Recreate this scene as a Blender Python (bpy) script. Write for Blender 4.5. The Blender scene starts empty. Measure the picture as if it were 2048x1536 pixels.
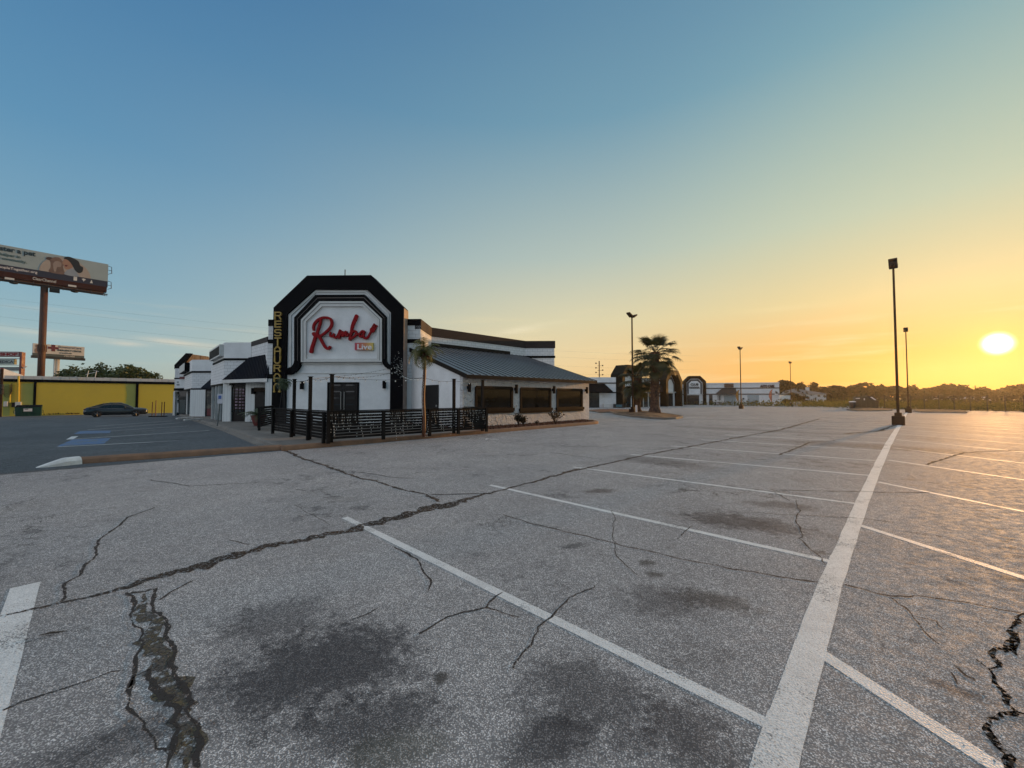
import bpy, bmesh, math, random
from math import sin, cos, tan, atan, atan2, pi, radians, sqrt, hypot
from mathutils import Vector, Matrix, noise
random.seed(7)
sc = bpy.context.scene
col = sc.collection

# ---------------------------------------------------------------- camera
F, CX, CY, EYE = 770.0, 1024.0, 768.0, 1.6          # focal length in photo pixels, centre, eye height
TILT = atan(25.5/770)
cam_d = bpy.data.cameras.new('camera')
cam_d.sensor_width = 36; cam_d.lens = 36*F/2048
cam_d.clip_start = 0.05; cam_d.clip_end = 6000
cam = bpy.data.objects.new('camera', cam_d); col.objects.link(cam)
cam.location = (0, 0, EYE); cam.rotation_euler = (pi/2+TILT, 0, 0)
sc.camera = cam

# ---------------------------------------------------------------- sun and sky
SUN_AZ = radians(51.7)      # to the right of the view direction (+Y), clockwise
SUN_EL = radians(4.9)
sun_dir = Vector((sin(SUN_AZ)*cos(SUN_EL), cos(SUN_AZ)*cos(SUN_EL), sin(SUN_EL)))
sd = bpy.data.lights.new('sun', 'SUN'); sd.energy = 3.4; sd.angle = radians(1.5); sd.color = (1.0, 0.50, 0.16)
so = bpy.data.objects.new('sun', sd); col.objects.link(so)
so.rotation_euler = sun_dir.to_track_quat('Z', 'Y').to_euler()
so.location = (60, 40, 30)

w = bpy.data.worlds.new('World'); sc.world = w; w.use_nodes = True
wn, wl = w.node_tree.nodes, w.node_tree.links
wn.clear()
def nd(nodes, t, **kw):
    n = nodes.new(t)
    for k, v in kw.items():
        if k.startswith('i_'): n.inputs[int(k[2:])].default_value = v
        else: setattr(n, k, v)
    return n
wo = nd(wn, 'ShaderNodeOutputWorld'); bg = nd(wn, 'ShaderNodeBackground')
sky = nd(wn, 'ShaderNodeTexSky', sky_type='NISHITA'); sky.sun_disc = False
sky.sun_elevation = SUN_EL; sky.sun_rotation = SUN_AZ
sky.air_density = 1.0; sky.dust_density = 1.0; sky.ozone_density = 2.0; sky.altitude = 0
def wmath(op, a, b=None, clamp=False):
    n = nd(wn, 'ShaderNodeMath', operation=op, use_clamp=clamp)
    for i, x in enumerate((a, b)):
        if x is None: continue
        if isinstance(x, (int, float)): n.inputs[i].default_value = x
        else: wl.new(x, n.inputs[i])
    return n.outputs[0]
tc = nd(wn, 'ShaderNodeTexCoord')
def wramp(fac, stops, interp='LINEAR'):
    n = nd(wn, 'ShaderNodeValToRGB'); n.color_ramp.interpolation = interp
    el = n.color_ramp.elements
    while len(el) < len(stops): el.new(0.5)
    for e, (p, c) in zip(el, stops): e.position = p; e.color = tuple(c)+(1,)
    wl.new(fac, n.inputs[0]); return n.outputs[0]
def wmix(fac, a, b, bt='MIX'):
    n = nd(wn, 'ShaderNodeMix', data_type='RGBA', blend_type=bt)
    if isinstance(fac, (int, float)): n.inputs[0].default_value = fac
    else: wl.new(fac, n.inputs[0])
    for i, x in ((6, a), (7, b)):
        if isinstance(x, tuple): n.inputs[i].default_value = x+(1,)
        else: wl.new(x, n.inputs[i])
    return n.outputs[2]
def srgb(r, g, b):
    return tuple(((x/255+0.055)/1.055)**2.4 if x > 10 else x/255/12.92 for x in (r, g, b))
#SKYBEGIN
# dawn sky colours by elevation, away from and near the sun, over the physical sky
sep = nd(wn, 'ShaderNodeSeparateXYZ'); wl.new(tc.outputs['Generated'], sep.inputs[0])
elev = wmath('MULTIPLY', wmath('ARCSINE', sep.outputs[2]), 2/pi)            # 0 horizon .. 1 zenith
elevc = wmath('MAXIMUM', elev, 0.0)
azdot = nd(wn, 'ShaderNodeVectorMath', operation='DOT_PRODUCT')
wl.new(tc.outputs['Generated'], azdot.inputs[0]); azdot.inputs[1].default_value = sun_dir
sdot = azdot.outputs['Value']
ang = wmath('DIVIDE', wmath('ARCCOSINE', wmath('MINIMUM', sdot, 0.99999)), pi)   # 0 at sun .. 1 opposite
ZEN_FILL = [(0.72, (0.78,0.82,0.86)), (1.0, (1.35,1.36,1.36))]  # overhead stops made brighter than real, out of view, to light the ground
far_side = wramp(elevc, [(0.0, srgb(186,190,176)), (0.045, srgb(168,194,196)), (0.13, srgb(136,176,196)), (0.28, srgb(98,150,186)), (0.5, srgb(62,116,165)), (0.56, srgb(70,122,168))]+ZEN_FILL)
mid_side = wramp(elevc, [(0.0, srgb(245,202,136)), (0.05, srgb(247,217,162)), (0.12, srgb(230,219,178)), (0.22, srgb(186,200,190)), (0.4, srgb(120,162,182)), (0.56, srgb(96,140,170))]+ZEN_FILL)
near_side = wramp(elevc, [(0.0, srgb(244,162,66)), (0.05, srgb(248,180,80)), (0.12, srgb(238,214,152)), (0.22, srgb(205,213,182)), (0.42, srgb(150,190,186)), (0.56, srgb(120,158,172))]+ZEN_FILL)
f1 = nd(wn, 'ShaderNodeMapRange', interpolation_type='SMOOTHSTEP'); wl.new(ang, f1.inputs[0])
f1.inputs[1].default_value = 0.58; f1.inputs[2].default_value = 0.22
f2 = nd(wn, 'ShaderNodeMapRange', interpolation_type='SMOOTHSTEP'); wl.new(ang, f2.inputs[0])
f2.inputs[1].default_value = 0.26; f2.inputs[2].default_value = 0.04
base = wmix(f1.outputs[0], far_side, mid_side)
base = wmix(f2.outputs[0], base, near_side)
f3 = nd(wn, 'ShaderNodeMapRange', interpolation_type='SMOOTHSTEP'); wl.new(ang, f3.inputs[0])   # unseen sky behind the camera, made brighter than real to light the walls
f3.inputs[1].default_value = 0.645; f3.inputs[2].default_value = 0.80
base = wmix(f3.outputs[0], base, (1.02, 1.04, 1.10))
# glow round the sun: wide yellow then white core
def glow(width, p):
    n = wmath('POWER', wmath('MAXIMUM', wmath('SUBTRACT', 1.0, wmath('DIVIDE', ang, width)), 0.0), p)
    return n
g1 = glow(0.08, 2.2); g2 = glow(0.022, 2.0); g3 = glow(0.0072, 2.2)
def scaled(colr, g, k):
    n = nd(wn, 'ShaderNodeVectorMath', operation='SCALE'); n.inputs[0].default_value = colr
    wl.new(wmath('MULTIPLY', g, k), n.inputs['Scale']); return n.outputs[0]
def addv(a, b):
    n = nd(wn, 'ShaderNodeVectorMath', operation='ADD'); wl.new(a, n.inputs[0]); wl.new(b, n.inputs[1]); return n.outputs[0]
base = addv(base, scaled((1.0, 0.30, 0.0), g1, 0.05))
base = addv(base, scaled((1.0, 0.50, 0.0), g2, 0.30))
base = addv(base, scaled((1.0, 0.9, 0.7), g3, 14.0))
# thin low clouds
mp = nd(wn, 'ShaderNodeMapping'); mp.inputs['Scale'].default_value = (2.2, 2.2, 26); wl.new(tc.outputs['Generated'], mp.inputs[0])
cn = nd(wn, 'ShaderNodeTexNoise'); cn.inputs['Scale'].default_value = 1.6; cn.inputs['Detail'].default_value = 5; wl.new(mp.outputs[0], cn.inputs['Vector'])
cm = nd(wn, 'ShaderNodeMapRange', interpolation_type='SMOOTHSTEP'); wl.new(cn.outputs[0], cm.inputs[0]); cm.inputs[1].default_value = 0.52; cm.inputs[2].default_value = 0.8
lowm = nd(wn, 'ShaderNodeMapRange', interpolation_type='SMOOTHSTEP'); wl.new(elevc, lowm.inputs[0]); lowm.inputs[1].default_value = 0.17; lowm.inputs[2].default_value = 0.08
cf = wmath('MULTIPLY', wmath('MULTIPLY', cm.outputs[0], lowm.outputs[0]), 0.5)
cloudc = wmix(f1.outputs[0], srgb(228,214,188), srgb(252,232,180))
base = wmix(cf, base, cloudc)
# a few bright wisps
def wisp(u, v, wpx, hpx, tilt, k, colr):
    a = (u-1024)/770; b = (768-v)/770; d = Vector((a, cos(TILT)-b*sin(TILT), sin(TILT)+b*cos(TILT))).normalized()
    t1 = Vector((d.y, -d.x, 0)).normalized(); t2 = d.cross(t1); t2 = t2 if t2.z > 0 else -t2
    e1 = t1*cos(tilt)+t2*sin(tilt); e2 = t2*cos(tilt)-t1*sin(tilt); sc_ = 770/d.y
    def dotn(v_, off, w_):
        n = nd(wn, 'ShaderNodeVectorMath', operation='DOT_PRODUCT'); wl.new(tc.outputs['Generated'], n.inputs[0]); n.inputs[1].default_value = v_
        return wmath('POWER', wmath('MULTIPLY', wmath('SUBTRACT', n.outputs['Value'], off), 1/w_), 2.0)
    r2 = wmath('ADD', dotn(e1, d.dot(e1), wpx/sc_), dotn(e2, d.dot(e2), hpx/sc_))
    g = wmath('EXPONENT', wmath('MULTIPLY', r2, -1.0))
    g = wmath('MULTIPLY', wmath('MULTIPLY', g, k), wmath('ADD', wmath('MULTIPLY', cn2.outputs[0], 1.6), -0.1), )
    return wmix(wmath('MINIMUM', wmath('MAXIMUM', g, 0.0), 1.0), base, colr)
mp2 = nd(wn, 'ShaderNodeMapping'); mp2.inputs['Scale'].default_value = (9, 9, 60); wl.new(tc.outputs['Generated'], mp2.inputs[0])
cn2 = nd(wn, 'ShaderNodeTexNoise'); cn2.inputs['Scale'].default_value = 2.0; cn2.inputs['Detail'].default_value = 6; wl.new(mp2.outputs[0], cn2.inputs['Vector'])
for w_ in ((365,686,58,6,-.05,.75,srgb(236,222,198)), (255,688,26,4,0,.6,srgb(232,220,200)), (60,664,90,7,-.08,.5,srgb(214,214,200)), (200,676,70,5,-.1,.35,srgb(214,214,200)), (1035,661,42,6,.12,.6,srgb(252,240,205)), (1090,648,50,4,.1,.3,srgb(250,238,200))):
    base = wisp(*w_)
# physical sky carries part of the light
skys = nd(wn, 'ShaderNodeVectorMath', operation='SCALE'); wl.new(sky.outputs[0], skys.inputs[0]); skys.inputs['Scale'].default_value = 0.10
fin = wmix(0.90, skys.outputs[0], base)
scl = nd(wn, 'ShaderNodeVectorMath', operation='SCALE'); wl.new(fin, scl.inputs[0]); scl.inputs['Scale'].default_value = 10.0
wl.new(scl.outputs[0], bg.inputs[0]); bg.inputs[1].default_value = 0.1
#SKYEND
wl.new(bg.outputs[0], wo.inputs[0])
sc.view_settings.view_transform = 'Standard'; sc.view_settings.look = 'None'
sc.view_settings.exposure = 0.0; sc.view_settings.gamma = 1.0
sc.cycles.max_bounces = 6; sc.cycles.volume_bounces = 0; sc.cycles.transparent_max_bounces = 12
sc.cycles.sample_clamp_indirect = 6

# ---------------------------------------------------------------- terrain height and pixel helpers
AR = radians(46.2)
R = Vector((sin(AR), cos(AR))); L = Vector((-cos(AR), sin(AR)))
def gh(x, y):
    r = hypot(x, y)
    a = x/max(y, 0.5) if y > 0 else (-2 if x < 0 else 2)
    k = 0.006+0.009*min(1, max(0, (0.0-a)/0.6))
    if y < 0: k = 0.006
    d = min(r, 110)-20
    if d <= 0: return 0.0
    return -k*(d*d/(d+6))
def ray(u, v):
    a = (u-CX)/F; b = (CY-v)/F
    return a, cos(TILT)-b*sin(TILT), sin(TILT)+b*cos(TILT)
def G(u, v, z=0.0):
    """point on the ground (z above it) that the photo shows at pixel u, v"""
    a, b, c = ray(u, v); zz = z
    for _ in range(30):
        t = (zz-EYE)/c; zz = zz*0.5+0.5*(z+gh(a*t, b*t))
    t = (zz-EYE)/c
    return Vector((a*t, b*t, zz))
def PY(u, Y, v=793.5):
    a, b, c = ray(u, v); t = Y/b
    return Vector((a*t, Y))
def ZY(v, Y, u=1024):
    a, b, c = ray(u, v); return EYE+c*Y/b
def rl(r, l, z=0): return Vector((R.x*r+L.x*l, R.y*r+L.y*l, z))
def torl(p): return (R.x*p[0]+R.y*p[1], L.x*p[0]+L.y*p[1])

# ---------------------------------------------------------------- mesh and object helpers
class MB:
    def __init__(s): s.v = []; s.f = []; s.sm = False
    def add(s, vs, fs):
        o = len(s.v); s.v += [tuple(x) for x in vs]; s.f += [tuple(i+o for i in f) for f in fs]
    def quad(s, a, b, c, d): s.add((a, b, c, d), ((0, 1, 2, 3),))
    def tri(s, a, b, c): s.add((a, b, c), ((0, 1, 2),))
    def hexa(s, p):      # 8 points: bottom 4, top 4
        s.add(p, ((3,2,1,0),(4,5,6,7),(0,1,5,4),(1,2,6,5),(2,3,7,6),(3,0,4,7)))
    def box(s, c, d, ang=0, tilt=None):
        hx, hy, hz = d[0]/2, d[1]/2, d[2]/2
        m = Matrix.Rotation(ang, 3, 'Z')
        if tilt is not None: m = m @ tilt
        c = Vector(c)
        s.hexa([c+m@Vector(q) for q in ((-hx,-hy,-hz),(hx,-hy,-hz),(hx,hy,-hz),(-hx,hy,-hz),(-hx,-hy,hz),(hx,-hy,hz),(hx,hy,hz),(-hx,hy,hz))])
    def prism(s, lo, hi):
        n = len(lo)
        s.add(list(lo)+list(hi), [tuple(reversed(range(n))), tuple(range(n, 2*n))]+[(i, (i+1) % n, n+(i+1) % n, n+i) for i in range(n)])
    def tube(s, pts, rad, n=8, cap=True, sq=None):
        pts = [Vector(p) for p in pts]; rings = []
        if not hasattr(rad, '__len__'): rad = [rad]*len(pts)
        for i, p in enumerate(pts):
            t = (pts[min(i+1, len(pts)-1)]-pts[max(i-1, 0)])
            if t.length < 1e-9: t = Vector((0,0,1))
            t.normalize()
            up = Vector((0,0,1)) if abs(t.z) < 0.95 else Vector((1,0,0))
            a = t.cross(up).normalized(); b = t.cross(a).normalized()
            rings.append([p+(a*cos(2*pi*k/n+(pi/4 if n == 4 else 0))+b*sin(2*pi*k/n+(pi/4 if n == 4 else 0)))*rad[i] for k in range(n)])
        o = []
        for r_ in rings: o += r_
        fs = []
        for i in range(len(pts)-1):
            for k in range(n):
                fs.append((i*n+k, i*n+(k+1) % n, (i+1)*n+(k+1) % n, (i+1)*n+k))
        if cap: fs.append(tuple(range(n))); fs.append(tuple(reversed(range((len(pts)-1)*n, len(pts)*n))))
        s.add(o, fs)
    def lathe(s, c, prof, n=16):
        vs = []; fs = []
        for r_, z in prof:
            for k in range(n): vs.append((c[0]+r_*cos(2*pi*k/n), c[1]+r_*sin(2*pi*k/n), c[2]+z))
        m = len(prof)
        for i in range(m-1):
            for k in range(n): fs.append((i*n+k, i*n+(k+1) % n, (i+1)*n+(k+1) % n, (i+1)*n+k))
        fs.append(tuple(reversed(range(n)))); fs.append(tuple(range((m-1)*n, m*n)))
        s.add(vs, fs)
    def build_split(s, name, m, parent=None, **kw):
        par = list(range(len(s.v)))
        def fd(x):
            while par[x] != x: par[x] = par[par[x]]; x = par[x]
            return x
        for f in s.f:
            for k in f[1:]: par[fd(k)] = fd(f[0])
        grp = {}
        for f in s.f: grp.setdefault(fd(f[0]), []).append(f)
        res = []
        for fs in grp.values():
            ids = sorted({i for f in fs for i in f}); mp_ = {j: i for i, j in enumerate(ids)}
            q = MB(); q.v = [s.v[i] for i in ids]; q.f = [tuple(mp_[i] for i in f) for f in fs]; res.append(q.build(name, m, parent, **kw))
        return res
    def build(s, name, m, parent=None, label=None, smooth=False, bevel=0, recalc=True, m2=None, f2=0):
        me = bpy.data.meshes.new(name)
        off = Vector((0,0,0))
        if parent is not None:
            q = parent
            while q is not None: off += Vector(q.location); q = q.parent
        me.from_pydata([(x-off.x, y-off.y, z-off.z) for x, y, z in s.v], [], s.f)
        if recalc:
            bm = bmesh.new(); bm.from_mesh(me); bmesh.ops.recalc_face_normals(bm, faces=bm.faces)
            if bevel:
                es = [e for e in bm.edges if len(e.link_faces) == 2 and e.calc_face_angle(0) > 0.6]
                bmesh.ops.bevel(bm, geom=es, offset=bevel, segments=1, affect='EDGES')
            bm.to_mesh(me); bm.free()
        if smooth: me.polygons.foreach_set('use_smooth', [True]*len(me.polygons))
        me.materials.append(m)
        o = bpy.data.objects.new(name, me); col.objects.link(o)
        if parent is not None: o.parent = parent
        if m2:
            me.materials.append(m2)
            for i in range(f2, len(me.polygons)): me.polygons[i].material_index = 1
        if label: o['label'] = label
        return o
def tag(o, label, cat, group=None):
    o['label'] = label; o['category'] = cat
    if group: o['group'] = group
    return o
def root(name, label, cat, loc, group=None):
    o = bpy.data.objects.new(name, None); col.objects.link(o); o.location = loc
    o.empty_display_size = 0.3
    return tag(o, label, cat, group)
def structure(o, kind='structure'): o['kind'] = kind; return o
def copy_thing(r, loc, rz=0, label=None, scale=None):
    kids = {}
    for o in bpy.data.objects:
        if o.parent: kids.setdefault(o.parent.name, []).append(o)
    def rec(o, par):
        c = o.copy(); col.objects.link(c); c.parent = par
        for k in kids.get(o.name, []): rec(k, c)
        return c
    c = rec(r, None); c.location = loc; c.rotation_euler = (0, 0, rz)
    if scale: c.scale = scale
    if label: c['label'] = label
    return c

class Fac:
    """a vertical facade plane through two ground points; n faces the viewer"""
    def __init__(s, p0, p1):
        s.o = Vector((p0[0], p0[1])); d = Vector((p1[0]-p0[0], p1[1]-p0[1])); s.len = d.length; s.d = d.normalized()
        s.n = Vector((s.d.y, -s.d.x))
    def L(s, u, v, off=0):
        a, b, c = ray(u, v); o = s.o+s.n*off
        # a*t = o.x+d.x*q ; b*t = o.y+d.y*q
        det = a*(-s.d.y)-b*(-s.d.x)
        t = (o.x*(-s.d.y)-o.y*(-s.d.x))/det
        q = (Vector((a*t, b*t))-o).dot(s.d)
        return q, EYE+c*t
    def P(s, q, z, off=0):
        p = s.o+s.d*q+s.n*off; return Vector((p.x, p.y, z))
    def prism(s, mb, sz, o0, o1):
        mb.prism([s.P(q, z, o0) for q, z in sz], [s.P(q, z, o1) for q, z in sz])
    def px(s, mb, uv, o0, o1):
        s.prism(mb, [s.L(u, v, o1) for u, v in uv], o0, o1)
    def box(s, mb, q0, q1, z0, z1, o0, o1):
        s.prism(mb, [(q0, z0), (q1, z0), (q1, z1), (q0, z1)], o0, o1)
    def pxbox(s, mb, u0, v0, u1, v1, o0, o1, z0=None):
        q0, zt = s.L(u0, v0, o1); q1, zt2 = s.L(u1, v0, o1)
        if z0 is None: z0 = s.L((u0+u1)/2, v1, o1)[1]
        zt = s.L((u0+u1)/2, v0, o1)[1]
        s.box(mb, q0, q1, z0, zt, o0, o1)
    def text(s, mb, txt, q0, q1, z0, z1, off, depth=0.03, bold=0.0, keep=False):
        cu = bpy.data.curves.new('t', 'FONT'); cu.body = txt; cu.size = 1; cu.offset = bold; cu.resolution_u = 3
        ob = bpy.data.objects.new('t', cu); col.objects.link(ob)
        bpy.context.view_layer.update()
        me = bpy.data.meshes.new_from_object(ob.evaluated_get(bpy.context.evaluated_depsgraph_get()))
        vs = [v.co.copy() for v in me.vertices]; fs = [tuple(p.vertices) for p in me.polygons]
        bpy.data.objects.remove(ob); bpy.data.curves.remove(cu); bpy.data.meshes.remove(me)
        x0 = min(v.x for v in vs); x1 = max(v.x for v in vs); y0 = min(v.y for v in vs); y1 = max(v.y for v in vs)
        fx = lambda v: (q0+(v.x-x0)/(x1-x0)*(q1-q0), z0+(v.y-y0)/(y1-y0)*(z1-z0))
        n = len(vs)
        fr = [s.P(*fx(v), off) for v in vs]; bk = [s.P(*fx(v), off-depth) for v in vs]
        ed = {}
        for f in fs:
            for i in range(len(f)):
                e = (f[i], f[(i+1) % len(f)]); ed[e] = 1
        side = [(a, b, n+b, n+a) for (a, b) in ed if (b, a) not in ed]
        mb.add(fr+bk, fs+side)
    def ribbon(s, mb, pts, wd, o0, o1, sub=6):
        """brush stroke on the facade: pts are (q, z), wd width(s) in metres, built as one solid"""
        if not hasattr(wd, '__len__'): wd = [wd]*len(pts)
        P = [Vector(p) for p in pts]; out = []; ow = []
        for i in range(len(P)-1):
            a, b, c, d = P[max(i-1, 0)], P[i], P[i+1], P[min(i+2, len(P)-1)]
            for k in range(sub):
                t = k/sub
                out.append(0.5*((2*b)+(c-a)*t+(2*a-5*b+4*c-d)*t*t+(-a+3*b-3*c+d)*t**3)); ow.append(wd[i]*(1-t)+wd[i+1]*t)
        out.append(P[-1]); ow.append(wd[-1])
        lf, rt = [], []
        for i, p in enumerate(out):
            t = (out[min(i+1, len(out)-1)]-out[max(i-1, 0)]).normalized(); nn = Vector((-t.y, t.x))
            lf.append(p+nn*ow[i]/2); rt.append(p-nn*ow[i]/2)
        vs = []; fs = []; m = len(out)
        for i in range(m):
            e = 0.02*i/m
            vs += [s.P(lf[i].x, lf[i].y, o0), s.P(lf[i].x, lf[i].y, o1+e), s.P(rt[i].x, rt[i].y, o1+e), s.P(rt[i].x, rt[i].y, o0)]
        for i in range(m-1):
            for k in range(4): fs.append((i*4+k, i*4+(k+1) % 4, i*4+4+(k+1) % 4, i*4+4+k))
        fs.append((3,2,1,0)); fs.append(tuple((m-1)*4+k for k in range(4)))
        mb.add(vs, fs)
        for i, rr in ((0, ow[0]/2), (m-1, ow[-1]/2)):      # round ends
            c = out[i]; e = 0.02*i/m+0.004
            k = 10; s.prism(mb, [(c.x+rr*cos(2*pi*j/k), c.y+rr*sin(2*pi*j/k)) for j in range(k)], o0, o1+e)

def band(mb, pts, z0, z1, off, thick, closed=False):
    """wall following a plan path (left to right as the viewer sees it), mitred"""
    P = [Vector((p[0], p[1])) for p in pts]; n = len(P)
    def offs(o):
        res = []
        for i in range(n):
            ds = []
            if i > 0: ds.append((P[i]-P[i-1]).normalized())
            if i < n-1: ds.append((P[i+1]-P[i]).normalized())
            ns = [Vector((d.y, -d.x)) for d in ds]
            m = ns[0] if len(ns) == 1 else (ns[0]+ns[1]).normalized()
            k = 1/max(0.3, m.dot(ns[0])); res.append(P[i]+m*o*k)
        return res
    a = offs(off); b = offs(off-thick)
    for i in range(n-1):
        mb.hexa([(a[i].x,a[i].y,z0),(a[i+1].x,a[i+1].y,z0),(b[i+1].x,b[i+1].y,z0),(b[i].x,b[i].y,z0),
                 (a[i].x,a[i].y,z1),(a[i+1].x,a[i+1].y,z1),(b[i+1].x,b[i+1].y,z1),(b[i].x,b[i].y,z1)])

# ---------------------------------------------------------------- materials
mats = {}
class NT:
    def __init__(s, name):
        s.m = bpy.data.materials.new(name); s.m.use_nodes = True; s.n = s.m.node_tree.nodes; s.l = s.m.node_tree.links
        s.b = s.n['Principled BSDF']; s.geo = s.n.new('ShaderNodeNewGeometry'); s.pos = s.geo.outputs['Position']
    def noise(s, scale, detail=4, rough=0.6, vec=None, out=0):
        n = s.n.new('ShaderNodeTexNoise'); n.inputs['Scale'].default_value = scale; n.inputs['Detail'].default_value = detail
        n.inputs['Roughness'].default_value = rough; s.l.new(vec or s.pos, n.inputs['Vector']); return n.outputs[out]
    def voro(s, scale, feat='F1', vec=None, out='Distance', rnd=1.0):
        n = s.n.new('ShaderNodeTexVoronoi'); n.feature = feat; n.inputs['Scale'].default_value = scale
        n.inputs['Randomness'].default_value = rnd
        s.l.new(vec or s.pos, n.inputs['Vector']); return n.outputs[out]
    def mr(s, x, a, b, c=0, d=1, it='SMOOTHSTEP'):
        n = s.n.new('ShaderNodeMapRange'); n.interpolation_type = it; s.l.new(x, n.inputs[0])
        for i, q in zip((1,2,3,4), (a,b,c,d)): n.inputs[i].default_value = q
        return n.outputs[0]
    def math(s, op, a, b=None):
        n = s.n.new('ShaderNodeMath'); n.operation = op
        for i, q in enumerate((a, b)):
            if q is None: continue
            if isinstance(q, (int, float)): n.inputs[i].default_value = q
            else: s.l.new(q, n.inputs[i])
        return n.outputs[0]
    def vm(s, op, a, b=None, out=0):
        n = s.n.new('ShaderNodeVectorMath'); n.operation = op
        for i, q in enumerate((a, b)):
            if q is None: continue
            if isinstance(q, tuple): n.inputs[i].default_value = q
            else: s.l.new(q, n.inputs[i])
        return n.outputs[out]
    def mix(s, f, a, b, bt='MIX'):
        n = s.n.new('ShaderNodeMix'); n.data_type = 'RGBA'; n.blend_type = bt
        if isinstance(f, (int, float)): n.inputs[0].default_value = f
        else: s.l.new(f, n.inputs[0])
        for i, x in ((6, a), (7, b)):
            if isinstance(x, tuple): n.inputs[i].default_value = x+(1,)
            else: s.l.new(x, n.inputs[i])
        return n.outputs[2]
    def col(s, c):
        if isinstance(c, tuple): s.b.inputs['Base Color'].default_value = c+(1,)
        else: s.l.new(c, s.b.inputs['Base Color'])
    def rough(s, r):
        if isinstance(r, (int, float)): s.b.inputs['Roughness'].default_value = r
        else: s.l.new(r, s.b.inputs['Roughness'])
    def set(s, k, v): s.b.inputs[k].default_value = v
    def bump(s, h, strength=0.5, dist=0.01, prev=None):
        n = s.n.new('ShaderNodeBump'); n.inputs['Strength'].default_value = strength; n.inputs['Distance'].default_value = dist
        s.l.new(h, n.inputs['Height'])
        if prev: s.l.new(prev, n.inputs['Normal'])
        s.l.new(n.outputs[0], s.b.inputs['Normal']); return n.outputs[0]
    def along(s):
        """(distance along the wall, height, 0) whatever way the wall faces"""
        t = s.vm('CROSS_PRODUCT', s.geo.outputs['True Normal'], (0,0,1))
        a = s.vm('DOT_PRODUCT', t, s.pos, out=1)
        sp = s.n.new('ShaderNodeSeparateXYZ'); s.l.new(s.pos, sp.inputs[0])
        cb = s.n.new('ShaderNodeCombineXYZ'); s.l.new(a, cb.inputs[0]); s.l.new(sp.outputs[2], cb.inputs[1])
        return cb.outputs[0], a, sp.outputs[2]

def paint(name, c, rough=0.6, var=0.12, scale=1.5, metal=0.0, bump=0.0, bscale=40, spec=0.5):
    if name in mats: return mats[name]
    t = NT(name)
    a = t.mr(t.noise(scale, 6, 0.65), 0.3, 0.7)
    g = t.mr(t.noise(scale*9, 3), 0.35, 0.65)
    dark = tuple(x*(1-var) for x in c); lite = tuple(min(1, x*(1+var*0.6)) for x in c)
    cc = t.mix(a, dark, lite); cc = t.mix(t.math('MULTIPLY', g, var*0.6), cc, tuple(x*0.75 for x in c)); t.col(cc)
    t.rough(t.mr(a, 0, 1, rough*0.85, min(1, rough*1.1))); t.set('Metallic', metal); t.set('Specular IOR Level', spec)
    if bump: t.bump(t.noise(bscale, 4), bump, 0.01)
    mats[name] = t.m; return t.m
def brickmat(name, c, mortar, bw=0.4, bh=0.2, gap=0.012, rough=0.8, var=0.08, bump=0.4, stain=0.25):
    if name in mats: return mats[name]
    t = NT(name); uv, a, z = t.along()
    n = t.n.new('ShaderNodeTexBrick'); t.l.new(uv, n.inputs['Vector'])
    n.inputs['Scale'].default_value = 1; n.inputs['Brick Width'].default_value = bw; n.inputs['Row Height'].default_value = bh
    n.inputs['Mortar Size'].default_value = gap; n.inputs['Mortar Smooth'].default_value = 0.3
    n.inputs['Color1'].default_value = tuple(x*(1-var) for x in c)+(1,); n.inputs['Color2'].default_value = c+(1,)
    n.inputs['Mortar'].default_value = mortar+(1,)
    cc = t.mix(t.math('MULTIPLY', t.mr(t.noise(1.7, 7, 0.7), 0.5, 0.72), stain), n.outputs['Color'], tuple(x*0.45 for x in c))
    t.col(cc); t.rough(rough)
    h = t.math('SUBTRACT', 1.0, n.outputs['Fac'])
    b1 = t.bump(h, bump, 0.01); t.bump(t.noise(30, 4), 0.25, 0.01, b1)
    mats[name] = t.m; return t.m
def sidingmat(name, c, pitch=0.2, rough=0.7):
    if name in mats: return mats[name]
    t = NT(name); uv, a, z = t.along()
    fr = t.math('FRACT', t.math('DIVIDE', a, pitch))
    gr = t.mr(fr, 0.0, 0.09, 0, 1)
    cc = t.mix(gr, tuple(x*0.45 for x in c), c)
    st = t.n.new('ShaderNodeMapping'); st.inputs['Scale'].default_value = (3, 3, 0.35); t.l.new(t.pos, st.inputs[0])
    cc = t.mix(t.math('MULTIPLY', t.mr(t.noise(1.5, 6, 0.7, st.outputs[0]), 0.45, 0.75), 0.35), cc, tuple(x*0.55 for x in c))
    t.col(cc); t.rough(rough); t.bump(gr, 0.4, 0.008); mats[name] = t.m; return t.m
def stuccomat():
    t = NT('troweled_stucco'); v = t.voro(5, 'SMOOTH_F1', t.vm('ADD', t.pos, t.noise(4, 3, out=1)))
    n = t.noise(18, 5, 0.6); h = t.math('ADD', v, t.math('MULTIPLY', n, 0.5))
    c = t.mix(t.mr(t.noise(1.2, 6), 0.35, 0.7), (0.76,0.75,0.74), (0.64,0.63,0.62)); t.col(c); t.rough(0.75)
    t.bump(h, 1.0, 0.16); return t.m
def glassmat(name, c=(0.01,0.012,0.014), rough=0.05, spec=0.5):
    if name in mats: return mats[name]
    t = NT(name); t.col(t.mix(t.mr(t.noise(1.3, 3), 0.3, 0.7), c, tuple(x*2.2 for x in c))); t.rough(rough); t.set('Specular IOR Level', spec)
    t.bump(t.noise(0.9, 2), 0.04, 0.1); mats[name] = t.m; return t.m
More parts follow.
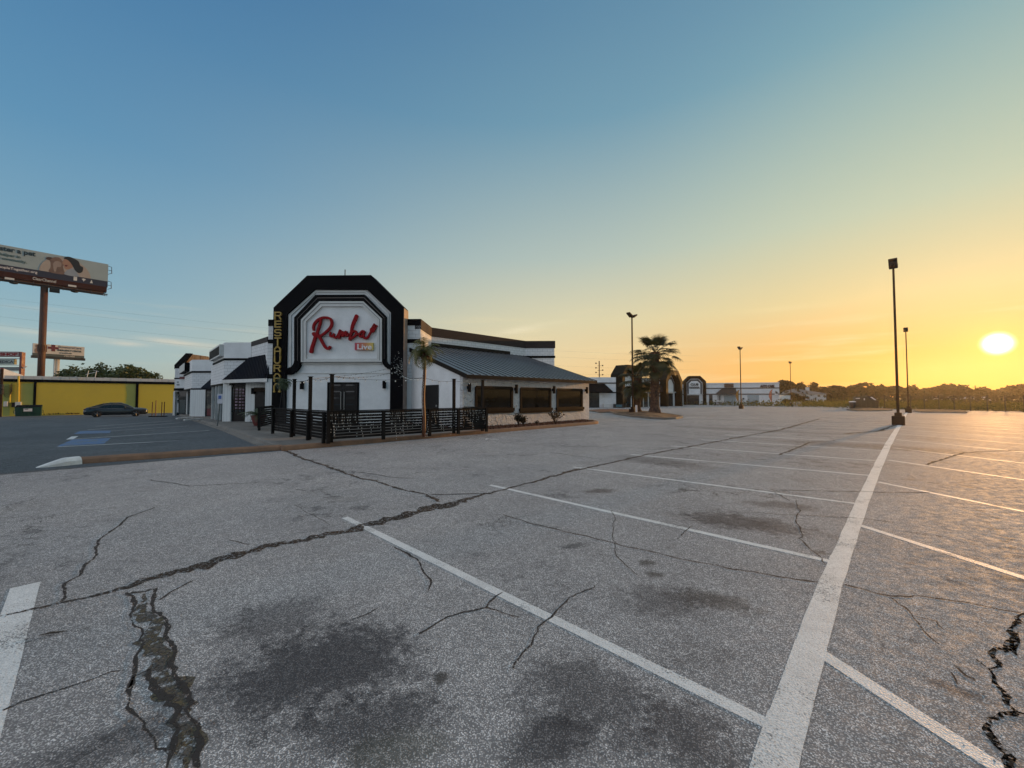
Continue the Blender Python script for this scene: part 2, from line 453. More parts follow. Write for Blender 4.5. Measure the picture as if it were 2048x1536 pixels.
def leafmat(name, c1, c2, rough=0.55, trans=0.25):
    if name in mats: return mats[name]
    t = NT(name); oi = t.n.new('ShaderNodeObjectInfo')
    k = t.mr(t.noise(1.1, 5, 0.7), 0.3, 0.7); k2 = t.noise(9, 2)
    cc = t.mix(k, c1, c2); cc = t.mix(t.math('MULTIPLY', k2, 0.5), cc, tuple(x*0.55 for x in c1)); t.col(cc); t.rough(rough)
    tr = t.n.new('ShaderNodeBsdfTranslucent'); t.l.new(cc, tr.inputs[0])
    mx = t.n.new('ShaderNodeMixShader'); mx.inputs[0].default_value = trans
    t.l.new(t.b.outputs[0], mx.inputs[1]); t.l.new(tr.outputs[0], mx.inputs[2])
    t.l.new(mx.outputs[0], t.n['Material Output'].inputs[0]); mats[name] = t.m; return t.m

def crumble(t, scale=38, lo=0.47, hi=0.53):
    tr = t.n.new('ShaderNodeBsdfTransparent'); mx = t.n.new('ShaderNodeMixShader')
    t.l.new(t.mr(t.noise(scale, 6, 0.75), lo, hi), mx.inputs[0]); t.l.new(t.b.outputs[0], mx.inputs[1]); t.l.new(tr.outputs[0], mx.inputs[2])
    t.l.new(mx.outputs[0], t.n['Material Output'].inputs[0])
def asphalt(name, base=(0.175,0.17,0.165), dark=0.5, tint=(0.13,0.125,0.12), stains=()):
    t = NT(name)
    tcc = lambda a, b: t.mix(0.35, b, t.mix(1.0, a, (0.45,0.45,0.47), 'MULTIPLY'))
    sp = t.voro(125, 'F1', out='Distance'); spc = t.voro(125, 'F1', out='Color')
    grain = t.mr(sp, 0.25, 0.62, 1, 0)
    sc1 = t.n.new('ShaderNodeSeparateColor'); t.l.new(spc, sc1.inputs[0])
    stone = t.mr(sc1.outputs[0], 0, 1, 0.5, 1.6, 'LINEAR')
    sp2 = t.voro(46, 'F1', out='Color'); sc2 = t.n.new('ShaderNodeSeparateColor'); t.l.new(sp2, sc2.inputs[0])
    stone = t.math('MULTIPLY', stone, t.mr(sc2.outputs[0], 0, 1, 0.72, 1.28, 'LINEAR'))
    big = t.mr(t.noise(0.22, 6, 0.6), 0.35, 0.68)
    mid = t.mr(t.noise(1.3, 7, 0.7), 0.38, 0.66)
    fine = t.mr(t.noise(30, 5, 0.8), 0.3, 0.7)
    mot = t.mr(t.noise(9, 6, 0.85), 0.36, 0.64)
    c = t.mix(big, base, tint)
    c = t.mix(t.math('MULTIPLY', mid, 0.30), c, tuple(x*dark for x in base))
    c = t.mix(t.math('MULTIPLY', mot, 0.28), c, tuple(x*0.4 for x in base))
    worn = t.mr(t.noise(3.1, 8, 0.78), 0.50, 0.62)           # patches where the top has ravelled
    wmask = t.mr(t.noise(0.45, 3, 0.5), 0.5, 0.62)
    c = t.mix(t.math('MULTIPLY', t.math('MULTIPLY', worn, wmask), 0.6), c, (0.06,0.06,0.065))
    c = t.mix(t.math('MULTIPLY', t.mr(t.noise(0.6, 4), 0.55, 0.75), 0.25), c, (0.28,0.245,0.20))
    bind = t.mix(1.0, c, (0.32,0.32,0.33), 'MULTIPLY')
    vv = t.n.new('ShaderNodeVectorMath'); vv.operation = 'SCALE'; t.l.new(c, vv.inputs[0]); t.l.new(stone, vv.inputs['Scale'])
    c2 = t.mix(t.mr(grain, 0.1, 0.7), bind, vv.outputs[0])
    c2 = t.mix(0.12, c2, c)
    c2 = t.mix(t.math('MULTIPLY', fine, 0.25), c2, tuple(x*0.3 for x in base))
    hf = t.noise(10, 9, 0.88)
    # fine map cracking
    ce = t.voro(0.55, 'DISTANCE_TO_EDGE', t.vm('ADD', t.pos, t.noise(2.2, 5, 0.7, out=1)))
    ck = t.mr(ce, 0.0, 0.012, 1, 0); ckm = t.mr(t.noise(0.35, 2), 0.5, 0.6)
    c2 = t.mix(t.math('MULTIPLY', t.math('MULTIPLY', ck, ckm), 0.8), c2, (0.03,0.028,0.026))
    for (x, y, rx, ry, ang_, k, cc) in stains:
        mp = t.n.new('ShaderNodeMapping'); mp.vector_type = 'TEXTURE'; mp.inputs['Location'].default_value = (x, y, 0)
        mp.inputs['Rotation'].default_value = (0,0,ang_); mp.inputs['Scale'].default_value = (rx, ry, 50)
        t.l.new(t.pos, mp.inputs[0])
        ln = t.vm('LENGTH', mp.outputs[0], None, out=1)
        ln = t.math('ADD', ln, t.math('MULTIPLY', t.math('SUBTRACT', t.noise(2.5/max(rx, 0.05)*0.6, 6, 0.75), 0.5), 1.6))
        f = t.math('ADD', t.math('MULTIPLY', t.math('SUBTRACT', 1.0, ln), 0.55), t.math('MULTIPLY', t.math('SUBTRACT', hf, 0.5), 1.5))
        f = t.math('MULTIPLY', t.mr(f, 0.0, 0.36), k*0.95)
        c2 = t.mix(f, c2, tcc(c2, cc))
    t.col(c2)
    t.rough(t.mr(mot, 0, 1, 0.66, 0.88)); t.set('Specular IOR Level', 0.10)
    hh = t.math('ADD', t.math('MULTIPLY', grain, 1.0), t.math('MULTIPLY', fine, 0.8))
    t.bump(hh, 0.35, 0.003)
    return t.m

M = {}
M['white'] = paint('white_painted_stucco', (0.76,0.77,0.77), 0.75, 0.10, 1.2, bump=0.25)
M['cream'] = paint('off_white_trim', (0.60,0.60,0.58), 0.6, 0.12, 2)
M['black'] = paint('black_painted_metal', (0.0028,0.0030,0.0045), 0.6, 0.4, 1.0, spec=0.06)
M['blackband'] = brickmat('black_painted_block', (0.008,0.008,0.009), (0.005,0.008,0.008), 0.4, 0.2, stain=0.1)
M['brick'] = brickmat('white_painted_block', (0.74,0.75,0.75), (0.46,0.46,0.46))
M['brickband'] = brickmat('weathered_dark_block_coping', (0.030,0.019,0.016), (0.012,0.008,0.007), 0.3, 0.12, stain=0.5)
M['siding'] = sidingmat('grooved_white_siding', (0.70,0.72,0.71))
M['stucco'] = stuccomat()
M['roof'] = paint('dark_standing_seam_metal', (0.20,0.205,0.22), 0.42, 0.12, 0.8, metal=0.65)
M['canopy'] = paint('navy_ribbed_canopy_metal', (0.007,0.010,0.018), 0.6, 0.2, 0.8, spec=0.1)
M['fascia'] = paint('bronze_fascia', (0.024,0.020,0.017), 0.7, 0.2, 2, spec=0.08)
M['frame'] = paint('brown_window_frame', (0.026,0.017,0.011), 0.7, 0.2, 3, spec=0.08)
M['glass'] = glassmat('dark_tinted_glass', (0.006,0.005,0.004), 0.05, 0.2)
M['storeglass'] = glassmat('shopfront_glass', (0.014,0.018,0.02), 0.04)
M['red'] = paint('red_sign_face', (0.27,0.006,0.010), 0.6, 0.15, 4, spec=0.12)
M['darkred'] = paint('dark_red_paint', (0.11,0.008,0.014), 0.5, 0.2, 2)
M['gold'] = paint('gold_letter_paint', (0.42,0.27,0.05), 0.45, 0.15, 5)
M['signwhite'] = paint('white_sign_letters', (0.75,0.72,0.72), 0.5, 0.05, 5)
M['fencewood'] = paint('black_stained_boards', (0.017,0.015,0.014), 0.8, 0.5, 3, bump=0.3, spec=0.08)
M['door'] = paint('black_door', (0.004,0.004,0.005), 0.4, 0.3, 3, spec=0.25)
M['steel'] = paint('brushed_steel', (0.45,0.45,0.44), 0.35, 0.1, 3, metal=0.9)
M['wire'] = paint('black_cable', (0.012,0.012,0.012), 0.6, 0.1, 3)
M['bulb'] = paint('clear_glass_bulb', (0.75,0.76,0.72), 0.15, 0.05, 3)
M['concrete'] = paint('worn_concrete', (0.17,0.155,0.135), 0.85, 0.35, 0.7, bump=0.3)
M['kerbtan'] = paint('tan_stained_kerb', (0.22,0.125,0.075), 0.85, 0.35, 2.0, bump=0.4)
M['kerbwhite'] = paint('white_painted_kerb', (0.62,0.62,0.60), 0.7, 0.3, 3.0, bump=0.4)
M['mulch'] = paint('red_mulch', (0.12,0.045,0.025), 0.95, 0.6, 5, bump=1.0, bscale=25)
M['rust'] = paint('rust_brown_steel', (0.085,0.032,0.014), 0.65, 0.4, 1.3, bump=0.15)
M['brownpole'] = paint('dark_brown_pole_paint', (0.030,0.018,0.012), 0.7, 0.3, 2, spec=0.15)
M['yellow'] = paint('yellow_wall_paint', (0.66,0.47,0.05), 0.7, 0.08, 0.25)
M['olive'] = paint('patched_olive_paint', (0.42,0.40,0.10), 0.75, 0.12, 0.4)
M['green'] = paint('green_dumpster_paint', (0.010,0.055,0.035), 0.5, 0.4, 2)
M['darkgreen'] = paint('dark_green_metal', (0.028,0.030,0.014), 0.55, 0.4, 2)
M['roofwhite'] = paint('white_membrane_roof', (0.62,0.60,0.58), 0.6, 0.1, 0.6)
M['carpaint'] = paint('charcoal_car_paint', (0.045,0.055,0.062), 0.2, 0.05, 2, metal=0.5)
M['carglass'] = glassmat('car_window_glass', (0.006,0.01,0.01), 0.03)
M['rubber'] = paint('tyre_rubber', (0.012,0.012,0.012), 0.8, 0.2, 5)
M['rim'] = paint('alloy_wheel_metal', (0.14,0.14,0.15), 0.45, 0.1, 5, metal=0.6)
M['terracotta'] = paint('terracotta_pot', (0.14,0.025,0.022), 0.7, 0.2, 4)
M['bluepaint'] = None
M['iron'] = paint('dark_iron_fence_paint', (0.022,0.016,0.012), 0.5, 0.2, 3)
# ================================================================ GROUND
def stain(u, v, rx, ry, a, k, c): p = G(u, v); return (p.x, p.y, rx, ry, a, k, c)
OIL = (0.028,0.029,0.033); TAN = (0.06,0.055,0.045)
ST = [stain(640,1330,0.75,0.55,0.3,0.95,OIL), stain(560,1240,0.5,0.4,0,0.6,OIL), stain(740,1440,0.5,0.25,0.2,0.8,OIL), stain(1180,1395,0.55,0.35,-0.6,0.7,OIL),
      stain(1100,1480,0.3,0.2,0.3,0.85,OIL), stain(882,1357,0.055,0.065,0,0.9,TAN), stain(1295,1126,0.12,0.1,0,0.85,TAN), stain(1310,1148,0.10,0.09,0,0.8,TAN),
      stain(1150,1092,0.22,0.09,0.4,0.7,OIL), stain(1200,982,0.35,0.2,0.3,0.75,(0.06,0.04,0.03)), stain(1490,1045,0.9,0.5,-0.5,0.8,OIL), stain(1430,1200,0.4,0.2,-0.4,0.7,TAN), stain(1560,1010,0.6,0.3,-0.3,0.6,OIL),
      stain(1910,1380,0.16,0.08,-0.8,0.7,OIL), stain(1330,1200,0.5,0.3,0.1,0.6,OIL), stain(1380,1470,0.25,0.3,0.5,0.7,OIL), stain(800,1500,0.3,0.15,0.2,0.6,(0.07,0.075,0.05)),
      stain(1640,1105,0.1,0.07,0,0.7,TAN), stain(200,1500,0.35,0.2,0.3,0.6,OIL), stain(1330,925,1.8,0.7,-0.8,0.5,OIL), stain(1700,890,4.5,1.2,-0.75,0.45,OIL), stain(1500,860,5,1.3,-0.75,0.4,OIL)]
M['asphalt'] = asphalt('weathered_asphalt', base=(0.60,0.595,0.585), tint=(0.50,0.50,0.50), stains=ST)
M['asphaltdark'] = asphalt('old_dark_asphalt', base=(0.21,0.225,0.235), tint=(0.15,0.163,0.172))
def sheet(name, r0, r1, l0, l1, step, zo, m, holes=None):
    mb = MB(); nr = max(1, int(round((r1-r0)/step))); nl = max(1, int(round((l1-l0)/step)))
    for i in range(nr+1):
        for j in range(nl+1):
            p = rl(r0+(r1-r0)*i/nr, l0+(l1-l0)*j/nl); mb.v.append((p.x, p.y, gh(p.x, p.y)+zo))
    for i in range(nr):
        for j in range(nl):
            a = i*(nl+1)+j; mb.f.append((a, a+nl+1, a+nl+2, a+1))
    return structure(mb.build(name, m, smooth=True))
# base terrain to the horizon (grass and scrub), then the paved lot on it
t = NT('dry_field_grass'); t.col(t.mix(t.mr(t.noise(0.15, 6), 0.35, 0.7), (0.05,0.055,0.02), (0.11,0.085,0.035))); t.rough(0.95); M['field'] = t.m
mb = MB()
rad = [0, 10, 20, 26, 32, 40, 50, 60, 72, 84, 98, 112, 140, 200, 320, 600, 1200, 2500, 4500]; NA = 72
for r_ in rad:
    for k in range(NA):
        x = r_*sin(2*pi*k/NA); y = r_*cos(2*pi*k/NA); mb.v.append((x, y, gh(x, y)-0.16))
for i in range(len(rad)-1):
    for k in range(NA): mb.f.append((i*NA+k, i*NA+(k+1) % NA, (i+1)*NA+(k+1) % NA, (i+1)*NA+k))
structure(mb.build('terrain', M['field'], smooth=True))
sheet('parking_lot', -60, 84.2, -60, 112, 2.0, 0, M['asphalt'])
sheet('far_parking_lot', 84.2, 152, 3.4, 112, 4.0, 0, M['asphalt'])

# corner of the raised walk, in walk axes
KC = torl(G(556, 899, 0.0))                          # kerb corner
KR, KL = KC[0], 13.0
structure(None or sheet('side_parking_lot', KR-34, KR-0.02, KL+0.0, KL+62, 2.0, 0.005, M['asphaltdark']))
def sweep(name, path, prof, m, label=None):
    """kerb: profile (side, height) swept along ground points"""
    mb = MB(); n = len(path); k = len(prof)
    for i in range(n):
        d = (Vector(path[min(i+1, n-1)][:2])-Vector(path[max(i-1, 0)][:2])).normalized(); s = Vector((d.y, -d.x))
        for a, h in prof:
            x = path[i][0]+s.x*a; y = path[i][1]+s.y*a; mb.v.append((x, y, gh(x, y)+h))
    for i in range(n-1):
        for j in range(k-1): mb.f.append((i*k+j, i*k+j+1, (i+1)*k+j+1, (i+1)*k+j))
    mb.f.append(tuple(range(k))); mb.f.append(tuple(reversed(range((n-1)*k, n*k))))
    return structure(mb.build(name, m, smooth=False))
def line(p, q, n): return [(p[0]+(q[0]-p[0])*i/n, p[1]+(q[1]-p[1])*i/n) for i in range(n+1)]
KP = [(-0.17,-0.05),(-0.16,0.03),(-0.13,0.11),(-0.08,0.15),(0.0,0.16),(0.08,0.15),(0.13,0.11),(0.16,0.03),(0.17,-0.05)]
def wob(path, a=0.015): return [(x+random.uniform(-a, a), y+random.uniform(-a, a)) for x, y in path]
ka = G(158, 927); kb = G(72, 936); kc = G(563, 899.5)
sweep('median_kerb', wob(line(ka, kc, 30)), KP, M['kerbtan'])
mb = MB()                                                # painted nose of the median
dirn = (Vector((ka.x-kb.x, ka.y-kb.y))).normalized(); sn = Vector((dirn.y, -dirn.x)); ln = (ka-kb).length
N1 = 12; pr = [(-0.23,-0.05),(-0.20,0.09),(-0.12,0.155),(0,0.17),(0.12,0.155),(0.20,0.09),(0.23,-0.05)]
for i in range(N1+1):
    t_ = i/N1; wv = 0.15+0.85*min(1, sqrt(t_*1.6)); hv = min(1, 0.05+t_*1.5)
    for a, h in pr:
        x = kb.x+dirn.x*ln*t_+sn.x*a*wv; y = kb.y+dirn.y*ln*t_+sn.y*a*wv; mb.v.append((x, y, (h if h < 0 else h*hv)+0.006))
for i in range(N1):
    for j in range(6): mb.f.append((i*7+j, i*7+j+1, (i+1)*7+j+1, (i+1)*7+j))
mb.f.append(tuple(range(7))); mb.f.append(tuple(reversed(range(N1*7, N1*7+7))))
structure(mb.build('median_nose', M['kerbwhite']))

WR1 = 20.95; RA = 2.2; BED0 = 10.7                        # end of the front kerb, its corner radius, start of the bed
SW = 0.13
def slab(name, r0, r1, l0, l1, z, m, step=3):
    mb = MB(); nr = max(1, int((r1-r0)/step)); nl = max(1, int((l1-l0)/step)); top = []
    for i in range(nr+1):
        for j in range(nl+1):
            p = rl(r0+(r1-r0)*i/nr, l0+(l1-l0)*j/nl); g = gh(p.x, p.y); mb.v.append((p.x, p.y, g+z))
    n0 = len(mb.v)
    for i in range(nr):
        for j in range(nl):
            a = i*(nl+1)+j; mb.f.append((a, a+nl+1, a+nl+2, a+1))
    edge = [(i, 0) for i in range(nr+1)]+[(nr, j) for j in range(1, nl+1)]+[(i, nl) for i in range(nr-1, -1, -1)]+[(0, j) for j in range(nl-1, 0, -1)]
    ids = [i*(nl+1)+j for i, j in edge]
    base = len(mb.v)
    for q in ids: x, y, z_ = mb.v[q]; mb.v.append((x, y, z_-z-0.1))
    m_ = len(ids)
    for k in range(m_): mb.f.append((ids[k], ids[(k+1) % m_], base+(k+1) % m_, base+k))
    return structure(mb.build(name, m))
slab('sidewalk', KR+0.02, KR+6.2, KL+0.16, KL+52, SW, M['concrete'])
slab('patio_slab', KR+6.2, BED0, KL+0.16, KL+9, SW, M['concrete'])
pl_ = [(BED0, KL+0.14)]+[(WR1-RA+(RA-.12)*sin(k/8*pi/2), KL+RA-(RA-.14)*cos(k/8*pi/2)) for k in range(9)]+[(WR1-.12, KL+9), (BED0, KL+9)]
mb = MB(); P3 = [rl(r_, l_) for r_, l_ in pl_]; mb.prism([(p.x, p.y, -0.1) for p in P3], [(p.x, p.y, SW-0.02) for p in P3])
for k in range(1500):                                    # loose chips
    r_ = random.uniform(BED0+.1, WR1-.3); l_ = random.uniform(KL+.2, KL+2.3)
    if r_ > WR1-RA and (r_-WR1+RA)**2+(KL+RA-l_)**2 > (RA-.2)**2 and l_ < KL+RA: continue
    p = rl(r_, l_, SW-.02+random.uniform(0, .03)); a_ = random.uniform(0, 6.3); d_ = Vector((cos(a_), sin(a_), random.uniform(-.3, .5)))*random.uniform(.03, .08); e_ = Vector((-sin(a_), cos(a_), random.uniform(0, .6)))*random.uniform(.015, .04)
    mb.add((p-d_, p+e_, p+d_, p-e_+Vector((0,0,.03))), ((0,1,2,3),))
structure(mb.build('flower_bed', M['mulch'], recalc=False))
ke = [rl(KR+i*0.5, KL+0.02) for i in range(int((WR1-RA-KR)/0.5)+1)]
ke = [(p.x, p.y) for p in ke]
for k in range(1, 9):                                    # rounded end of the kerb
    a = k/8*pi/2; p = rl(WR1-RA+RA*sin(a), KL+0.02+RA-RA*cos(a)); ke.append((p.x, p.y))
p = rl(WR1, KL+5); ke.append((p.x, p.y))
KP2 = [(-0.14,0.13),(-0.13,0.145),(0.02,0.15),(0.08,0.13),(0.11,0.06),(0.13,-0.05)]
sweep('front_kerb', wob(ke, 0.008), KP2, M['kerbtan'])
kl = [rl(KR+0.02, KL+0.2+i*1.0) for i in range(50)]; kl = [(p.x, p.y) for p in kl]
sweep('side_kerb', list(reversed(wob(kl, 0.01))), [(-0.16,0.128),(-0.15,0.15),(0.02,0.152),(0.07,0.12),(0.1,0.05),(0.28,0.03),(0.3,-0.05)], M['concrete'])
# joints in the walk
mb = MB()
for k in range(1, 14):
    p = rl(KR+0.15, KL+k*1.55); q = rl(KR+6, KL+k*1.55+random.uniform(-0.03, 0.03)); d = 0.012
    for (a, b) in ((p, q),):
        mb.quad((a.x, a.y, gh(a.x,a.y)+SW+0.004), (b.x, b.y, gh(b.x,b.y)+SW+0.004), (b.x+L.x*d*2, b.y+L.y*d*2, gh(b.x,b.y)+SW+0.004), (a.x+L.x*d*2, a.y+L.y*d*2, gh(a.x,a.y)+SW+0.004))
M['joint'] = paint('dark_joint', (0.02,0.018,0.016), 0.9, 0.3, 3)
structure(mb.build('sidewalk_joints', M['joint']))

# ---------------------------------------------------------------- painted markings
t = NT('worn_white_road_paint')
n1 = t.mr(t.noise(9, 8, 0.8), 0.42, 0.62); vo = t.mr(t.voro(110), 0.0, 0.45)
wr = t.mr(t.noise(2.0, 5, 0.7), 0.5, 0.7)
f = t.math('MULTIPLY', t.math('MAXIMUM', t.math('MULTIPLY', n1, 0.22), t.math('MULTIPLY', wr, 0.3)), 1.0)
c = t.mix(f, (0.74,0.74,0.72), (0.30,0.295,0.29)); c = t.mix(t.math('MULTIPLY', t.math('SUBTRACT', 1.0, vo), 0.45), c, (0.30,0.30,0.29))
gr2 = t.mr(t.noise(120, 3, 0.8), 0.5, 0.62); c = t.mix(t.math('MULTIPLY', gr2, 0.5), c, (0.16,0.16,0.155))
t.col(c); t.rough(0.6); t.bump(t.voro(95), 0.5, 0.004)
tr = t.n.new('ShaderNodeBsdfTransparent'); mx = t.n.new('ShaderNodeMixShader')
ww = t.math('ADD', t.math('MULTIPLY', t.noise(75, 4, 0.8), 0.62), t.math('ADD', t.math('MULTIPLY', t.noise(1.3, 4, 0.6), 0.42), t.math('MULTIPLY', t.noise(11, 5, 0.8), 0.25)))
t.l.new(t.mr(ww, 0.70, 0.76, 0, 0.9), mx.inputs[0]); t.l.new(t.b.outputs[0], mx.inputs[1]); t.l.new(tr.outputs[0], mx.inputs[2]); t.l.new(mx.outputs[0], t.n['Material Output'].inputs[0])
M['roadpaint'] = t.m
t = NT('worn_blue_road_paint'); c = t.mix(t.mr(t.noise(3, 7, 0.75), 0.4, 0.62), (0.05,0.13,0.29), (0.12,0.14,0.16)); t.col(c); t.rough(0.7); M['bluepaint'] = t.m
def strip(mb, p, q, wdt, zo=0.005, step=0.35, wig=0.004, endw=None):
    p = Vector(p[:2]); q = Vector(q[:2]); d = q-p; n = max(2, int(d.length/step)); d.normalize(); s = Vector((d.y, -d.x))
    o = len(mb.v)
    for i in range(n+1):
        c_ = p.lerp(q, i/n)
        for sg in (-1, 1):
            e = c_+s*sg*(wdt/2+random.uniform(-wig, wig)); mb.v.append((e.x, e.y, gh(e.x, e.y)+zo*0.35+max(0, hypot(e.x, e.y)-17)*0.0005))
    for i in range(n): mb.f.append((o+2*i, o+2*i+1, o+2*i+3, o+2*i+2))
marks = MB()
lines = [((690,1035),(1540,1450)), ((980,970),(1697,1131)), ((1147,934),(1710,1007)), ((1262,909),(1740,951))]
for a, b in lines: strip(marks, G(*a), G(*b), 0.085)
za, zb = G(52,1170), G(-12,1362); strip(marks, za, za+(zb-za)*2.6, 0.16)
e0, e1 = G(1342,892), G(1760,922)
dv = (e1-e0).xy; A_ = G(1262,909).xy; B_ = G(1740,951).xy
st = (R*2.62); 
for k in range(0, 15):
    p = e0.xy+st*k; q = p+dv*1.0; strip(marks, p, q, 0.085, 0.006)
structure(marks.build('stall_lines', M['roadpaint'], recalc=False))
# long centre line, slightly bent
mb = MB(); pp = [G(1548,1536), G(1575,1440), G(1622,1290), G(1660,1170), G(1682,1115), G(1722,1010), G(1757,930), G(1776,890), G(1799,851)]
pp = [G(1500,1720)]+pp
for i in range(len(pp)-1): strip(mb, pp[i], pp[i+1], [0.16,0.16,0.16,0.16,0.155,0.15,0.15,0.16,0.17][i], 0.0095, 0.3)
strip(mb, pp[-1], G(1815,823), 0.17, 0.0095)
structure(mb.build('centre_line', M['roadpaint'], recalc=False))
mb = MB(); d2 = Vector((0.14,-0.99))
rs = [(G(1632,1300).xy, G(1995,1536).xy-G(1632,1300).xy), (G(1718,1050).xy, None), (G(1756,964).xy, None), (G(1776,920).xy, None)]
for p, dd in rs:
    q = p+(dd.normalized()*5.4 if dd else d2*5.4); strip(mb, p, q, 0.095, 0.005)
p = rs[3][0]
for k in range(1, 11): strip(mb, p+R*3.35*k, p+R*3.35*k+d2*5.4, 0.09, 0.006)
for k in range(-2, 14):                                    # the next row to the right
    c_ = p+d2*5.4+Vector((2.2,-2.0))+R*3.35*k+Vector((4.6,-4.8)); strip(mb, c_, c_+Vector((0.99,-0.14))*5.0, 0.09, 0.006)
structure(mb.build('angled_stall_lines', M['roadpaint'], recalc=False))
mb = MB()
for a, b, w_ in (((100,908),(476,884),0.09), ((115,894),(464,876),0.09), ((139,879),(419,861),0.09), ((153,867),(377,852),0.08), ((175,860),(360,846),0.08), ((190,853),(345,842),0.08)):
    strip(mb, G(*a), G(*b), w_, 0.012)
strip(mb, G(139,879), G(150,873), 0.18, 0.013)
structure(mb.build('side_stall_lines', M['roadpaint'], recalc=False))
mb = MB()
for q in (((113,893),(208,887),(222,876),(145,879)), ((147,868),(220,866),(222,861),(160,862))):
    mb.quad(*[tuple(G(u, v, 0.011)) for u, v in q])
structure(mb.build('blue_parking_marking', M['bluepaint'], recalc=False))
mb = MB()
for a, b in (((1390,826),(1462,822)), ((1372,836),(1410,834)), ((1455,829),(1478,828)), ((1340,817),(1362,816))): strip(mb, G(*a), G(*b), 0.12, 0.006)
for a in ((978,879), (1556,856), (1740,846), (1760,849), (1728,845), (1808,848)): p = G(*a); strip(mb, p, p+Vector((0.35,0.1,0)), 0.1, 0.006)
structure(mb.build('faded_marking', M['roadpaint'], recalc=False))

# ---------------------------------------------------------------- cracks
t = NT('open_crack_with_debris')
k = t.mr(t.noise(1.6, 5, 0.7), 0.46, 0.62); k2 = t.mr(t.noise(40, 4, 0.8), 0.4, 0.6)
c = t.mix(k, (0.022,0.020,0.019), (0.10,0.055,0.028)); c = t.mix(t.math('MULTIPLY', t.mr(t.noise(14, 6, 0.8), 0.48, 0.6), 0.75), c, (0.15,0.14,0.13)); c = t.mix(t.math('MULTIPLY', k2, 0.6), c, (0.014,0.012,0.011)); t.col(c); t.rough(0.95); t.bump(k2, 1.0, 0.02); crumble(t, 30, 0.50, 0.56); M['crack'] = t.m
t = NT('thin_crack'); t.col((0.026,0.024,0.023)); t.rough(0.95); crumble(t, 45, 0.54, 0.60); M['thincrack'] = t.m
def crack(mb, uv, wds, jit=0.035, zo=0.012, seg=0.05, ragged=0.6, ws_=1.0):
    P = [G(u, v).xy for u, v in uv]
    if not hasattr(wds, '__len__'): wds = [wds]*len(P)
    pts = []; ws = []
    for i in range(len(P)-1):
        n = max(2, int((P[i+1]-P[i]).length/max(seg, 0.012*P[i].length)))
        n = min(n, 60)
        for k in range(n):
            t_ = k/n; c_ = P[i].lerp(P[i+1], t_)
            j = noise.noise_vector(Vector((c_.x*45, c_.y*45, 2.7)))*jit*0.35+noise.noise_vector(Vector((c_.x*3.1, c_.y*3.1, 1.3)))*jit*1.6+noise.noise_vector(Vector((c_.x*14, c_.y*14, 7.7)))*jit*0.5
            pts.append(c_+Vector((j.x, j.y))); ws.append(wds[i]*(1-t_)+wds[i+1]*t_)
    pts.append(P[-1]); ws.append(wds[-1]*0.3); o = len(mb.v); n = len(pts)
    for i in range(n):
        d = (pts[min(i+1, n-1)]-pts[max(i-1, 0)]).normalized(); s = Vector((d.y, -d.x)); w_ = ws[i]*0.5
        for sg in (-1, 1):
            e = pts[i]+s*sg*w_*ws_*max(.15, 1+ragged*2.4*noise.noise(Vector((pts[i].x*9, pts[i].y*9, sg*3.0)))+ragged*0.9*noise.noise(Vector((pts[i].x*31, pts[i].y*31, sg*5.0)))); mb.v.append((e.x, e.y, gh(e.x, e.y)+zo*0.3+max(0, hypot(e.x, e.y)-17)*0.0005))
    for i in range(n-1): mb.f.append((o+2*i, o+2*i+1, o+2*i+3, o+2*i+2))
mb = MB()
crack(mb, [(-60,1250),(0,1235),(60,1222),(130,1205),(230,1182),(265,1172),(300,1160),(400,1130),(520,1098),(600,1082),(640,1072),(740,1050),(830,1027),(880,1012),(900,1009),(960,992),(1040,972),(1130,945),(1180,935),(1300,908),(1450,880),(1560,860),(1640,838)],
      [0.02,0.022,0.028,0.03,0.05,0.07,0.10,0.16,0.14,0.10,0.12,0.14,0.20,0.34,0.24,0.09,0.05,0.10,0.08,0.07,0.09,0.12,0.12], ragged=0.7, seg=0.03)
crack(mb, [(565,899),(600,915),(640,928),(700,950),(740,961),(780,972),(850,990),(880,1004)], [0.14,0.09,0.08,0.07,0.06,0.05,0.06,0.10])
structure(mb.build('long_joint_crack', M['crack'], recalc=False))
mb = MB()
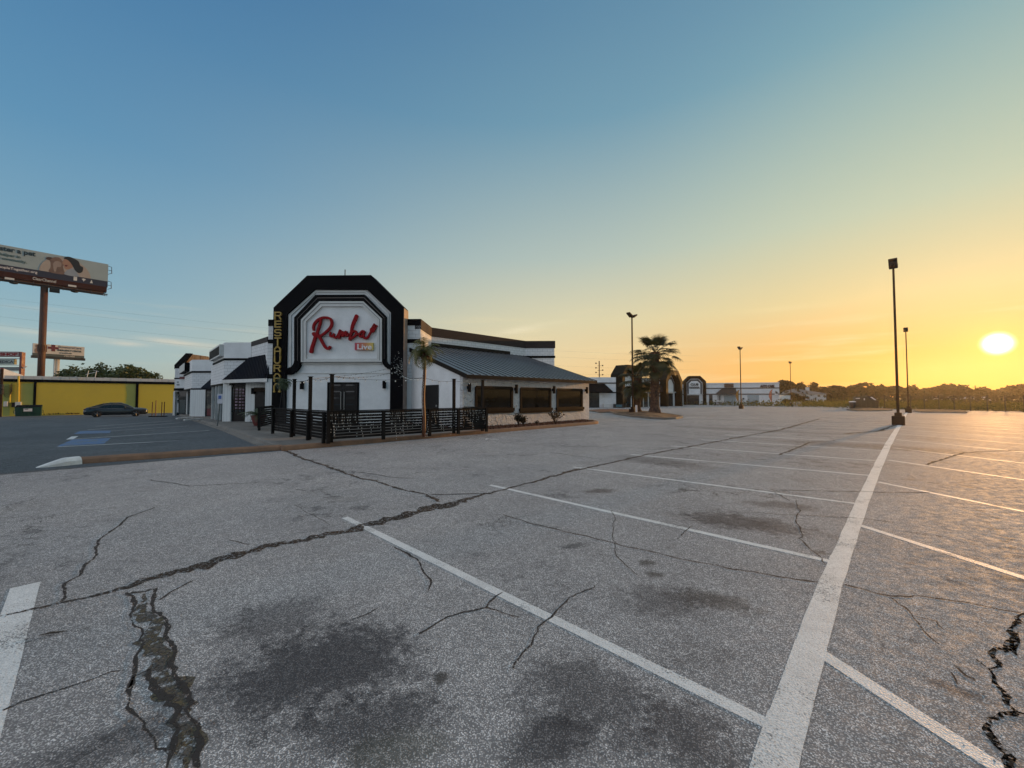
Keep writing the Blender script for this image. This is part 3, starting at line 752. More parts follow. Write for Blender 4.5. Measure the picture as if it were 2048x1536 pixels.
for uv, w_ in (
    ([(860,990),(920,988),(985,989)], 0.03),
    ([(128,1202),(130,1165),(165,1150),(190,1110),(195,1080),(240,1050),(255,1035),(310,1015)], 0.018),
    ([(0,1425),(80,1395),(160,1370),(250,1340)], 0.012),
    ([(840,1265),(900,1235),(965,1210),(1005,1185)], 0.012), ([(965,1210),(1040,1235)], 0.007),
    ([(1020,1335),(1070,1290),(1090,1245),(1130,1205),(1190,1170)], 0.010),
    ([(785,1092),(830,1120),(865,1160),(856,1182)], 0.014),
    ([(1005,1030),(1060,1045),(1120,1062),(1180,1075),(1260,1095),(1400,1125),(1560,1155),(1640,1165)], 0.013),
    ([(1690,1170),(1780,1192),(1850,1195),(1930,1205),(2010,1222),(2060,1230)], 0.012),
    ([(1780,1195),(1830,1240),(1880,1290)], 0.009), ([(1830,1236),(1872,1246),(1890,1262)], 0.006),
    ([(1592,1000),(1598,1078),(1640,1112),(1652,1130)], 0.010),
    ([(1545,985),(1580,1002)], 0.012), ([(325,1200),(345,1185),(390,1160)], 0.012), ([(700,1240),(760,1215)], 0.006),
    ([(1270,1150),(1240,1120),(1225,1080),(1228,1020)], 0.006), ([(1360,1080),(1385,1052)], 0.008),
    ([(590,1010),(640,1035),(665,1052)], 0.007), ([(460,1080),(500,1090)], 0.008), ([(1560,980),(1800,985),(1860,985)], 0.02), ([(1500,1025),(1700,1035),(1790,1045)], 0.010),
    ([(300,960),(380,972),(520,965)], 0.018), ([(700,942),(790,955),(830,957)], 0.02), ([(1100,905),(1200,918)], 0.03), ([(1690,868),(1760,862),(1790,850)], 0.12), ([(1560,910),(1620,885),(1680,880)], 0.05), ([(1850,930),(1930,905),(2048,900)], 0.04),
    ([(1900,1330),(1925,1352),(1950,1362)], 0.010), ([(1895,1345),(1915,1370)], 0.006)):
    crack(mb, uv, w_*1.15, 0.03)
structure(mb.build('hairline_cracks', M['thincrack'], recalc=False))
mb = MB()
crack(mb, [(2075,1222),(2048,1232),(2025,1258),(2016,1290),(1992,1312),(2003,1328),(1972,1338),(1990,1368),(2004,1398),(2034,1420),(1990,1442),(1986,1480),(2006,1512),(2012,1545)], [0.03,0.035,0.03,0.045,0.04,0.03,0.02,0.025,0.03,0.03,0.03,0.03,0.035,0.03], 0.03, seg=0.006, ragged=0.9, ws_=.8)
crack(mb, [(2010,1305),(2030,1300),(2040,1280)], 0.012, 0.008, seg=0.02)
t = NT('deep_open_crack'); t.col(t.mix(t.mr(t.noise(50, 4), .5, .6), (0.004,0.004,0.004), (0.05,0.04,0.03))); t.rough(1.0); t.set('Specular IOR Level', 0.0); crumble(t, 34, 0.51, 0.57); M['deepcrack'] = t.m
crack(mb, [(2035,1262),(2022,1296),(2034,1312)], 0.018, 0.02, seg=0.008)
crack(mb, [(1985,1345),(1962,1330),(1950,1318)], 0.010, 0.02, seg=0.008)
crack(mb, [(2030,1420),(2052,1428)], 0.014, 0.02, seg=0.008)
crack(mb, [(1990,1446),(1972,1438)], 0.012, 0.02, seg=0.008)
structure(mb.build('deep_crack', M['deepcrack'], recalc=False))
# broken-up patch on the left: ring cracks and a mossy strip
mb = MB()
crack(mb, [(262,1184),(268,1210),(262,1245),(288,1292),(268,1330),(256,1372),(252,1400),(262,1440),(280,1470),(300,1490),(335,1510)], [0.03,0.05,0.02,0.02,0.04,0.05,0.02,0.02,0.035,0.02,0.015], 0.045, seg=0.018, ws_=0.5)
crack(mb, [(300,1345),(262,1362),(250,1385)], 0.02, 0.045, seg=0.018, ws_=0.5)
crack(mb, [(308,1180),(322,1225),(332,1258),(346,1300),(360,1345),(372,1392),(376,1430),(388,1480),(398,1536)], [0.05,0.04,0.05,0.05,0.055,0.04,0.025,0.04,0.06], 0.045, seg=0.018, ws_=0.5)
crack(mb, [(298,1345),(310,1380),(330,1420),(345,1460),(340,1500),(345,1540)], [0.06,0.06,0.05,0.04,0.04,0.05], 0.045, seg=0.018, ws_=0.5)
crack(mb, [(262,1186),(290,1184),(305,1178)], 0.02, 0.01, seg=0.02)
structure(mb.build('broken_patch_cracks', M['thincrack'], recalc=False))
t = NT('moss_and_dirt_in_crack'); c = t.mix(t.mr(t.noise(7, 6, 0.8), 0.42, 0.6), (0.085,0.085,0.08), (0.10,0.085,0.045)); c = t.mix(t.mr(t.noise(60, 4), 0.45, 0.62), c, (0.02,0.02,0.02)); t.col(c); t.rough(0.95); t.bump(t.noise(50, 5), 1.0, 0.02); crumble(t, 13, 0.48, 0.60); M['moss'] = t.m
mb = MB()
crack(mb, [(288,1190),(296,1230),(306,1270),(322,1320),(336,1370),(350,1420),(368,1470),(375,1545)], [0.03,0.09,0.10,0.10,0.09,0.07,0.09,0.08], 0.03, zo=0.008, seg=0.02, ragged=0.8)
structure(mb.build('dirt_strip', M['moss'], recalc=False))

# ---------------------------------------------------------------- islands
def island(name, uv, h, m, mk, inset=0.16):
    P = [G(u, v).xy for u, v in uv]; n = len(P); c = sum(P, Vector((0,0)))/n
    mb = MB(); mb2 = MB()
    out = [(p.x, p.y, gh(p.x,p.y)-0.05) for p in P]; top = [(p.x, p.y, gh(p.x,p.y)+h) for p in P]
    inn = []
    for p in P: d = (c-p).normalized()*inset; q = p+d; inn.append((q.x, q.y, gh(q.x,q.y)+h))
    o = len(mb.v); mb.v += out+top+inn
    for i in range(n):
        j = (i+1) % n; mb.f.append((i, j, n+j, n+i)); mb.f.append((n+i, n+j, 2*n+j, 2*n+i))
    structure(mb.build(name+'_kerb', mk))
    N = 5
    for k in range(N+1):
        f = k/N
        for q in inn:
            x = q[0]*(1-f)+c.x*f; y = q[1]*(1-f)+c.y*f; mb2.v.append((x, y, q[2]-0.02+0.14*sin(f*pi/2)+0.05*noise.noise(Vector((x*1.3, y*1.3, 0)))*(0 if k == 0 else 1)))
    for k in range(N):
        for i in range(n): j = (i+1) % n; mb2.f.append((k*n+i, k*n+j, (k+1)*n+j, (k+1)*n+i))
    structure(mb2.build(name+'_soil', m))
t = NT('dry_soil_with_leaf_litter'); c = t.mix(t.mr(t.noise(1.6, 6, 0.7), 0.4, 0.62), (0.07,0.032,0.018), (0.20,0.13,0.07)); t.col(c); t.rough(0.95); t.bump(t.noise(22, 5), 1.0, 0.04); M['soil'] = t.m
island('palm_island', [(1219,825.5),(1232,829.5),(1262,834),(1300,838),(1330,839.5),(1352,838.5),(1366,836),(1360,833.5),(1340,830),(1310,826),(1280,823.5),(1250,822.5),(1228,823)], 0.14, M['soil'], M['concrete'])
island('plaza_island', [(1174,822),(1200,826),(1240,824.5),(1268,822.5),(1266,820.5),(1240,820),(1200,820)], 0.12, M['mulch'], M['concrete'])
island('skip_island', [(1693,820.5),(1715,822.5),(1760,822.5),(1785,821.5),(1780,818),(1740,816.5),(1705,817)], 0.14, M['soil'], M['concrete'])
island('fence_island', [(1826,823),(1842,825),(1900,826),(1934,826.5),(1936,824),(1920,822),(1880,820.5),(1836,820)], 0.14, M['soil'], M['concrete'])

# loose grit gathered along the cracks
mb = MB(); lineP = [G(*q) for q in ((0,1235),(130,1205),(265,1172),(400,1130),(520,1098),(640,1072),(740,1050),(880,1012),(960,992),(1180,935))]+[None]+[G(*q) for q in ((270,1190),(300,1290),(320,1400),(350,1530))]+[None]+[G(*q) for q in ((2048,1232),(1995,1330),(2000,1420),(2000,1520))]
for i in range(len(lineP)-1):
    if lineP[i] is None or lineP[i+1] is None: continue
    for k in range(90 if i < 14 else 25):
        p = lineP[i].lerp(lineP[i+1], random.random()); p = Vector((p.x+random.gauss(0,.10), p.y+random.gauss(0,.10), .002)); s = random.uniform(.0025,.008)
        mb.add([p+Vector((random.uniform(-s,s)*1.2, random.uniform(-s,s)*1.2, 0)) for _ in range(3)]+[p+Vector((0,0,s*.4))], ((0,1,3),(1,2,3),(2,0,3)))
for k in range(450):
    p = G(random.uniform(-50, 2090), 1000+random.random()**1.5*560); s = random.uniform(.002,.006); p.z = .001
    mb.add([p+Vector((random.uniform(-s,s)*1.3, random.uniform(-s,s)*1.3, 0)) for _ in range(3)]+[p+Vector((0,0,s*.4))], ((0,1,3),(1,2,3),(2,0,3)))
structure(mb.build('loose_grit', paint('grit_stone', (0.22,0.20,0.18), 0.9, 0.4, 30), recalc=False), 'stuff')
# ================================================================ RESTAURANT
D12 = (R-L).normalized()                                 # direction of the chamfered front, viewer's left to right
def fac_at(u0, Y0, d, u1=None, ln=None):
    p = PY(u0, Y0)
    if u1 is not None:
        a = (u1-CX)/F; # solve (p.x+d.x*s)/(p.y+d.y*s)=tan
        k = ray(u1, 793.5)[0]/ray(u1, 793.5)[1]; ln = (p.x-k*p.y)/(k*d.y-d.x)
    return Fac(p, p+d*ln)
rest = root('restaurant_building', 'white restaurant with black octagonal arch front, red script sign and dark metal roof wing', 'restaurant', (-6, 19, 0))
Ya = 21.2; JY = 22.2
fa = fac_at(547, Ya, D12, u1=808)                        # arch front plane
jog = fac_at(534, JY, D12, u1=840)                    # wall plane either side of the arch
ret_d = Vector((D12.y*-1, D12.x))                        # straight back from the front
cA = jog.o+jog.d*jog.len
# return wall going back to u=862
def hitdir(p, d, u):
    k = ray(u, 793.5)[0]/ray(u, 793.5)[1]; return p+d*((p.x-k*p.y)/(k*d.y-d.x))
cB = hitdir(cA, ret_d, 862)
cC = hitdir(cB, R, 1051)
cD = hitdir(cC, D12, 1109)
lA = jog.o.copy()
lB = hitdir(lA, L, 501)
PZ0, PZ1 = ZY(673, cB.y, 862), ZY(655, cB.y, 862)        # coping band heights
JZ1 = ZY(640, JY, 830); JZ0 = ZY(652, JY, 830)
# main block
path = [lB, lA, cA, cB, cC, cD, cD+L*30]
mb = MB(); band(mb, [lA, cA, cB, cC, cD, cD+L*30], -0.1, PZ0, 0, 0.3); mb.build('wall', M['brick'], rest)
mb = MB(); band(mb, [cA-D12*0.0, cB, cC, cD, cD+L*30], PZ0, PZ1, 0.03, 0.36); mb.build('coping', M['brickband'], rest)
mb = MB(); band(mb, [lA, cA+ret_d*-0.0], PZ0, JZ0, 0.0, 0.3); mb.build('upper_wall', M['white'], rest)
mb = MB(); band(mb, [lA, cA], JZ0, JZ1+0.02, 0.035, 0.4); mb.build('front_coping', M['black'], rest)
zb = ZY(681, JY, 828)
mb = MB(); band(mb, [lA, cA-D12*0.02], zb-0.17, zb+0.06, 0.03, 0.02); mb.build('trim_band', M['black'], rest)
mb = MB(); band(mb, [cC-R*0.0+ret_d*0.1, cC+D12*0.0, cD, cD+L*2], ZY(716, cD.y, 1108), ZY(711.5, cD.y, 1108), 0.03, 0.02); mb.build('trim_band', M['black'], rest)
# flat roof behind the parapet
mb = MB(); zt = PZ0-0.4
pr_ = [(p.x, p.y, zt) for p in (lA+ret_d*0.2, cA+ret_d*0.2+D12*-.1, cB+L*0.2, cC+L*0.2, cD+L*0.3-R*.1, cD+L*29, lB+L*20)]; mb.prism([(x, y, z-0.1) for x, y, z in pr_], pr_)
mb.build('flat_roof', M['roofwhite'], rest)
# --- the arch
def sz(uv, off=0): return [fa.L(u, v, off) for u, v in uv]
z0 = SW
OUT = [(547,615),(614,551),(742,550),(807.5,614.5)]; INN = [(573.7,628),(628.5,578.5),(733,578.5),(781.7,625)]
FO = -0.27                                               # the black frame stands a little proud of the recess
o_ = sz(OUT, FO); i_ = sz(INN, FO)
q0, q1 = o_[0][0], o_[3][0]; qi0, qi1 = i_[0][0], i_[3][0]
mb = MB()
fa.prism(mb, [(q0, z0), (qi0, z0), i_[0], o_[0]], -1.1, FO)
fa.prism(mb, [o_[0], i_[0], i_[1], o_[1]], -1.1, FO)
fa.prism(mb, [o_[1], i_[1], i_[2], o_[2]], -1.1, FO)
fa.prism(mb, [o_[2], i_[2], i_[3], o_[3]], -1.1, FO)
fa.prism(mb, [(qi1, z0), (q1, z0), o_[3], i_[3]], -1.1, FO)
arch = mb.build('arch_frame', M['black'], rest)
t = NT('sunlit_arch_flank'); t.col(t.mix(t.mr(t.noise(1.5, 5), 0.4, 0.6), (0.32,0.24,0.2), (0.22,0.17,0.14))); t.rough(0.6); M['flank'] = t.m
mb = MB(); fa.box(mb, q1, q1+0.02, z0, o_[3][1]-0.05, -1.1, FO-0.012); mb.build('arch_side_panel', M['flank'], arch)
# recessed white wall behind
mb = MB(); fa.prism(mb, [(qi0-0.02, z0), (qi1+0.02, z0), (qi1+0.02, i_[3][1]), (i_[2][0], i_[2][1]+0.03), (i_[1][0], i_[1][1]+0.03), (qi0-0.02, i_[0][1])], -1.0, -0.42)
fw = mb.build('front_wall', M['white'], rest)
# recessed border following the arch
def octa(uvs_out, uvs_in, o0, o1, mb):
    a = [fa.L(u, v, o1) for u, v in uvs_out]; b = [fa.L(u, v, o1) for u, v in uvs_in]
    for k in range(len(a)-1): fa.prism(mb, [a[k], b[k], b[k+1], a[k+1]], o0, o1)
mb = MB()
octa([(577,739),(577,629.5),(629.8,581.5),(732,581.5),(778.3,627),(778.3,738)], [(582,739),(582,631),(631.5,585),(730.3,585),(774,630),(774,738)], -0.42, -0.36, mb)
mb.build('border_trim', M['cream'], rest)
mb = MB()                                                # black pipe band with a groove
BO = [(588,722),(588,635),(630.6,589.5),(729,589),(772.3,633.5),(772.3,722)]; BI = [(601.6,722),(601.6,639),(638.7,602.5),(726.5,602.5),(763.4,637),(763.4,722)]
MO = [(593.6,722),(593.6,636.6),(634,594.7),(728,594.3),(768.6,635),(768.6,722)]; MI = [(595.4,722),(595.4,637.4),(635,596.4),(727.5,596),(767.4,635.6),(767.4,722)]
octa(BO, MO, -0.42, -0.20, mb); octa(MI, BI, -0.42, -0.20, mb)
# elbows at the feet
def elbow(mb, uc, vc, ri, ro, a0, a1, o0, o1, n=8):
    c = fa.L(uc, vc, o1); k = Ya/770
    for i in range(n):
        x0, x1 = a0+(a1-a0)*i/n, a0+(a1-a0)*(i+1)/n
        fa.prism(mb, [(c[0]+ri*k*cos(x0), c[1]+ri*k*sin(x0)), (c[0]+ro*k*cos(x0), c[1]+ro*k*sin(x0)), (c[0]+ro*k*cos(x1), c[1]+ro*k*sin(x1)), (c[0]+ri*k*cos(x1), c[1]+ri*k*sin(x1))], o0, o1)
elbow(mb, 573.6, 722, 14.4, 28, 0, -pi/2, -0.42, -0.2); elbow(mb, 784.5, 718.5, 12.2, 21.1, pi, 1.5*pi, -0.42, -0.2)
fa.px(mb, [(573,748),(573,738),(580,734),(583,748)], -0.42, -0.2)
mb.build('black_pipe_band', M['black'], rest)
mb = MB(); octa(MO, MI, -0.42, -0.23, mb); mb.build('band_groove', paint('band_groove_grey', (0.16,0.13,0.12), 0.4, 0.2, 3), rest)
# sign board
SO = [(601.6,724),(601.6,639),(638.7,602.5),(726.5,602.5),(763.4,637),(763.4,723.5)]
SI = [(611.5,717.5),(611.5,643.7),(643.7,612.5),(724.8,612.5),(753.7,641),(753.7,717)]
mb = MB(); fa.px(mb, [SO[i] for i in (0,5,4,3,2,1)], -0.42, -0.26); board = mb.build('sign_board', M['white'], rest)
mb = MB(); octa(SO, SI, -0.26, -0.15, mb); fa.px(mb, [(601.6,724),(763.4,723.5),(753.7,717),(611.5,717.5)], -0.26, -0.15); mb.build('board_rim', M['cream'], board)
mb = MB(); octa([(605,722),(605,641),(640.2,606),(725.8,606),(759.8,638.5),(759.8,721)], [(606.3,722),(606.3,641.6),(640.9,607.4),(725.4,607.4),(758.4,639),(758.4,721)], -0.15, -0.135, mb); mb.build('rim_groove', paint('rim_shadow_gap', (0.25,0.25,0.25), 0.7, 0.1, 3), board)
mb = MB(); fa.pxbox(mb, 602, 727, 763, 729, -0.42, -0.33); fa.pxbox(mb, 585, 745.6, 781, 747, -0.42, -0.38); mb.build('ledge', M['cream'], rest)
# script sign traced from the letters
def s_px(pts): return [fa.L(610+x*160/2048, 620+y*100/1280, 0.02) for x, y in pts]
mb = MB(); px = Ya/770*160/2048
def stroke(pts, wd, lay=0):
    w_ = [q*px for q in wd] if hasattr(wd, '__len__') else wd*px
    fa.ribbon(mb, s_px(pts), w_, -0.2+lay*0.0, -0.08+lay*0.007)
stroke([(190,500),(180,430),(215,330),(300,240),(400,190),(500,180),(600,205),(650,270),(650,370),(600,460),(520,540),(430,610),(340,660),(240,660),(190,620),(180,590),(230,580)], [50,58,62,64,60,58,60,62,62,60,58,56,60,64,60,50,44], 0)
stroke([(372,230),(350,340),(310,470),(280,570),(240,660),(190,820),(150,950),(128,1060)], [50,56,56,56,70,70,74,84], 1)
stroke([(300,620),(350,700),(420,830),(480,930),(545,985),(600,960),(610,935)], [56,62,64,62,60,62,50], 2)
stroke([(620,570),(610,620),(625,665),(670,660),(710,600),(700,650),(720,700),(770,700),(815,640),(850,560),(868,510)], 46, 0)
stroke([(868,510),(850,600),(838,690),(850,710)], 50, 1)
stroke([(845,690),(890,600),(925,555),(950,560),(935,640),(945,660),(985,590),(1015,545),(1035,560),(1020,630),(1050,650),(1095,610)], 44, 3)
stroke([(1290,140),(1265,210),(1210,330),(1175,450),(1155,560),(1130,680),(1122,745)], [84,88,80,66,62,62,66], 0)
stroke([(1130,690),(1160,600),(1220,530),(1275,540),(1290,590),(1260,650),(1190,700),(1130,740)], 48, 2)
stroke([(1240,660),(1310,620),(1370,600),(1430,540),(1480,530),(1500,560)], 46, 3)
stroke([(1500,560),(1440,540),(1385,590),(1370,650),(1405,680),(1450,640),(1485,560),(1470,640),(1490,700),(1535,720),(1590,680),(1630,610),(1670,540)], [46,46,46,46,46,46,44,48,50,52,48,42,44], 1)
fa.prism(mb, s_px([(1650,560),(1636,500),(1650,460),(1700,430),(1770,500),(1750,545),(1700,570)]), -0.2, -0.07)
for a, b in (((1672,470),(1752,345)), ((1702,492),(1785,372)), ((1740,515),(1825,395))): stroke([a, ((a[0]+b[0])/2, (a[1]+b[1])/2), b], 28, 1)
fa.prism(mb, s_px([(1655,460),(1700,400),(1800,460),(1755,525)]), -0.2, -0.085)
mb.build('script_lettering', M['red'], board)
t = NT('live_sign_gradient_face'); sp = t.n.new('ShaderNodeSeparateXYZ'); t.l.new(t.pos, sp.inputs[0])
xq0 = fa.P(fa.L(709,690)[0],0).x; xq1 = fa.P(fa.L(746,690)[0],0).x
rp = t.n.new('ShaderNodeValToRGB'); t.l.new(t.mr(sp.outputs[0], xq0, xq1, 0, 1, 'LINEAR'), rp.inputs[0])
el = rp.color_ramp.elements; el[0].color = (0.42,0.02,0.06,1); el[1].color = (0.62,0.50,0.10,1); e = el.new(0.55); e.color = (0.55,0.20,0.08,1); t.col(rp.outputs[0]); t.rough(0.4)
mb = MB(); fa.pxbox(mb, 709.6, 685.4, 746, 700, -0.26, -0.12); fa_live = mb.build('live_sign_box', t.m, board)
a0 = fa.L(713, 699-0.5); a1 = fa.L(742.2, 687.6)
mb = MB(); fa.text(mb, 'Live', a0[0], a1[0], a0[1], a1[1], -0.095, 0.03, 0.02); mb.build('live_lettering', M['signwhite'], fa_live)
mb = MB(); fa.pxbox(mb, 642, 673, 700, 673.6, -0.26, -0.25); mb.build('board_seam', M['fascia'], board)
# RESTAURAN(T) letters: strokes on a 4x5 grid
def glyph(mb, g, x0, x1, y0, y1, off):
    W = x1-x0; Hh = y1-y0; th = 0.060
    X = lambda a: x0+a*W; Y = lambda b: y0+b*Hh
    S = {'R': [[(0,0),(0,1)],[(0,.97),(.8,.97),(1,.85),(1,.65),(.8,.5),(0,.5)],[(.62,.5),(.72,.40),(1.0,.0)]],
         'E': [[(0.03,0),(0.03,1)],[(0,.96),(1,.96)],[(0,.5),(1,.5)],[(0,.04),(1,.04)]],
         'S': [[(1,.85),(.85,.96),(.15,.96),(0,.85),(0,.62),(.15,.5),(.85,.5),(1,.38),(1,.15),(.85,.04),(.15,.04),(0,.15)]],
         'T': [[(0,.96),(1,.96)],[(.5,0),(.5,.96)]], 'A': [[(0,0),(0,.7),(.3,.96),(.7,.96),(1,.7),(1,0)],[(0,.4),(1,.4)]],
         'U': [[(0,1),(0,.25),(.25,.04),(.75,.04),(1,.25),(1,1)]], 'N': [[(0,0),(0,.7),(.3,.96),(.7,.96),(1,.7),(1,0)],[(-.1,.04),(.15,.04)],[(.85,.04),(1.1,.04)]]}[g]
    for k, st_ in enumerate(S):
        for j in range(len(st_)-1): fa.ribbon(mb, [(X(st_[j][0]), Y(st_[j][1])), (X(st_[j+1][0]), Y(st_[j+1][1]))], th, off-0.07, off+0.004*k+0.0013*j, sub=1)
rowsv = [(624,640),(641.5,656),(658.5,673.5),(675,692.5),(693,710),(711,728),(729.5,744),(746.5,764),(766,785)]
xl = [(550.4,564.5),(550.4,564.5),(550.2,564.2),(549.8,564),(549.6,563.2),(549.4,563),(549,562.8),(548.8,562.4),(548.5,562)]
for g, (va, vb), (ua, ub) in zip('RESTAURAN', rowsv, xl):
    mb = MB(); a = fa.L(ua, vb, FO); b = fa.L(ub, va, FO); glyph(mb, g, a[0]+0.03, b[0]-0.03, a[1]+0.03, b[1]-0.02, FO+0.08)
    mb.build('gold_letter', M['gold'], arch)
# double door, sconces, antenna
def sconce(fc, u0, v0, u1, v1, off, par, m=None):
    mb = MB(); fc.pxbox(mb, u0, v0, u1, v1, off+0.06, off+0.2); um = (u0+u1)/2; vm = (v0+v1)/2
    fc.pxbox(mb, um-1.2, vm-2, um+1.2, vm+2, off, off+0.06); mb.build('wall_lamp', M['black'], par, bevel=0.008)
sconce(fa, 599.5, 762.5, 605.5, 778.5, -0.42, rest); sconce(fa, 764.8, 761.5, 770.5, 777, -0.42, rest)
mb = MB(); qa, zt = fa.L(655.3, 764.5, -0.42); qb, _ = fa.L(718.6, 764.5, -0.42)
fa.box(mb, qa, qa+0.09, z0, zt, -0.44, -0.38); fa.box(mb, qb-0.09, qb, z0, zt, -0.44, -0.38); fa.box(mb, qa+0.09, qb-0.09, zt-0.09, zt, -0.44, -0.38)
dfr = mb.build('door_frame', M['black'], rest)
for s_ in range(2):
    w2 = (qb-qa-0.18)/2; x0 = qa+0.09+s_*w2; mb = MB(); fa.box(mb, x0+0.005, x0+w2-0.005, z0, zt-0.09, -0.43, -0.40)
    for k in range(6): fa.box(mb, x0+0.10, x0+w2-0.10, z0+0.2+k*0.36, z0+0.2+k*0.36+0.24, -0.40, -0.385)
    dd = mb.build('door', M['door'], rest)
    mb = MB()
    for k in range(6): fa.box(mb, x0+0.16, x0+w2-0.16, z0+0.29+k*0.36, z0+0.29+k*0.36+0.06, -0.385, -0.380)
    mb.build_split('door_glass_slot', M['storeglass'], dd)
    mb = MB(); xx = x0+w2-0.09 if s_ == 0 else x0+0.09; mb.tube([fa.P(xx, z0+0.75, -0.33), fa.P(xx, z0+1.75, -0.33)], 0.015); fa.box(mb, xx-0.01, xx+0.01, z0+0.8, z0+0.82, -0.39, -0.33); fa.box(mb, xx-0.01, xx+0.01, z0+1.68, z0+1.7, -0.39, -0.33)
    mb.build('door_handle', M['steel'], dd)
mb = MB(); p = fa.P(*fa.L(690, 551, -0.5), -0.5); mb.tube([p-Vector((0,0,.1)), p+Vector((0,0,0.34))], 0.025, 6); mb.build('roof_vent_pipe', M['wire'], rest)

# --- low wing with the standing seam roof
W0 = G(925, 855, 0.13).xy
Wd = hitdir(W0, R, 1178); Lw = (Wd-W0).length
def Q(s, t, z): p = W0+R*s+L*t; return Vector((p.x, p.y, z))
EZ = ZY(749.5, Q(0,-0.3,0).y, 924); TW = torl(cB)[1]-torl(W0)[1]+0.02; SL = (ZY(693, cB.y, 861)-EZ)/(TW+0.3)
wf = Fac(W0, Wd); ws = Fac(W0+L*7, W0)
rz = lambda t: EZ+SL*(t+0.3)
mb = MB(); wf.box(mb, 0, Lw, 0, EZ+0.0, -0.22, 0.0); wall = mb.build('stucco_wall', M['stucco'], rest)
mb = MB()                                                # gable side wall
mb.prism([Q(0.01,0.2,0), Q(0.01,TW,0), Q(0.01,TW,rz(TW)-0.06), Q(0.01,0.2,rz(0.2)-0.06)], [Q(0.2,0.2,0), Q(0.2,TW,0), Q(0.2,TW,rz(TW)-0.06), Q(0.2,0.2,rz(0.2)-0.06)])
mb.prism([Q(Lw-0.2,0.2,0), Q(Lw-0.2,TW,0), Q(Lw-0.2,TW,rz(TW)-0.06), Q(Lw-0.2,0.2,rz(0.2)-0.06)], [Q(Lw,0.2,0), Q(Lw,TW,0), Q(Lw,TW,rz(TW)-0.06), Q(Lw,0.2,rz(0.2)-0.06)])
mb.build_split('side_wall', M['siding'] if False else M['white'], rest)
mb = MB(); OV = 0.35; s0, s1 = -0.06, Lw+0.38
mb.prism([Q(s0,-OV,rz(-OV)), Q(s1,-OV,rz(-OV)), Q(s1,TW+0.3,rz(TW+0.3)), Q(s0,TW+0.3,rz(TW+0.3))], [Q(s0,-OV,rz(-OV)+0.03), Q(s1,-OV,rz(-OV)+0.03), Q(s1,TW+0.3,rz(TW+0.3)+0.03), Q(s0,TW+0.3,rz(TW+0.3)+0.03)])
n = int((s1-s0)/0.42); fr0 = len(mb.f)
for k in range(n+1):
    s = s0+0.02+(s1-s0-0.04)*k/n
    a = [Q(s-0.016,-OV-0.01,rz(-OV)+0.03), Q(s+0.016,-OV-0.01,rz(-OV)+0.03), Q(s+0.016,TW,rz(TW)+0.03), Q(s-0.016,TW,rz(TW)+0.03)]
    mb.prism(a, [q+Vector((0,0,0.030)) for q in a])
mb.build('standing_seam_roof', M['roof'], rest, m2=paint('shade_toned_rib_metal', (0.018,0.019,0.024), 0.5, 0.15, 0.8, metal=0.2), f2=fr0)  # ribs coloured darker than the panels to stand in for their shadow lines
mb = MB()
zf = rz(-OV)
mb.hexa([Q(s0,-OV-0.03,zf-0.16), Q(s1,-OV-0.03,zf-0.16), Q(s1,-OV,zf-0.16), Q(s0,-OV,zf-0.16), Q(s0,-OV-0.03,zf+0.028), Q(s1,-OV-0.03,zf+0.028), Q(s1,-OV,zf+0.028), Q(s0,-OV,zf+0.028)])
for s_ in (s0-0.03, s1):
    mb.prism([Q(s_,-OV-0.03,zf-0.16), Q(s_,TW,rz(TW)-0.17), Q(s_,TW,rz(TW)+0.045), Q(s_,-OV-0.03,zf+0.045)], [Q(s_+0.03,-OV-0.03,zf-0.16), Q(s_+0.03,TW,rz(TW)-0.17), Q(s_+0.03,TW,rz(TW)+0.045), Q(s_+0.03,-OV-0.03,zf+0.045)])
mb.build('fascia_board', M['fascia'], rest)
mb = MB(); mb.prism([Q(s0,-OV+0.0,zf-0.13), Q(s1,-OV,zf-0.13), Q(s1,0.0,EZ-0.06), Q(s0,0.0,EZ-0.06)], [Q(s0,-OV,zf-0.10), Q(s1,-OV,zf-0.10), Q(s1,0.0,EZ-0.03), Q(s0,0.0,EZ-0.03)]); mb.build('soffit', M['cream'], rest)
mb = MB(); mb.prism([Q(0,TW-0.05,rz(TW)-0.02), Q(s1-1.5,TW-0.05,rz(TW)-0.02), Q(s1-1.5,TW-0.05,rz(TW)+0.25), Q(0,TW-0.05,rz(TW)+0.25)], [Q(0,TW-0.02,rz(TW)-0.02), Q(s1-1.5,TW-0.02,rz(TW)-0.02), Q(s1-1.5,TW-0.02,rz(TW)+0.25), Q(0,TW-0.02,rz(TW)+0.25)]); mb.build('roof_flashing', M['fascia'], rest)
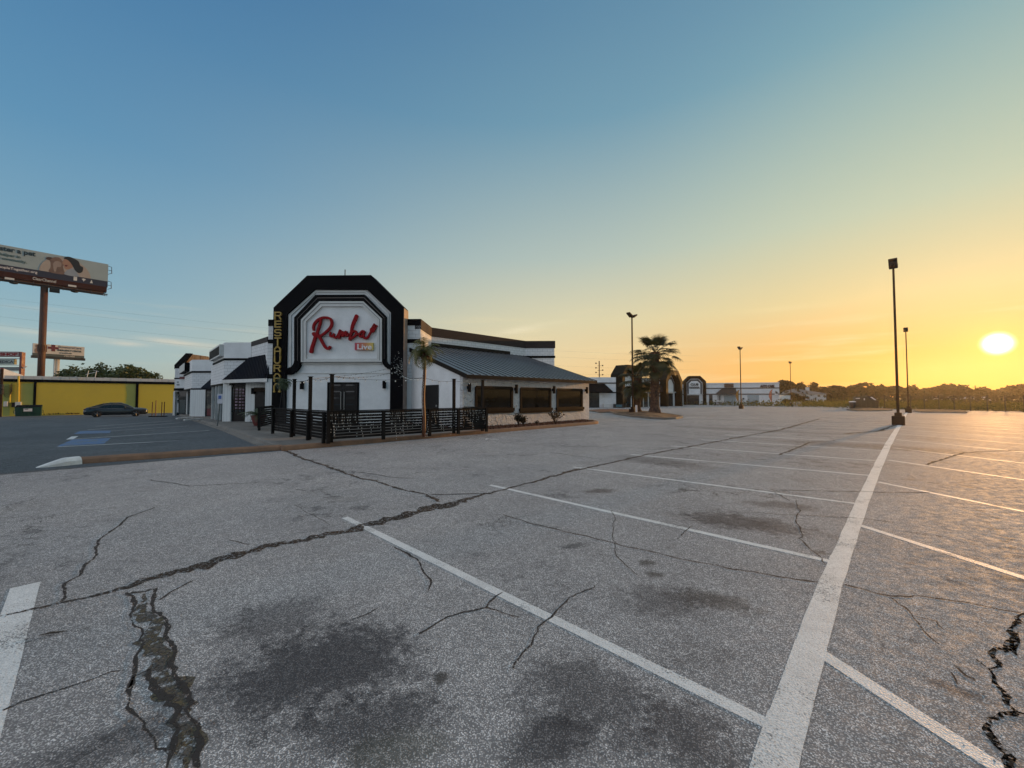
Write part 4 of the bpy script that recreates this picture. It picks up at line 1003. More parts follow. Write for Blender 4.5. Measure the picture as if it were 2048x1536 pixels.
for (ua, va, ub, vb) in ((950.5,771.5,1026,824), (1040.5,774.5,1102.5,823), (1113.5,776.5,1165.5,820.5)):
    mb = MB(); um = (ua+ub)/2
    qa, _ = wf.L(ua, 790, 0.05); qb, _ = wf.L(ub, 790, 0.05); zt = wf.L(ua, va, 0.05)[1]; zs = wf.L(ua, vb, 0.05)[1]
    zt = 0.5*(zt+wf.L(ub, va+(1.8 if ua < 1000 else 1.2), 0.05)[1]); zs += 0.16; fw_ = 0.13
    ch = 0.08
    wf.prism(mb, [(qa, zs), (qa+fw_, zs), (qa+fw_, zt-fw_), (qa, zt-fw_)], 0.0, 0.07); wf.prism(mb, [(qb-fw_, zs), (qb, zs), (qb, zt-fw_), (qb-fw_, zt-fw_)], 0.0, 0.07)
    wf.prism(mb, [(qa, zt-fw_), (qb, zt-fw_), (qb, zt-ch), (qb-ch, zt), (qa+ch, zt), (qa, zt-ch)], 0.0, 0.072)
    wn_ = mb.build('window', M['frame'], rest)
    mb = MB(); wf.box(mb, qa-0.06, qb+0.06, zs-0.16, zs, 0.0, 0.13); wf.box(mb, qa-0.02, qb+0.02, zs-0.26, zs-0.16, 0.0, 0.09); mb.build('sill', M['frame'], wn_)
    mb = MB(); wf.box(mb, qa+fw_, qb-fw_, zs, zt-fw_, 0.0, 0.012); mb.build('pane', M['glass'], wn_)
    mb = MB(); g = 0.035; x0, x1, y0_, y1_ = qa+fw_, qb-fw_, zs, zt-fw_
    wf.box(mb, x0, x0+g, y0_, y1_, 0.012, 0.04); wf.box(mb, x1-g, x1, y0_, y1_, 0.012, 0.04); wf.box(mb, x0+g, x1-g, y1_-g, y1_, 0.012, 0.04); wf.box(mb, x0+g, x1-g, y0_, y0_+g, 0.012, 0.04); mb.build('inner_frame', M['frame'], wn_)
for u, v0_, v1_ in ((940,766,784), (1034,769,787), (1109.5,772,787), (1175,774,787)):
    mb = MB(); q, zt = wf.L(u, v0_, 0.2); zb_ = wf.L(u, v1_, 0.2)[1]; wf.box(mb, q-0.06, q+0.06, zb_, zt, 0.1, 0.22); zm = (zt+zb_)/2; wf.box(mb, q-0.03, q+0.03, zm-0.08, zm+0.08, 0.0, 0.1)
    mb.build('wall_lamp', M['black'], rest, bevel=0.008)
mb = MB(); qa, zt = ws.L(851, 770.5, 0.0); qb, _ = ws.L(877.5, 771, 0.0)
ws.box(mb, qa, qb, SW, zt, 0.0, 0.03); d_ = mb.build('side_door', M['door'], rest)
mb = MB(); ws.box(mb, qb-0.14, qb-0.08, SW+0.95, SW+1.05, 0.03, 0.09); mb.build('door_handle', M['steel'], d_)

# ================================================================ LEFT SHOP UNITS
bl1 = hitdir(lB, -D12, 447)                              # first block front: lB .. bl1
F1r, F1l = PY(501, 24.4), PY(447, 24.4)
F1l = hitdir(F1r, -D12, 447); F1e = hitdir(F1l, L, 425)
Y2 = 34.9; F2r = PY(430, Y2); F2l = hitdir(F2r, -D12, 383); F2e = hitdir(F2l, L, 367)
Y3 = 42.0; F3r = PY(371, Y3); F3l = hitdir(F3r, -D12, 348.5)
unit1 = root('shop_building', 'white shop unit left of the arch with dark ribbed canopy and lit grid window', 'shop', (F1l.x, F1l.y, gh(F1l.x,F1l.y)))
f1 = Fac(F1l, F1r)
zt1 = f1.L(475, 685)[1]; zb1 = f1.L(475, 716.5)[1]; zb2 = f1.L(475, 720.5)[1]
mb = MB(); band(mb, [F1e, F1l, F1r, F1r+ret_d*-0.0+R*0.0], zb1, zt1, 0.02, 0.3); mb.build('upper_wall', M['white'], unit1)
mb = MB(); band(mb, [F1e, F1l, F1r], zb2, zb1, 0.045, 0.3); mb.build('trim_band', M['black'], unit1)
zc1 = f1.L(452, 766)[1]
mb = MB(); band(mb, [F1e+L*1.2, F1e, F1l, F1r], zc1, zb2, 0.0, 0.3); mb.build('block_wall', M['brick'], unit1)
mb = MB(); band(mb, [F1e+L*1.2, F1e, F1l+D12*0.4], zc1-0.14, zc1, 0.02, 0.3); mb.build('trim_band', M['fascia'], unit1)
# parapet between restaurant jog and block
fp = Fac(F1r, lA); pz1 = ZY(673, JY, 533); pz0 = ZY(683, JY, 533)
mb = MB(); fp.box(mb, -0.02, fp.len-0.05, 2.4, pz0, -0.4, 0.0); mb.build('wall', M['brick'], unit1)
mb = MB(); fp.box(mb, 0.0, fp.len-0.05, pz0, pz1, -0.42, 0.03); mb.build('coping', M['brickband'], unit1)
# sign box on the angled end
fs1 = Fac(F1e, F1l)
mb = MB(); fs1.box(mb, 0.05, fs1.len-0.15, zb1+0.15, zt1-0.12, 0.02, 0.25); sb = mb.build('sign_cabinet', M['cream'], unit1)
mb = MB()
fs1.box(mb, 0.12, fs1.len-0.25, zb1+0.24, zt1-0.22, 0.25, 0.262)
mb.build('sign_face', M['fascia'], sb)
# canopy: hipped mansard, low outer edge
cz0 = ZY(762, F1l.y, 445); cz1 = fp.L(520, 710)[1]
ce0 = hitdir(F1l, -ret_d, 445); 
pO = F1l+Vector((0.0,-0.15)); pI = lA+ret_d*0.25
a0 = (pO.x, pO.y, cz0); a1 = (lA.x+0.05, lA.y-0.12, ZY(756.5, JY-0.1, 531))
cz0 = a1[2]; a0 = (pO.x, pO.y, cz0)
b1 = (lA.x+0.1, lA.y+0.1, ZY(707, JY+0.1, 531.5))
def plane_px(u, v, A, B, C):
    A, B, C = Vector(A), Vector(B), Vector(C); n_ = (B-A).cross(C-A); d_ = Vector(ray(u, v)); o_ = Vector((0, 0, EYE)); return o_+d_*((A-o_).dot(n_)/d_.dot(n_))
b0 = plane_px(498, 715, a0, a1, b1)
A3, U3, V3 = Vector(a0), Vector(a1)-Vector(a0), Vector(b1)-Vector(a1)
uu, uv_, vv_ = U3.dot(U3), U3.dot(V3), V3.dot(V3); w3 = b0-A3; det = uu*vv_-uv_*uv_
c1 = (w3.dot(U3)*vv_-w3.dot(V3)*uv_)/det; c2 = (w3.dot(V3)*uu-w3.dot(U3)*uv_)/det
nn = U3.cross(V3).normalized(); nn = nn if nn.y < 0 else -nn
mb = MB(); mb.prism([Vector(a0), Vector(a1), Vector(b1), b0], [q-nn*0.12 for q in (Vector(a0), Vector(a1), Vector(b1), b0)])
for k in range(30):
    f_ = (k+0.3)/30; t_ = c2*f_/c1 if f_ < c1 else c2+(1-c2)*(f_-c1)/(1-c1)
    lo = A3+U3*f_; mb.tube([lo+nn*0.01, lo+V3*t_+nn*0.01], 0.018, 4)
mb.build('canopy_roof', M['canopy'], unit1)
mb = MB(); mb.prism([a0, a1, (a1[0], a1[1]+0.12, a1[2]), (a0[0], a0[1]+0.12, a0[2])], [(x, y, z-0.2) for x, y, z in (a0, a1, (a1[0], a1[1]+0.12, a1[2]), (a0[0], a0[1]+0.12, a0[2]))]); mb.build('canopy_beam', M['cream'], unit1)
mb = MB(); mb.prism([(a0[0], a0[1]+0.12, a0[2]-0.1), (a1[0], a1[1]+0.12, a1[2]-0.1), (a1[0]+1.8, a1[1]+1.8, a1[2]-0.1), (a0[0]+1.8, a0[1]+2.2, a0[2]-0.1)], [(a0[0], a0[1]+0.12, a0[2]-0.06), (a1[0], a1[1]+0.12, a1[2]-0.06), (a1[0]+1.8, a1[1]+1.8, a1[2]-0.06), (a0[0]+1.8, a0[1]+2.2, a0[2]-0.06)]); mb.build('canopy_soffit', M['fascia'], unit1)
# shopfront behind: column, window, wall, door
fc = fac_at(445.5, F1l.y+0.05, D12, u1=462)
g1 = lambda p: gh(p.x, p.y)+SW
mb = MB(); fc.box(mb, 0, fc.len, g1(fc.o)-0.1, cz0-0.12, -0.35, 0.0); mb.build('column', M['siding'], unit1)
fd = fac_at(462, F1l.y+0.12, D12, u1=491)
mb = MB(); fd.box(mb, 0, fd.len, g1(fd.o)-0.1, cz0-0.1, -0.3, -0.04); swf = mb.build('shop_window', M['door'], unit1)
mb = MB(); fd.pxbox(mb, 464.5, 774.5, 488.5, 824, -0.04, -0.02); mb.build('window_pane', M['storeglass'], swf)
mb = MB()
for k in range(8): fd.pxbox(mb, 464.5, 775+k*6.1, 488.5, 776.4+k*6.1, -0.02, 0.0)
for u in (464, 468.5, 476.4, 483.4, 487.6): fd.pxbox(mb, u, 774, u+1.0, 824.5, -0.018, 0.002)
mb.build('security_grille', M['frame'], swf)
t = NT('lit_shop_interior'); em = t.mix(t.mr(t.noise(6, 3), 0.45, 0.7), (0.05,0.02,0.06), (0.5,0.35,0.55)); t.col((0.05,0.05,0.05)); t.l.new(em, t.b.inputs['Emission Color']); t.set('Emission Strength', 0.22)
mb = MB()
for k in range(7):
    for u in (470, 477.6, 484.4):
        fd.pxbox(mb, u, 778.2+k*6.1, u+5.0, 781.0+k*6.1, -0.0195, -0.0155)
mb.build_split('lit_display', t.m, swf)
fe = fac_at(491, F1l.y-0.4, (lA+ret_d*1.6-PY(491, F1l.y-0.4)).normalized(), u1=531)
mb = MB(); fe.box(mb, 0, fe.len, 0, cz0-0.1, -0.2, 0.0); mb.build('entry_wall', M['siding'], unit1)
mb = MB(); fe.pxbox(mb, 510, 776, 529, 850, 0.0, 0.05, z0=0.1); dd = mb.build('entry_door', M['door'], unit1)
mb = MB(); fe.pxbox(mb, 508, 775, 530, 783, 0.0, 0.45); mb.build('door_awning', M['frame'], unit1)
sconce(fe, 502, 776, 507.5, 788, 0.0, unit1)
# walls left of the column (narrow white piers and dark glazing)
fg = Fac(F1e+L*0.6, F1l)
mb = MB(); fg.box(mb, 0, fg.len, g1(fg.o)-0.1, zc1-0.14, -0.4, -0.15); gz = mb.build('glazing', M['storeglass'], unit1)
mb = MB()
for q in (0.02, fg.len*0.33, fg.len*0.6): fg.box(mb, q, q+0.13, g1(fg.o)-0.1, zc1-0.14, -0.15, 0.0)
mb.build_split('white_mullion', M['cream'], gz)
mb = MB(); fg.box(mb, fg.len-0.35, fg.len-0.02, g1(fg.o)+0.3, zc1-0.3, -0.15, -0.1); mb.build('yellow_poster', M['yellow'], gz)
# jog pier under the restaurant's left shoulder
mb = MB(); jog.pxbox(mb, 531, 757, 545, 840, 0.0, 0.03, z0=0.1); mb.build('pier_panel', M['siding'], rest)
mb = MB(); jog.pxbox(mb, 530, 748, 546, 757, 0.0, 0.06); mb.build('trim_band', M['black'], rest)
mb = MB(); jog.pxbox(mb, 812, 763, 839, 840, 0.0, 0.02, z0=0.1); mb.build('pier_panel', M['siding'], rest)

# second unit
unit2 = root('shop_building', 'middle white shop unit with small dark canopy over a poster window', 'shop', (F2l.x, F2l.y, gh(F2l.x,F2l.y)))
f2 = Fac(F2l, F2r+ (F2r-F2l).normalized()*1.2)
za = f2.L(400, 719.5)[1]; zbb = f2.L(400, 742)[1]; zb3 = f2.L(400, 745.5)[1]; zc2 = f2.L(400, 776.5)[1]
mb = MB(); band(mb, [F2e, F2l, F2l+f2.d*f2.len], zbb, za, 0.02, 0.3); mb.build('upper_wall', M['white'], unit2)
mb = MB(); band(mb, [F2e, F2l, F2l+f2.d*f2.len], zb3, zbb, 0.05, 0.3); mb.build('trim_band', M['black'], unit2)
mb = MB(); band(mb, [F2e, F2l, F2l+f2.d*f2.len], zc2, zb3, 0.0, 0.3); mb.build('block_wall', M['brick'], unit2)
mb = MB(); band(mb, [F2e, F2l, F2l+f2.d*f2.len], zc2-0.13, zc2, 0.03, 0.3); mb.build('trim_band', M['black'], unit2)
fs2 = Fac(F2e, F2l); mb = MB(); fs2.box(mb, 0.0, fs2.len*0.75, zbb+0.1, za-0.1, 0.02, 0.4); sb = mb.build('sign_cabinet', M['black'], unit2)
mb = MB(); fs2.box(mb, 0.04, fs2.len*0.75-0.04, zbb+0.15, za-0.15, 0.4, 0.41); mb.build('sign_face', M['cream'], sb)
mb = MB(); f2.pxbox(mb, 380.5, 779.5, 411, 832, 0.0, 0.05, z0=gh(F2l.x,F2l.y)); mb.build('column', M['siding'], unit2)
mb = MB(); f2.box(mb, 0.3, f2.len, gh(F2l.x,F2l.y), zc2-0.13, -0.3, -0.02); mb.build('dark_shopfront', M['door'], unit2)
mb = MB(); f2.pxbox(mb, 413.5, 783, 428.5, 829, -0.02, 0.0, z0=gh(F2l.x,F2l.y)+0.15); pw = mb.build('poster_window', M['storeglass'], unit2)
mb = MB(); f2.pxbox(mb, 414, 817, 428, 829, 0.0, 0.01, z0=gh(F2l.x,F2l.y)+0.2); mb.build('red_panel', M['darkred'], pw)
t = NT('dark_poster_print'); t.col(t.mix(t.mr(t.noise(1.8, 5), 0.48, 0.6), (0.012,0.015,0.016), (0.13,0.12,0.09))); mb = MB(); f2.pxbox(mb, 414, 785, 428, 817, 0.0, 0.01); mb.build('poster', t.m, pw)
# its canopy
A0 = Vector((*f2.P(f2.L(402,775)[0], 0, 1.3).xy, f2.L(402,775)[1])); B0 = Vector((*f2.P(f2.L(431,775)[0], 0, 1.3).xy, A0.z)); zt_ = f2.L(430,752)[1]
B1 = Vector((*f2.P(f2.L(431,752)[0], 0, 0.06).xy, zt_)); A1 = B1-Vector((f2.d.x, f2.d.y, 0))*0.15
A0 = Vector((*f2.P(*f2.L(402,775,0.9), 0.9).xy, f2.L(402,775,0.9)[1])); B0 = Vector((*f2.P(*f2.L(436,775,0.9), 0.9).xy, A0.z))
B1 = Vector((*f2.P(*f2.L(436,752,0.06), 0.06).xy, zt_)); A1 = Vector((*f2.P(*f2.L(428,752,0.06), 0.06).xy, zt_)); Ab = Vector((*f2.P(f2.L(402,775,0.9)[0], 0, 0.03).xy, A0.z))
mb = MB(); mb.quad(A0, B0, B1, A1); mb.tri(A0, A1, Ab); mb.prism([A0, B0, Vector((B0.x, B0.y+0.1, B0.z)), Vector((A0.x, A0.y+0.1, A0.z))], [q+Vector((0,0,-0.15)) for q in (A0, B0, Vector((B0.x, B0.y+0.1, B0.z)), Vector((A0.x, A0.y+0.1, A0.z)))])
mb.build('canopy_roof', M['canopy'], unit2)

# corner unit with arch seen from the side
unit3 = root('shop_building', 'far white corner shop with red awning strip and sunlit back of a black arch', 'shop', (F3l.x, F3l.y, gh(F3l.x,F3l.y)))
g3 = gh(F3l.x, F3l.y)
f3 = Fac(F3l, F3l+D12*6)
z737 = f3.L(349,737)[1]
mb = MB(); f3.box(mb, 0, 6, f3.L(349,783)[1], z737, -0.3, 0.0); mb.build('block_wall', M['brick'], unit3)
mb = MB(); f3.pxbox(mb, 348.3, 755.5, 362, 758.2, 0.0, 0.03); mb.build('trim_band', M['black'], unit3)
mb = MB(); f3.pxbox(mb, 352, 758.5, 382, 776, 0.0, 0.8); ab = mb.build('awning_box', M['white'], unit3)
mb = MB(); f3.pxbox(mb, 359, 753.5, 380, 758, 0.2, 0.9); mb.build('red_awning_strip', M['darkred'], ab)
mb = MB(); f3.text(mb, 'NAIL', *(lambda a, b: (a[0], b[0], a[1], b[1]))(f3.L(353.5,765.5,0.82), f3.L(357.5,763,0.82)), 0.815, 0.01); mb.build('awning_lettering', M['fascia'], ab); mb = MB(); f3.text(mb, 'SALON', *(lambda a, b: (a[0], b[0], a[1], b[1]))(f3.L(353,771,0.82), f3.L(358.5,768,0.82)), 0.815, 0.01); mb.build('awning_lettering', M['fascia'], ab)
mb = MB(); f3.pxbox(mb, 347.5, 776.5, 383, 781.5, -0.1, 0.5); mb.build('trim_band', M['black'], unit3)
mb = MB(); f3.box(mb, 0.05, 5.5, g3, f3.L(349,783)[1], -0.5, -0.3); gl = mb.build('shopfront_glazing', M['storeglass'], unit3)
mb = MB()
for ua, ub in ((346.5,350.5), (373,375.5)): f3.pxbox(mb, ua, 783, ub, 829, -0.3, -0.05, z0=g3)
mb.build_split('column', M['cream'], unit3)
# vertical lettering and price list, door
for ch, v in zip('NAILS', (788.5, 792.5, 796.5, 800.5, 804.5)):
    mb = MB(); a = f3.L(353.3, v+3.2, -0.28); b = f3.L(356.6, v, -0.28); f3.text(mb, ch, a[0], b[0], a[1], b[1], -0.28, 0.01, 0.02); mb.build('window_letter', M['signwhite'], gl)
mb = MB(); f3.pxbox(mb, 352, 806.5, 357, 825, -0.3, -0.285); mb.build('price_list', M['signwhite'], gl)
mb = MB(); f3.pxbox(mb, 359.5, 800, 371, 827, -0.3, -0.28); mb.build('door_glass', paint('teal_door_glass', (0.04,0.065,0.07), 0.2, 0.3, 2), gl)
# arch behind
fb = Fac(F3l+ret_d*1.0+D12*0.1, F3l+ret_d*1.0+D12*6.6)
mb = MB(); fb.px(mb, [(348.6,738),(348.6,730),(371.5,706.3),(381,706.6),(360,733),(360,738)], -0.35, 0.0); mb.build('arch_frame', M['black'], unit3)
# sunlit plywood side of the sign tower, running back along R
pl = PY(359, fb.o.y+0.3); fr = Fac(pl, pl+R*5.2)
def fz(u, v): return fr.L(u, v)
mb = MB(); fr.prism(mb, [fz(360,737), fz(360,732), fz(380.5,708), fz(417,713), fz(421,720), fz(421,737)], -0.15, 0.0)
t = NT('weathered_plywood_tower_side'); st_ = t.n.new('ShaderNodeMapping'); st_.inputs['Scale'].default_value = (2,2,0.3); t.l.new(t.pos, st_.inputs[0])
t.col(t.mix(t.mr(t.noise(2, 6, 0.7, st_.outputs[0]), 0.4, 0.65), (0.50,0.30,0.15), (0.22,0.11,0.05))); t.rough(0.8)
mb.build('tower_side', t.m, unit3)
# ================================================================ PATIO FENCE, POSTS, LIGHTS
def fence_run(nm, label, p, q, posts, top=0.99, slats=9, grp='black slatted patio fence runs'):
    rt = root(nm, label, 'fence', (p.x, p.y, SW), grp)
    f = Fac(p, q) if ray(0, 0) and True else None
    d = (q-p).xy.normalized() if hasattr(q-p, 'xy') else (q-p).normalized(); ln = (Vector((q[0], q[1]))-Vector((p[0], p[1]))).length
    a_ = atan2(d.y, d.x); P0 = Vector((p[0], p[1])); mb = MB()
    for k in range(slats):
        z = SW+0.16+k*(top-0.2)/(slats-1)
        jz = random.uniform(-0.006, 0.006)
        c = P0+d*ln/2; mb.box((c.x, c.y, z+jz), (ln, 0.022, 0.080), a_)
    c = P0+d*ln/2; mb.box((c.x, c.y, SW+top+0.025), (ln+0.06, 0.11, 0.03), a_)
    mb.build('slat_panel', M['fencewood'], rt)
    for s in posts:
        c = P0+d*s*ln; mb = MB(); mb.box((c.x+d.y*0.06, c.y-d.x*0.06, SW+top/2), (0.10, 0.09, top), a_); mb.build('post', M['fencewood'], rt)
    return rt
fcn = G(655, 887, SW); fl = G(547, 867, SW); fr_ = G(971, 863, SW)
dR = (fr_-fcn).xy; 
fence_run('patio_fence', 'black slatted patio fence along the tan kerb, draped with icicle lights', fcn, fr_, [0.0, 0.285, 0.53, 0.57, 0.775, 1.0])
fence_run('patio_fence', 'black slatted patio fence side running back from the corner post towards the shops', fl, fcn, [0.02, 0.42, 0.72, 0.97])
fe2 = G(930, 858.5, SW); fence_run('patio_fence', 'short black slatted fence return meeting the textured white wall', fe2, fr_, [0.0])
g0 = G(515, 861, SW); g1_ = G(543, 853, SW); fence_run('patio_fence', 'short black slatted fence by the potted palm, left of the patio opening', g0, g1_, [0.0, 1.0], slats=9)
posts = {}
def tall_post(u, v, top_v, label):
    b = G(u, v, SW); z = ZY(top_v, b.y, u); r = root('wooden_post', label, 'post', (b.x, b.y, SW), 'tall black posts carrying string lights')
    mb = MB(); mb.box((b.x, b.y, (SW+z)/2), (0.095, 0.095, z-SW), AR); mb.build('shaft', M['fencewood'], r)
    mb = MB(); mb.box((b.x, b.y, z+0.01), (0.14, 0.14, 0.02), AR); mb.build('cap', M['fencewood'], r)
    return Vector((b.x, b.y, z))
pa = tall_post(587, 872, 759, 'leftmost tall black post, rising from the side run of the patio fence')
pb = tall_post(619, 879, 754, 'tall black post between the leftmost post and the fence corner')
pc = tall_post(662, 885, 749.5, 'tall black post at the fence corner in front of the double door')
pd = tall_post(907.5, 867, 758.5, 'tall black post in front of the white gable wall right of the side door')
pe = tall_post(965, 862, 760.5, 'rightmost tall black post, in front of the first brown window')

def sag(a, b, s, n=14): return [a.lerp(b, i/n)-Vector((0,0,s*4*(i/n)*(1-i/n))) for i in range(n+1)]
def lights(nm, label, spans, bulb_every=0.32, grp=None, br=0.022):
    r = root(nm, label, 'string lights', tuple(spans[0][0]), grp); mb = MB(); mb2 = MB()
    for a, b, s in spans:
        pts = sag(a, b, s); mb.tube(pts, 0.007, 4, cap=False); ln = (b-a).length; n = max(2, int(ln/bulb_every))
        for k in range(1, n):
            c = a.lerp(b, k/n)-Vector((0,0,s*4*(k/n)*(1-k/n))); c = c+Vector((random.uniform(-.02,.02), random.uniform(-.02,.02), 0))
            mb2.lathe((c.x, c.y, c.z-0.06), [(0.004,-0.02),(br,0.0),(br*0.8,0.02),(0.008,0.04)], 6)
            mb.box((c.x, c.y, c.z-0.012), (0.018, 0.018, 0.035))
    mb.build('cable', M['wire'], r); o = mb2.build('bulb_row', M['bulb'], r); o['kind'] = 'stuff'
top = lambda p: p-Vector((0,0,0.06))
palm_top = G(847, 873.5, SW); palm_top = Vector((palm_top.x, palm_top.y, ZY(742, palm_top.y, 847)))
archp = fa.P(*fa.L(803, 738, FO+0.03), FO+0.03)
lights('string_lights', 'string lights sagging between the tall posts along the front of the patio', [(top(pa), top(pb), .05), (top(pb), top(pc), .07), (top(pc), Vector((*palm_top.xy, pc.z+0.0)), .10), (Vector((*palm_top.xy, pc.z)), top(pd), .08), (top(pd), top(pe), .05)])
lights('string_lights', 'string lights running from the door corner post up to the right leg of the arch', [(top(pc), archp, .18), (archp+Vector((0,0,-.3)), Vector((*palm_top.xy, pc.z)), .12), (archp+Vector((0,0,.2)), top(pb), .10)], 0.45)
# cluster of little lights on the arch leg
mb = MB()
for k in range(70):
    q, z = fa.L(random.gauss(799, 7), random.gauss(735, 13), FO+0.02); q = min(q, q1-0.05); q = max(q, qi1+0.05); p = fa.P(q, z, FO+0.035); mb.lathe((p.x, p.y, p.z), [(0.004,-0.014),(0.014,0),(0.004,0.014)], 5)
o = mb.build('fairy_lights', M['bulb']); tag(o, 'scattered tiny fairy lights on the right leg of the black arch', 'fairy lights'); 
# icicle lights on the fence
mb = MB(); mb2 = MB(); n = 110; dd = (fr_-fcn); ni = Vector((dR.normalized().y, -dR.normalized().x, 0))
for k in range(n):
    s = (k+random.random())/n; b = fcn.lerp(fr_, s)+ni*0.035; z = SW+0.98; x, y = b.x, b.y; pts = [Vector((x, y, z))]; ln = random.choice((0.2,0.35,0.5,0.7,0.85))*random.uniform(.7, 1.1)
    while z > SW+0.98-ln:
        z -= 0.09; x += random.uniform(-.03,.03); pts.append(Vector((x, y+random.uniform(-.008,.008), z)))
        if random.random() < 0.75: mb2.lathe((x, y-0.015, z), [(0.003,-0.014),(0.011,0),(0.003,0.014)], 5)
    mb.tube(pts, 0.0035, 3, cap=False)
for k in range(6):
    a = fcn.lerp(fr_, k/6)+ni*0.04; b = fcn.lerp(fr_, (k+1)/6)+ni*0.04; a.z = b.z = SW+0.9; mb.tube(sag(a, b, .12), 0.005, 4, cap=False)
il = root('icicle_lights', 'tangled clear icicle lights hanging over the front patio fence', 'string lights', (fcn.x, fcn.y, SW+0.98))
mb.build('cable', M['bulb'] if False else paint('pale_light_cable', (0.09,0.08,0.075), 0.5, 0.2, 4), il); o = mb2.build('bulb_row', M['bulb'], il); o['kind'] = 'stuff'
# patio tables glimpsed over the fence
M['tabletop'] = paint('pale_table_top', (0.42,0.43,0.43), 0.4, 0.1, 3)
for (u, v, Y, lb) in ((592,818.5,18.0,'round patio table behind the side fence, left of the first tall post gap'), (625,817.5,17.0,'round pale patio table behind the side fence, nearest the double door'), (877,819,18.0,'round patio table in front of the black side door')):
    p = PY(u, Y); z = 0.84; r = root('patio_table', lb, 'table', (p.x, p.y, SW), 'round patio tables behind the fence')
    mb = MB(); mb.lathe((p.x, p.y, z), [(0.40,0.0),(0.42,0.01),(0.42,0.03),(0.40,0.035)], 20); mb.build('table_top', M['tabletop'], r)
    mb = MB(); mb.tube([(p.x,p.y,SW+0.03),(p.x,p.y,z)], 0.035, 8); mb.lathe((p.x,p.y,SW), [(0.25,0),(0.25,0.02),(0.05,0.04)], 14); mb.build('pedestal', M['wire'], r)

# ---- decorative palms made of plastic fronds
def pinnate(mb, c, az, el0, ln, droop, n=12, wd=0.12):
    d = Vector((cos(az), sin(az), 0)); p = Vector(c); prev = p.copy(); e = el0; st = ln/n; side = Vector((-sin(az), cos(az), 0)); spine = [p.copy()]
    for k in range(n):
        dirv = d*cos(e)+Vector((0,0,1))*sin(e); p = p+dirv*st; spine.append(p.copy()); e -= droop/n
        w_ = wd*sin(pi*(0.15+0.85*(k+1)/n))*1.2+0.02
        for sg in (-1, 1):
            a = p-dirv*st*0.45; b = p+dirv*st*0.25; tip = p+side*sg*w_*2+dirv*st*1.1-Vector((0,0,w_*0.7+random.uniform(0,.03)))
            mb.add((a, b, tip), ((0,1,2),))
    mb.tube(spine, 0.006, 3, cap=False)
M['plasticleaf'] = leafmat('artificial_palm_leaf', (0.075,0.10,0.025), (0.20,0.19,0.06), 0.45)
M['darkleaf'] = leafmat('dark_artificial_leaf', (0.03,0.06,0.022), (0.09,0.12,0.05), 0.5)
M['copper'] = paint('copper_brown_trunk', (0.10,0.036,0.016), 0.5, 0.3, 5)
b = G(847, 873.5, SW); r = root('artificial_palm', 'artificial palm with copper trunk wound in lights, standing in the front fence', 'artificial palm', (b.x, b.y, SW))
mb = MB(); zt = ZY(703, b.y, 847); pts = [(b.x+0.02*sin(k), b.y, SW+(zt-SW)*k/10) for k in range(11)]; mb.tube(pts, 0.062, 10); mb.build('trunk', M['copper'], r, smooth=True)
mb = MB()
for k in range(60): z = SW+0.8+k*(zt-SW-0.9)/60; a = -pi/2-0.5+random.uniform(-.3,.3); mb.lathe((b.x+0.07*cos(a), b.y+0.07*sin(a), z), [(0.003,-0.014),(0.012,0),(0.003,0.014)], 5)
o = mb.build('trunk_lights', M['bulb'], r); o['kind'] = 'stuff'
mb = MB(); ct = (b.x, b.y, zt)
for k in range(34): pinnate(mb, (ct[0], ct[1], ct[2]-0.05+random.uniform(-.12,.2)), k*2.399+random.uniform(-.2,.2), random.uniform(-0.1, 1.3), random.uniform(0.55, 0.9), random.uniform(1.8, 3.2), 13, 0.085)
mb.build('fronds', M['plasticleaf'], r, recalc=False)
mb = MB()
for k in range(3): a = -1.6+k*0.7; mb.lathe((b.x+0.14*cos(a), b.y+0.14*sin(a), zt-0.25), [(0.01,-0.09),(0.075,-0.04),(0.085,0.02),(0.03,0.08)], 10)
mb.build('coconuts', M['copper'], r, smooth=True)
b = G(572, 868, SW); b = Vector((*PY(566, 17.5), SW)); r = root('artificial_palm', 'slim artificial palm with dark green fronds against the gold lettered arch leg', 'artificial palm', (b.x, b.y, SW))
mb = MB(); zt = ZY(764, b.y, 566)
for dx in (-0.14, 0.1, 0.02): mb.tube([(b.x+dx*1.2, b.y, SW), (b.x+dx, b.y, SW+1), (b.x, b.y, zt)], 0.014, 5)
mb.build('stems', M['wire'], r)
mb = MB()
for k in range(24): pinnate(mb, (b.x, b.y, zt+random.uniform(-.1,.1)), k*2.399, random.uniform(-0.1, 1.2), random.uniform(0.35, 0.55), random.uniform(1.6, 2.6), 10, 0.07)
mb.build('fronds', M['darkleaf'], r, recalc=False)
# potted palm by the side opening
b = G(506.5, 853, SW); b = Vector((b.x, b.y+0.4, SW)); r = root('potted_palm', 'small palm in a dark red pot beside the shop door', 'potted plant', (b.x, b.y, SW))
mb = MB(); mb.lathe((b.x, b.y, SW), [(0.20,0),(0.27,0.2),(0.33,0.45),(0.36,0.47),(0.36,0.53),(0.32,0.53),(0.30,0.47)], 20); mb.build('pot', M['terracotta'], r, smooth=False)
mb = MB()
for k in range(18): pinnate(mb, (b.x, b.y, SW+0.5), k*2.399, random.uniform(0.25, 1.2), random.uniform(0.7, 0.95), random.uniform(1.2, 2.0), 12, 0.06)
mb.build('fronds', M['darkleaf'], r, recalc=False)
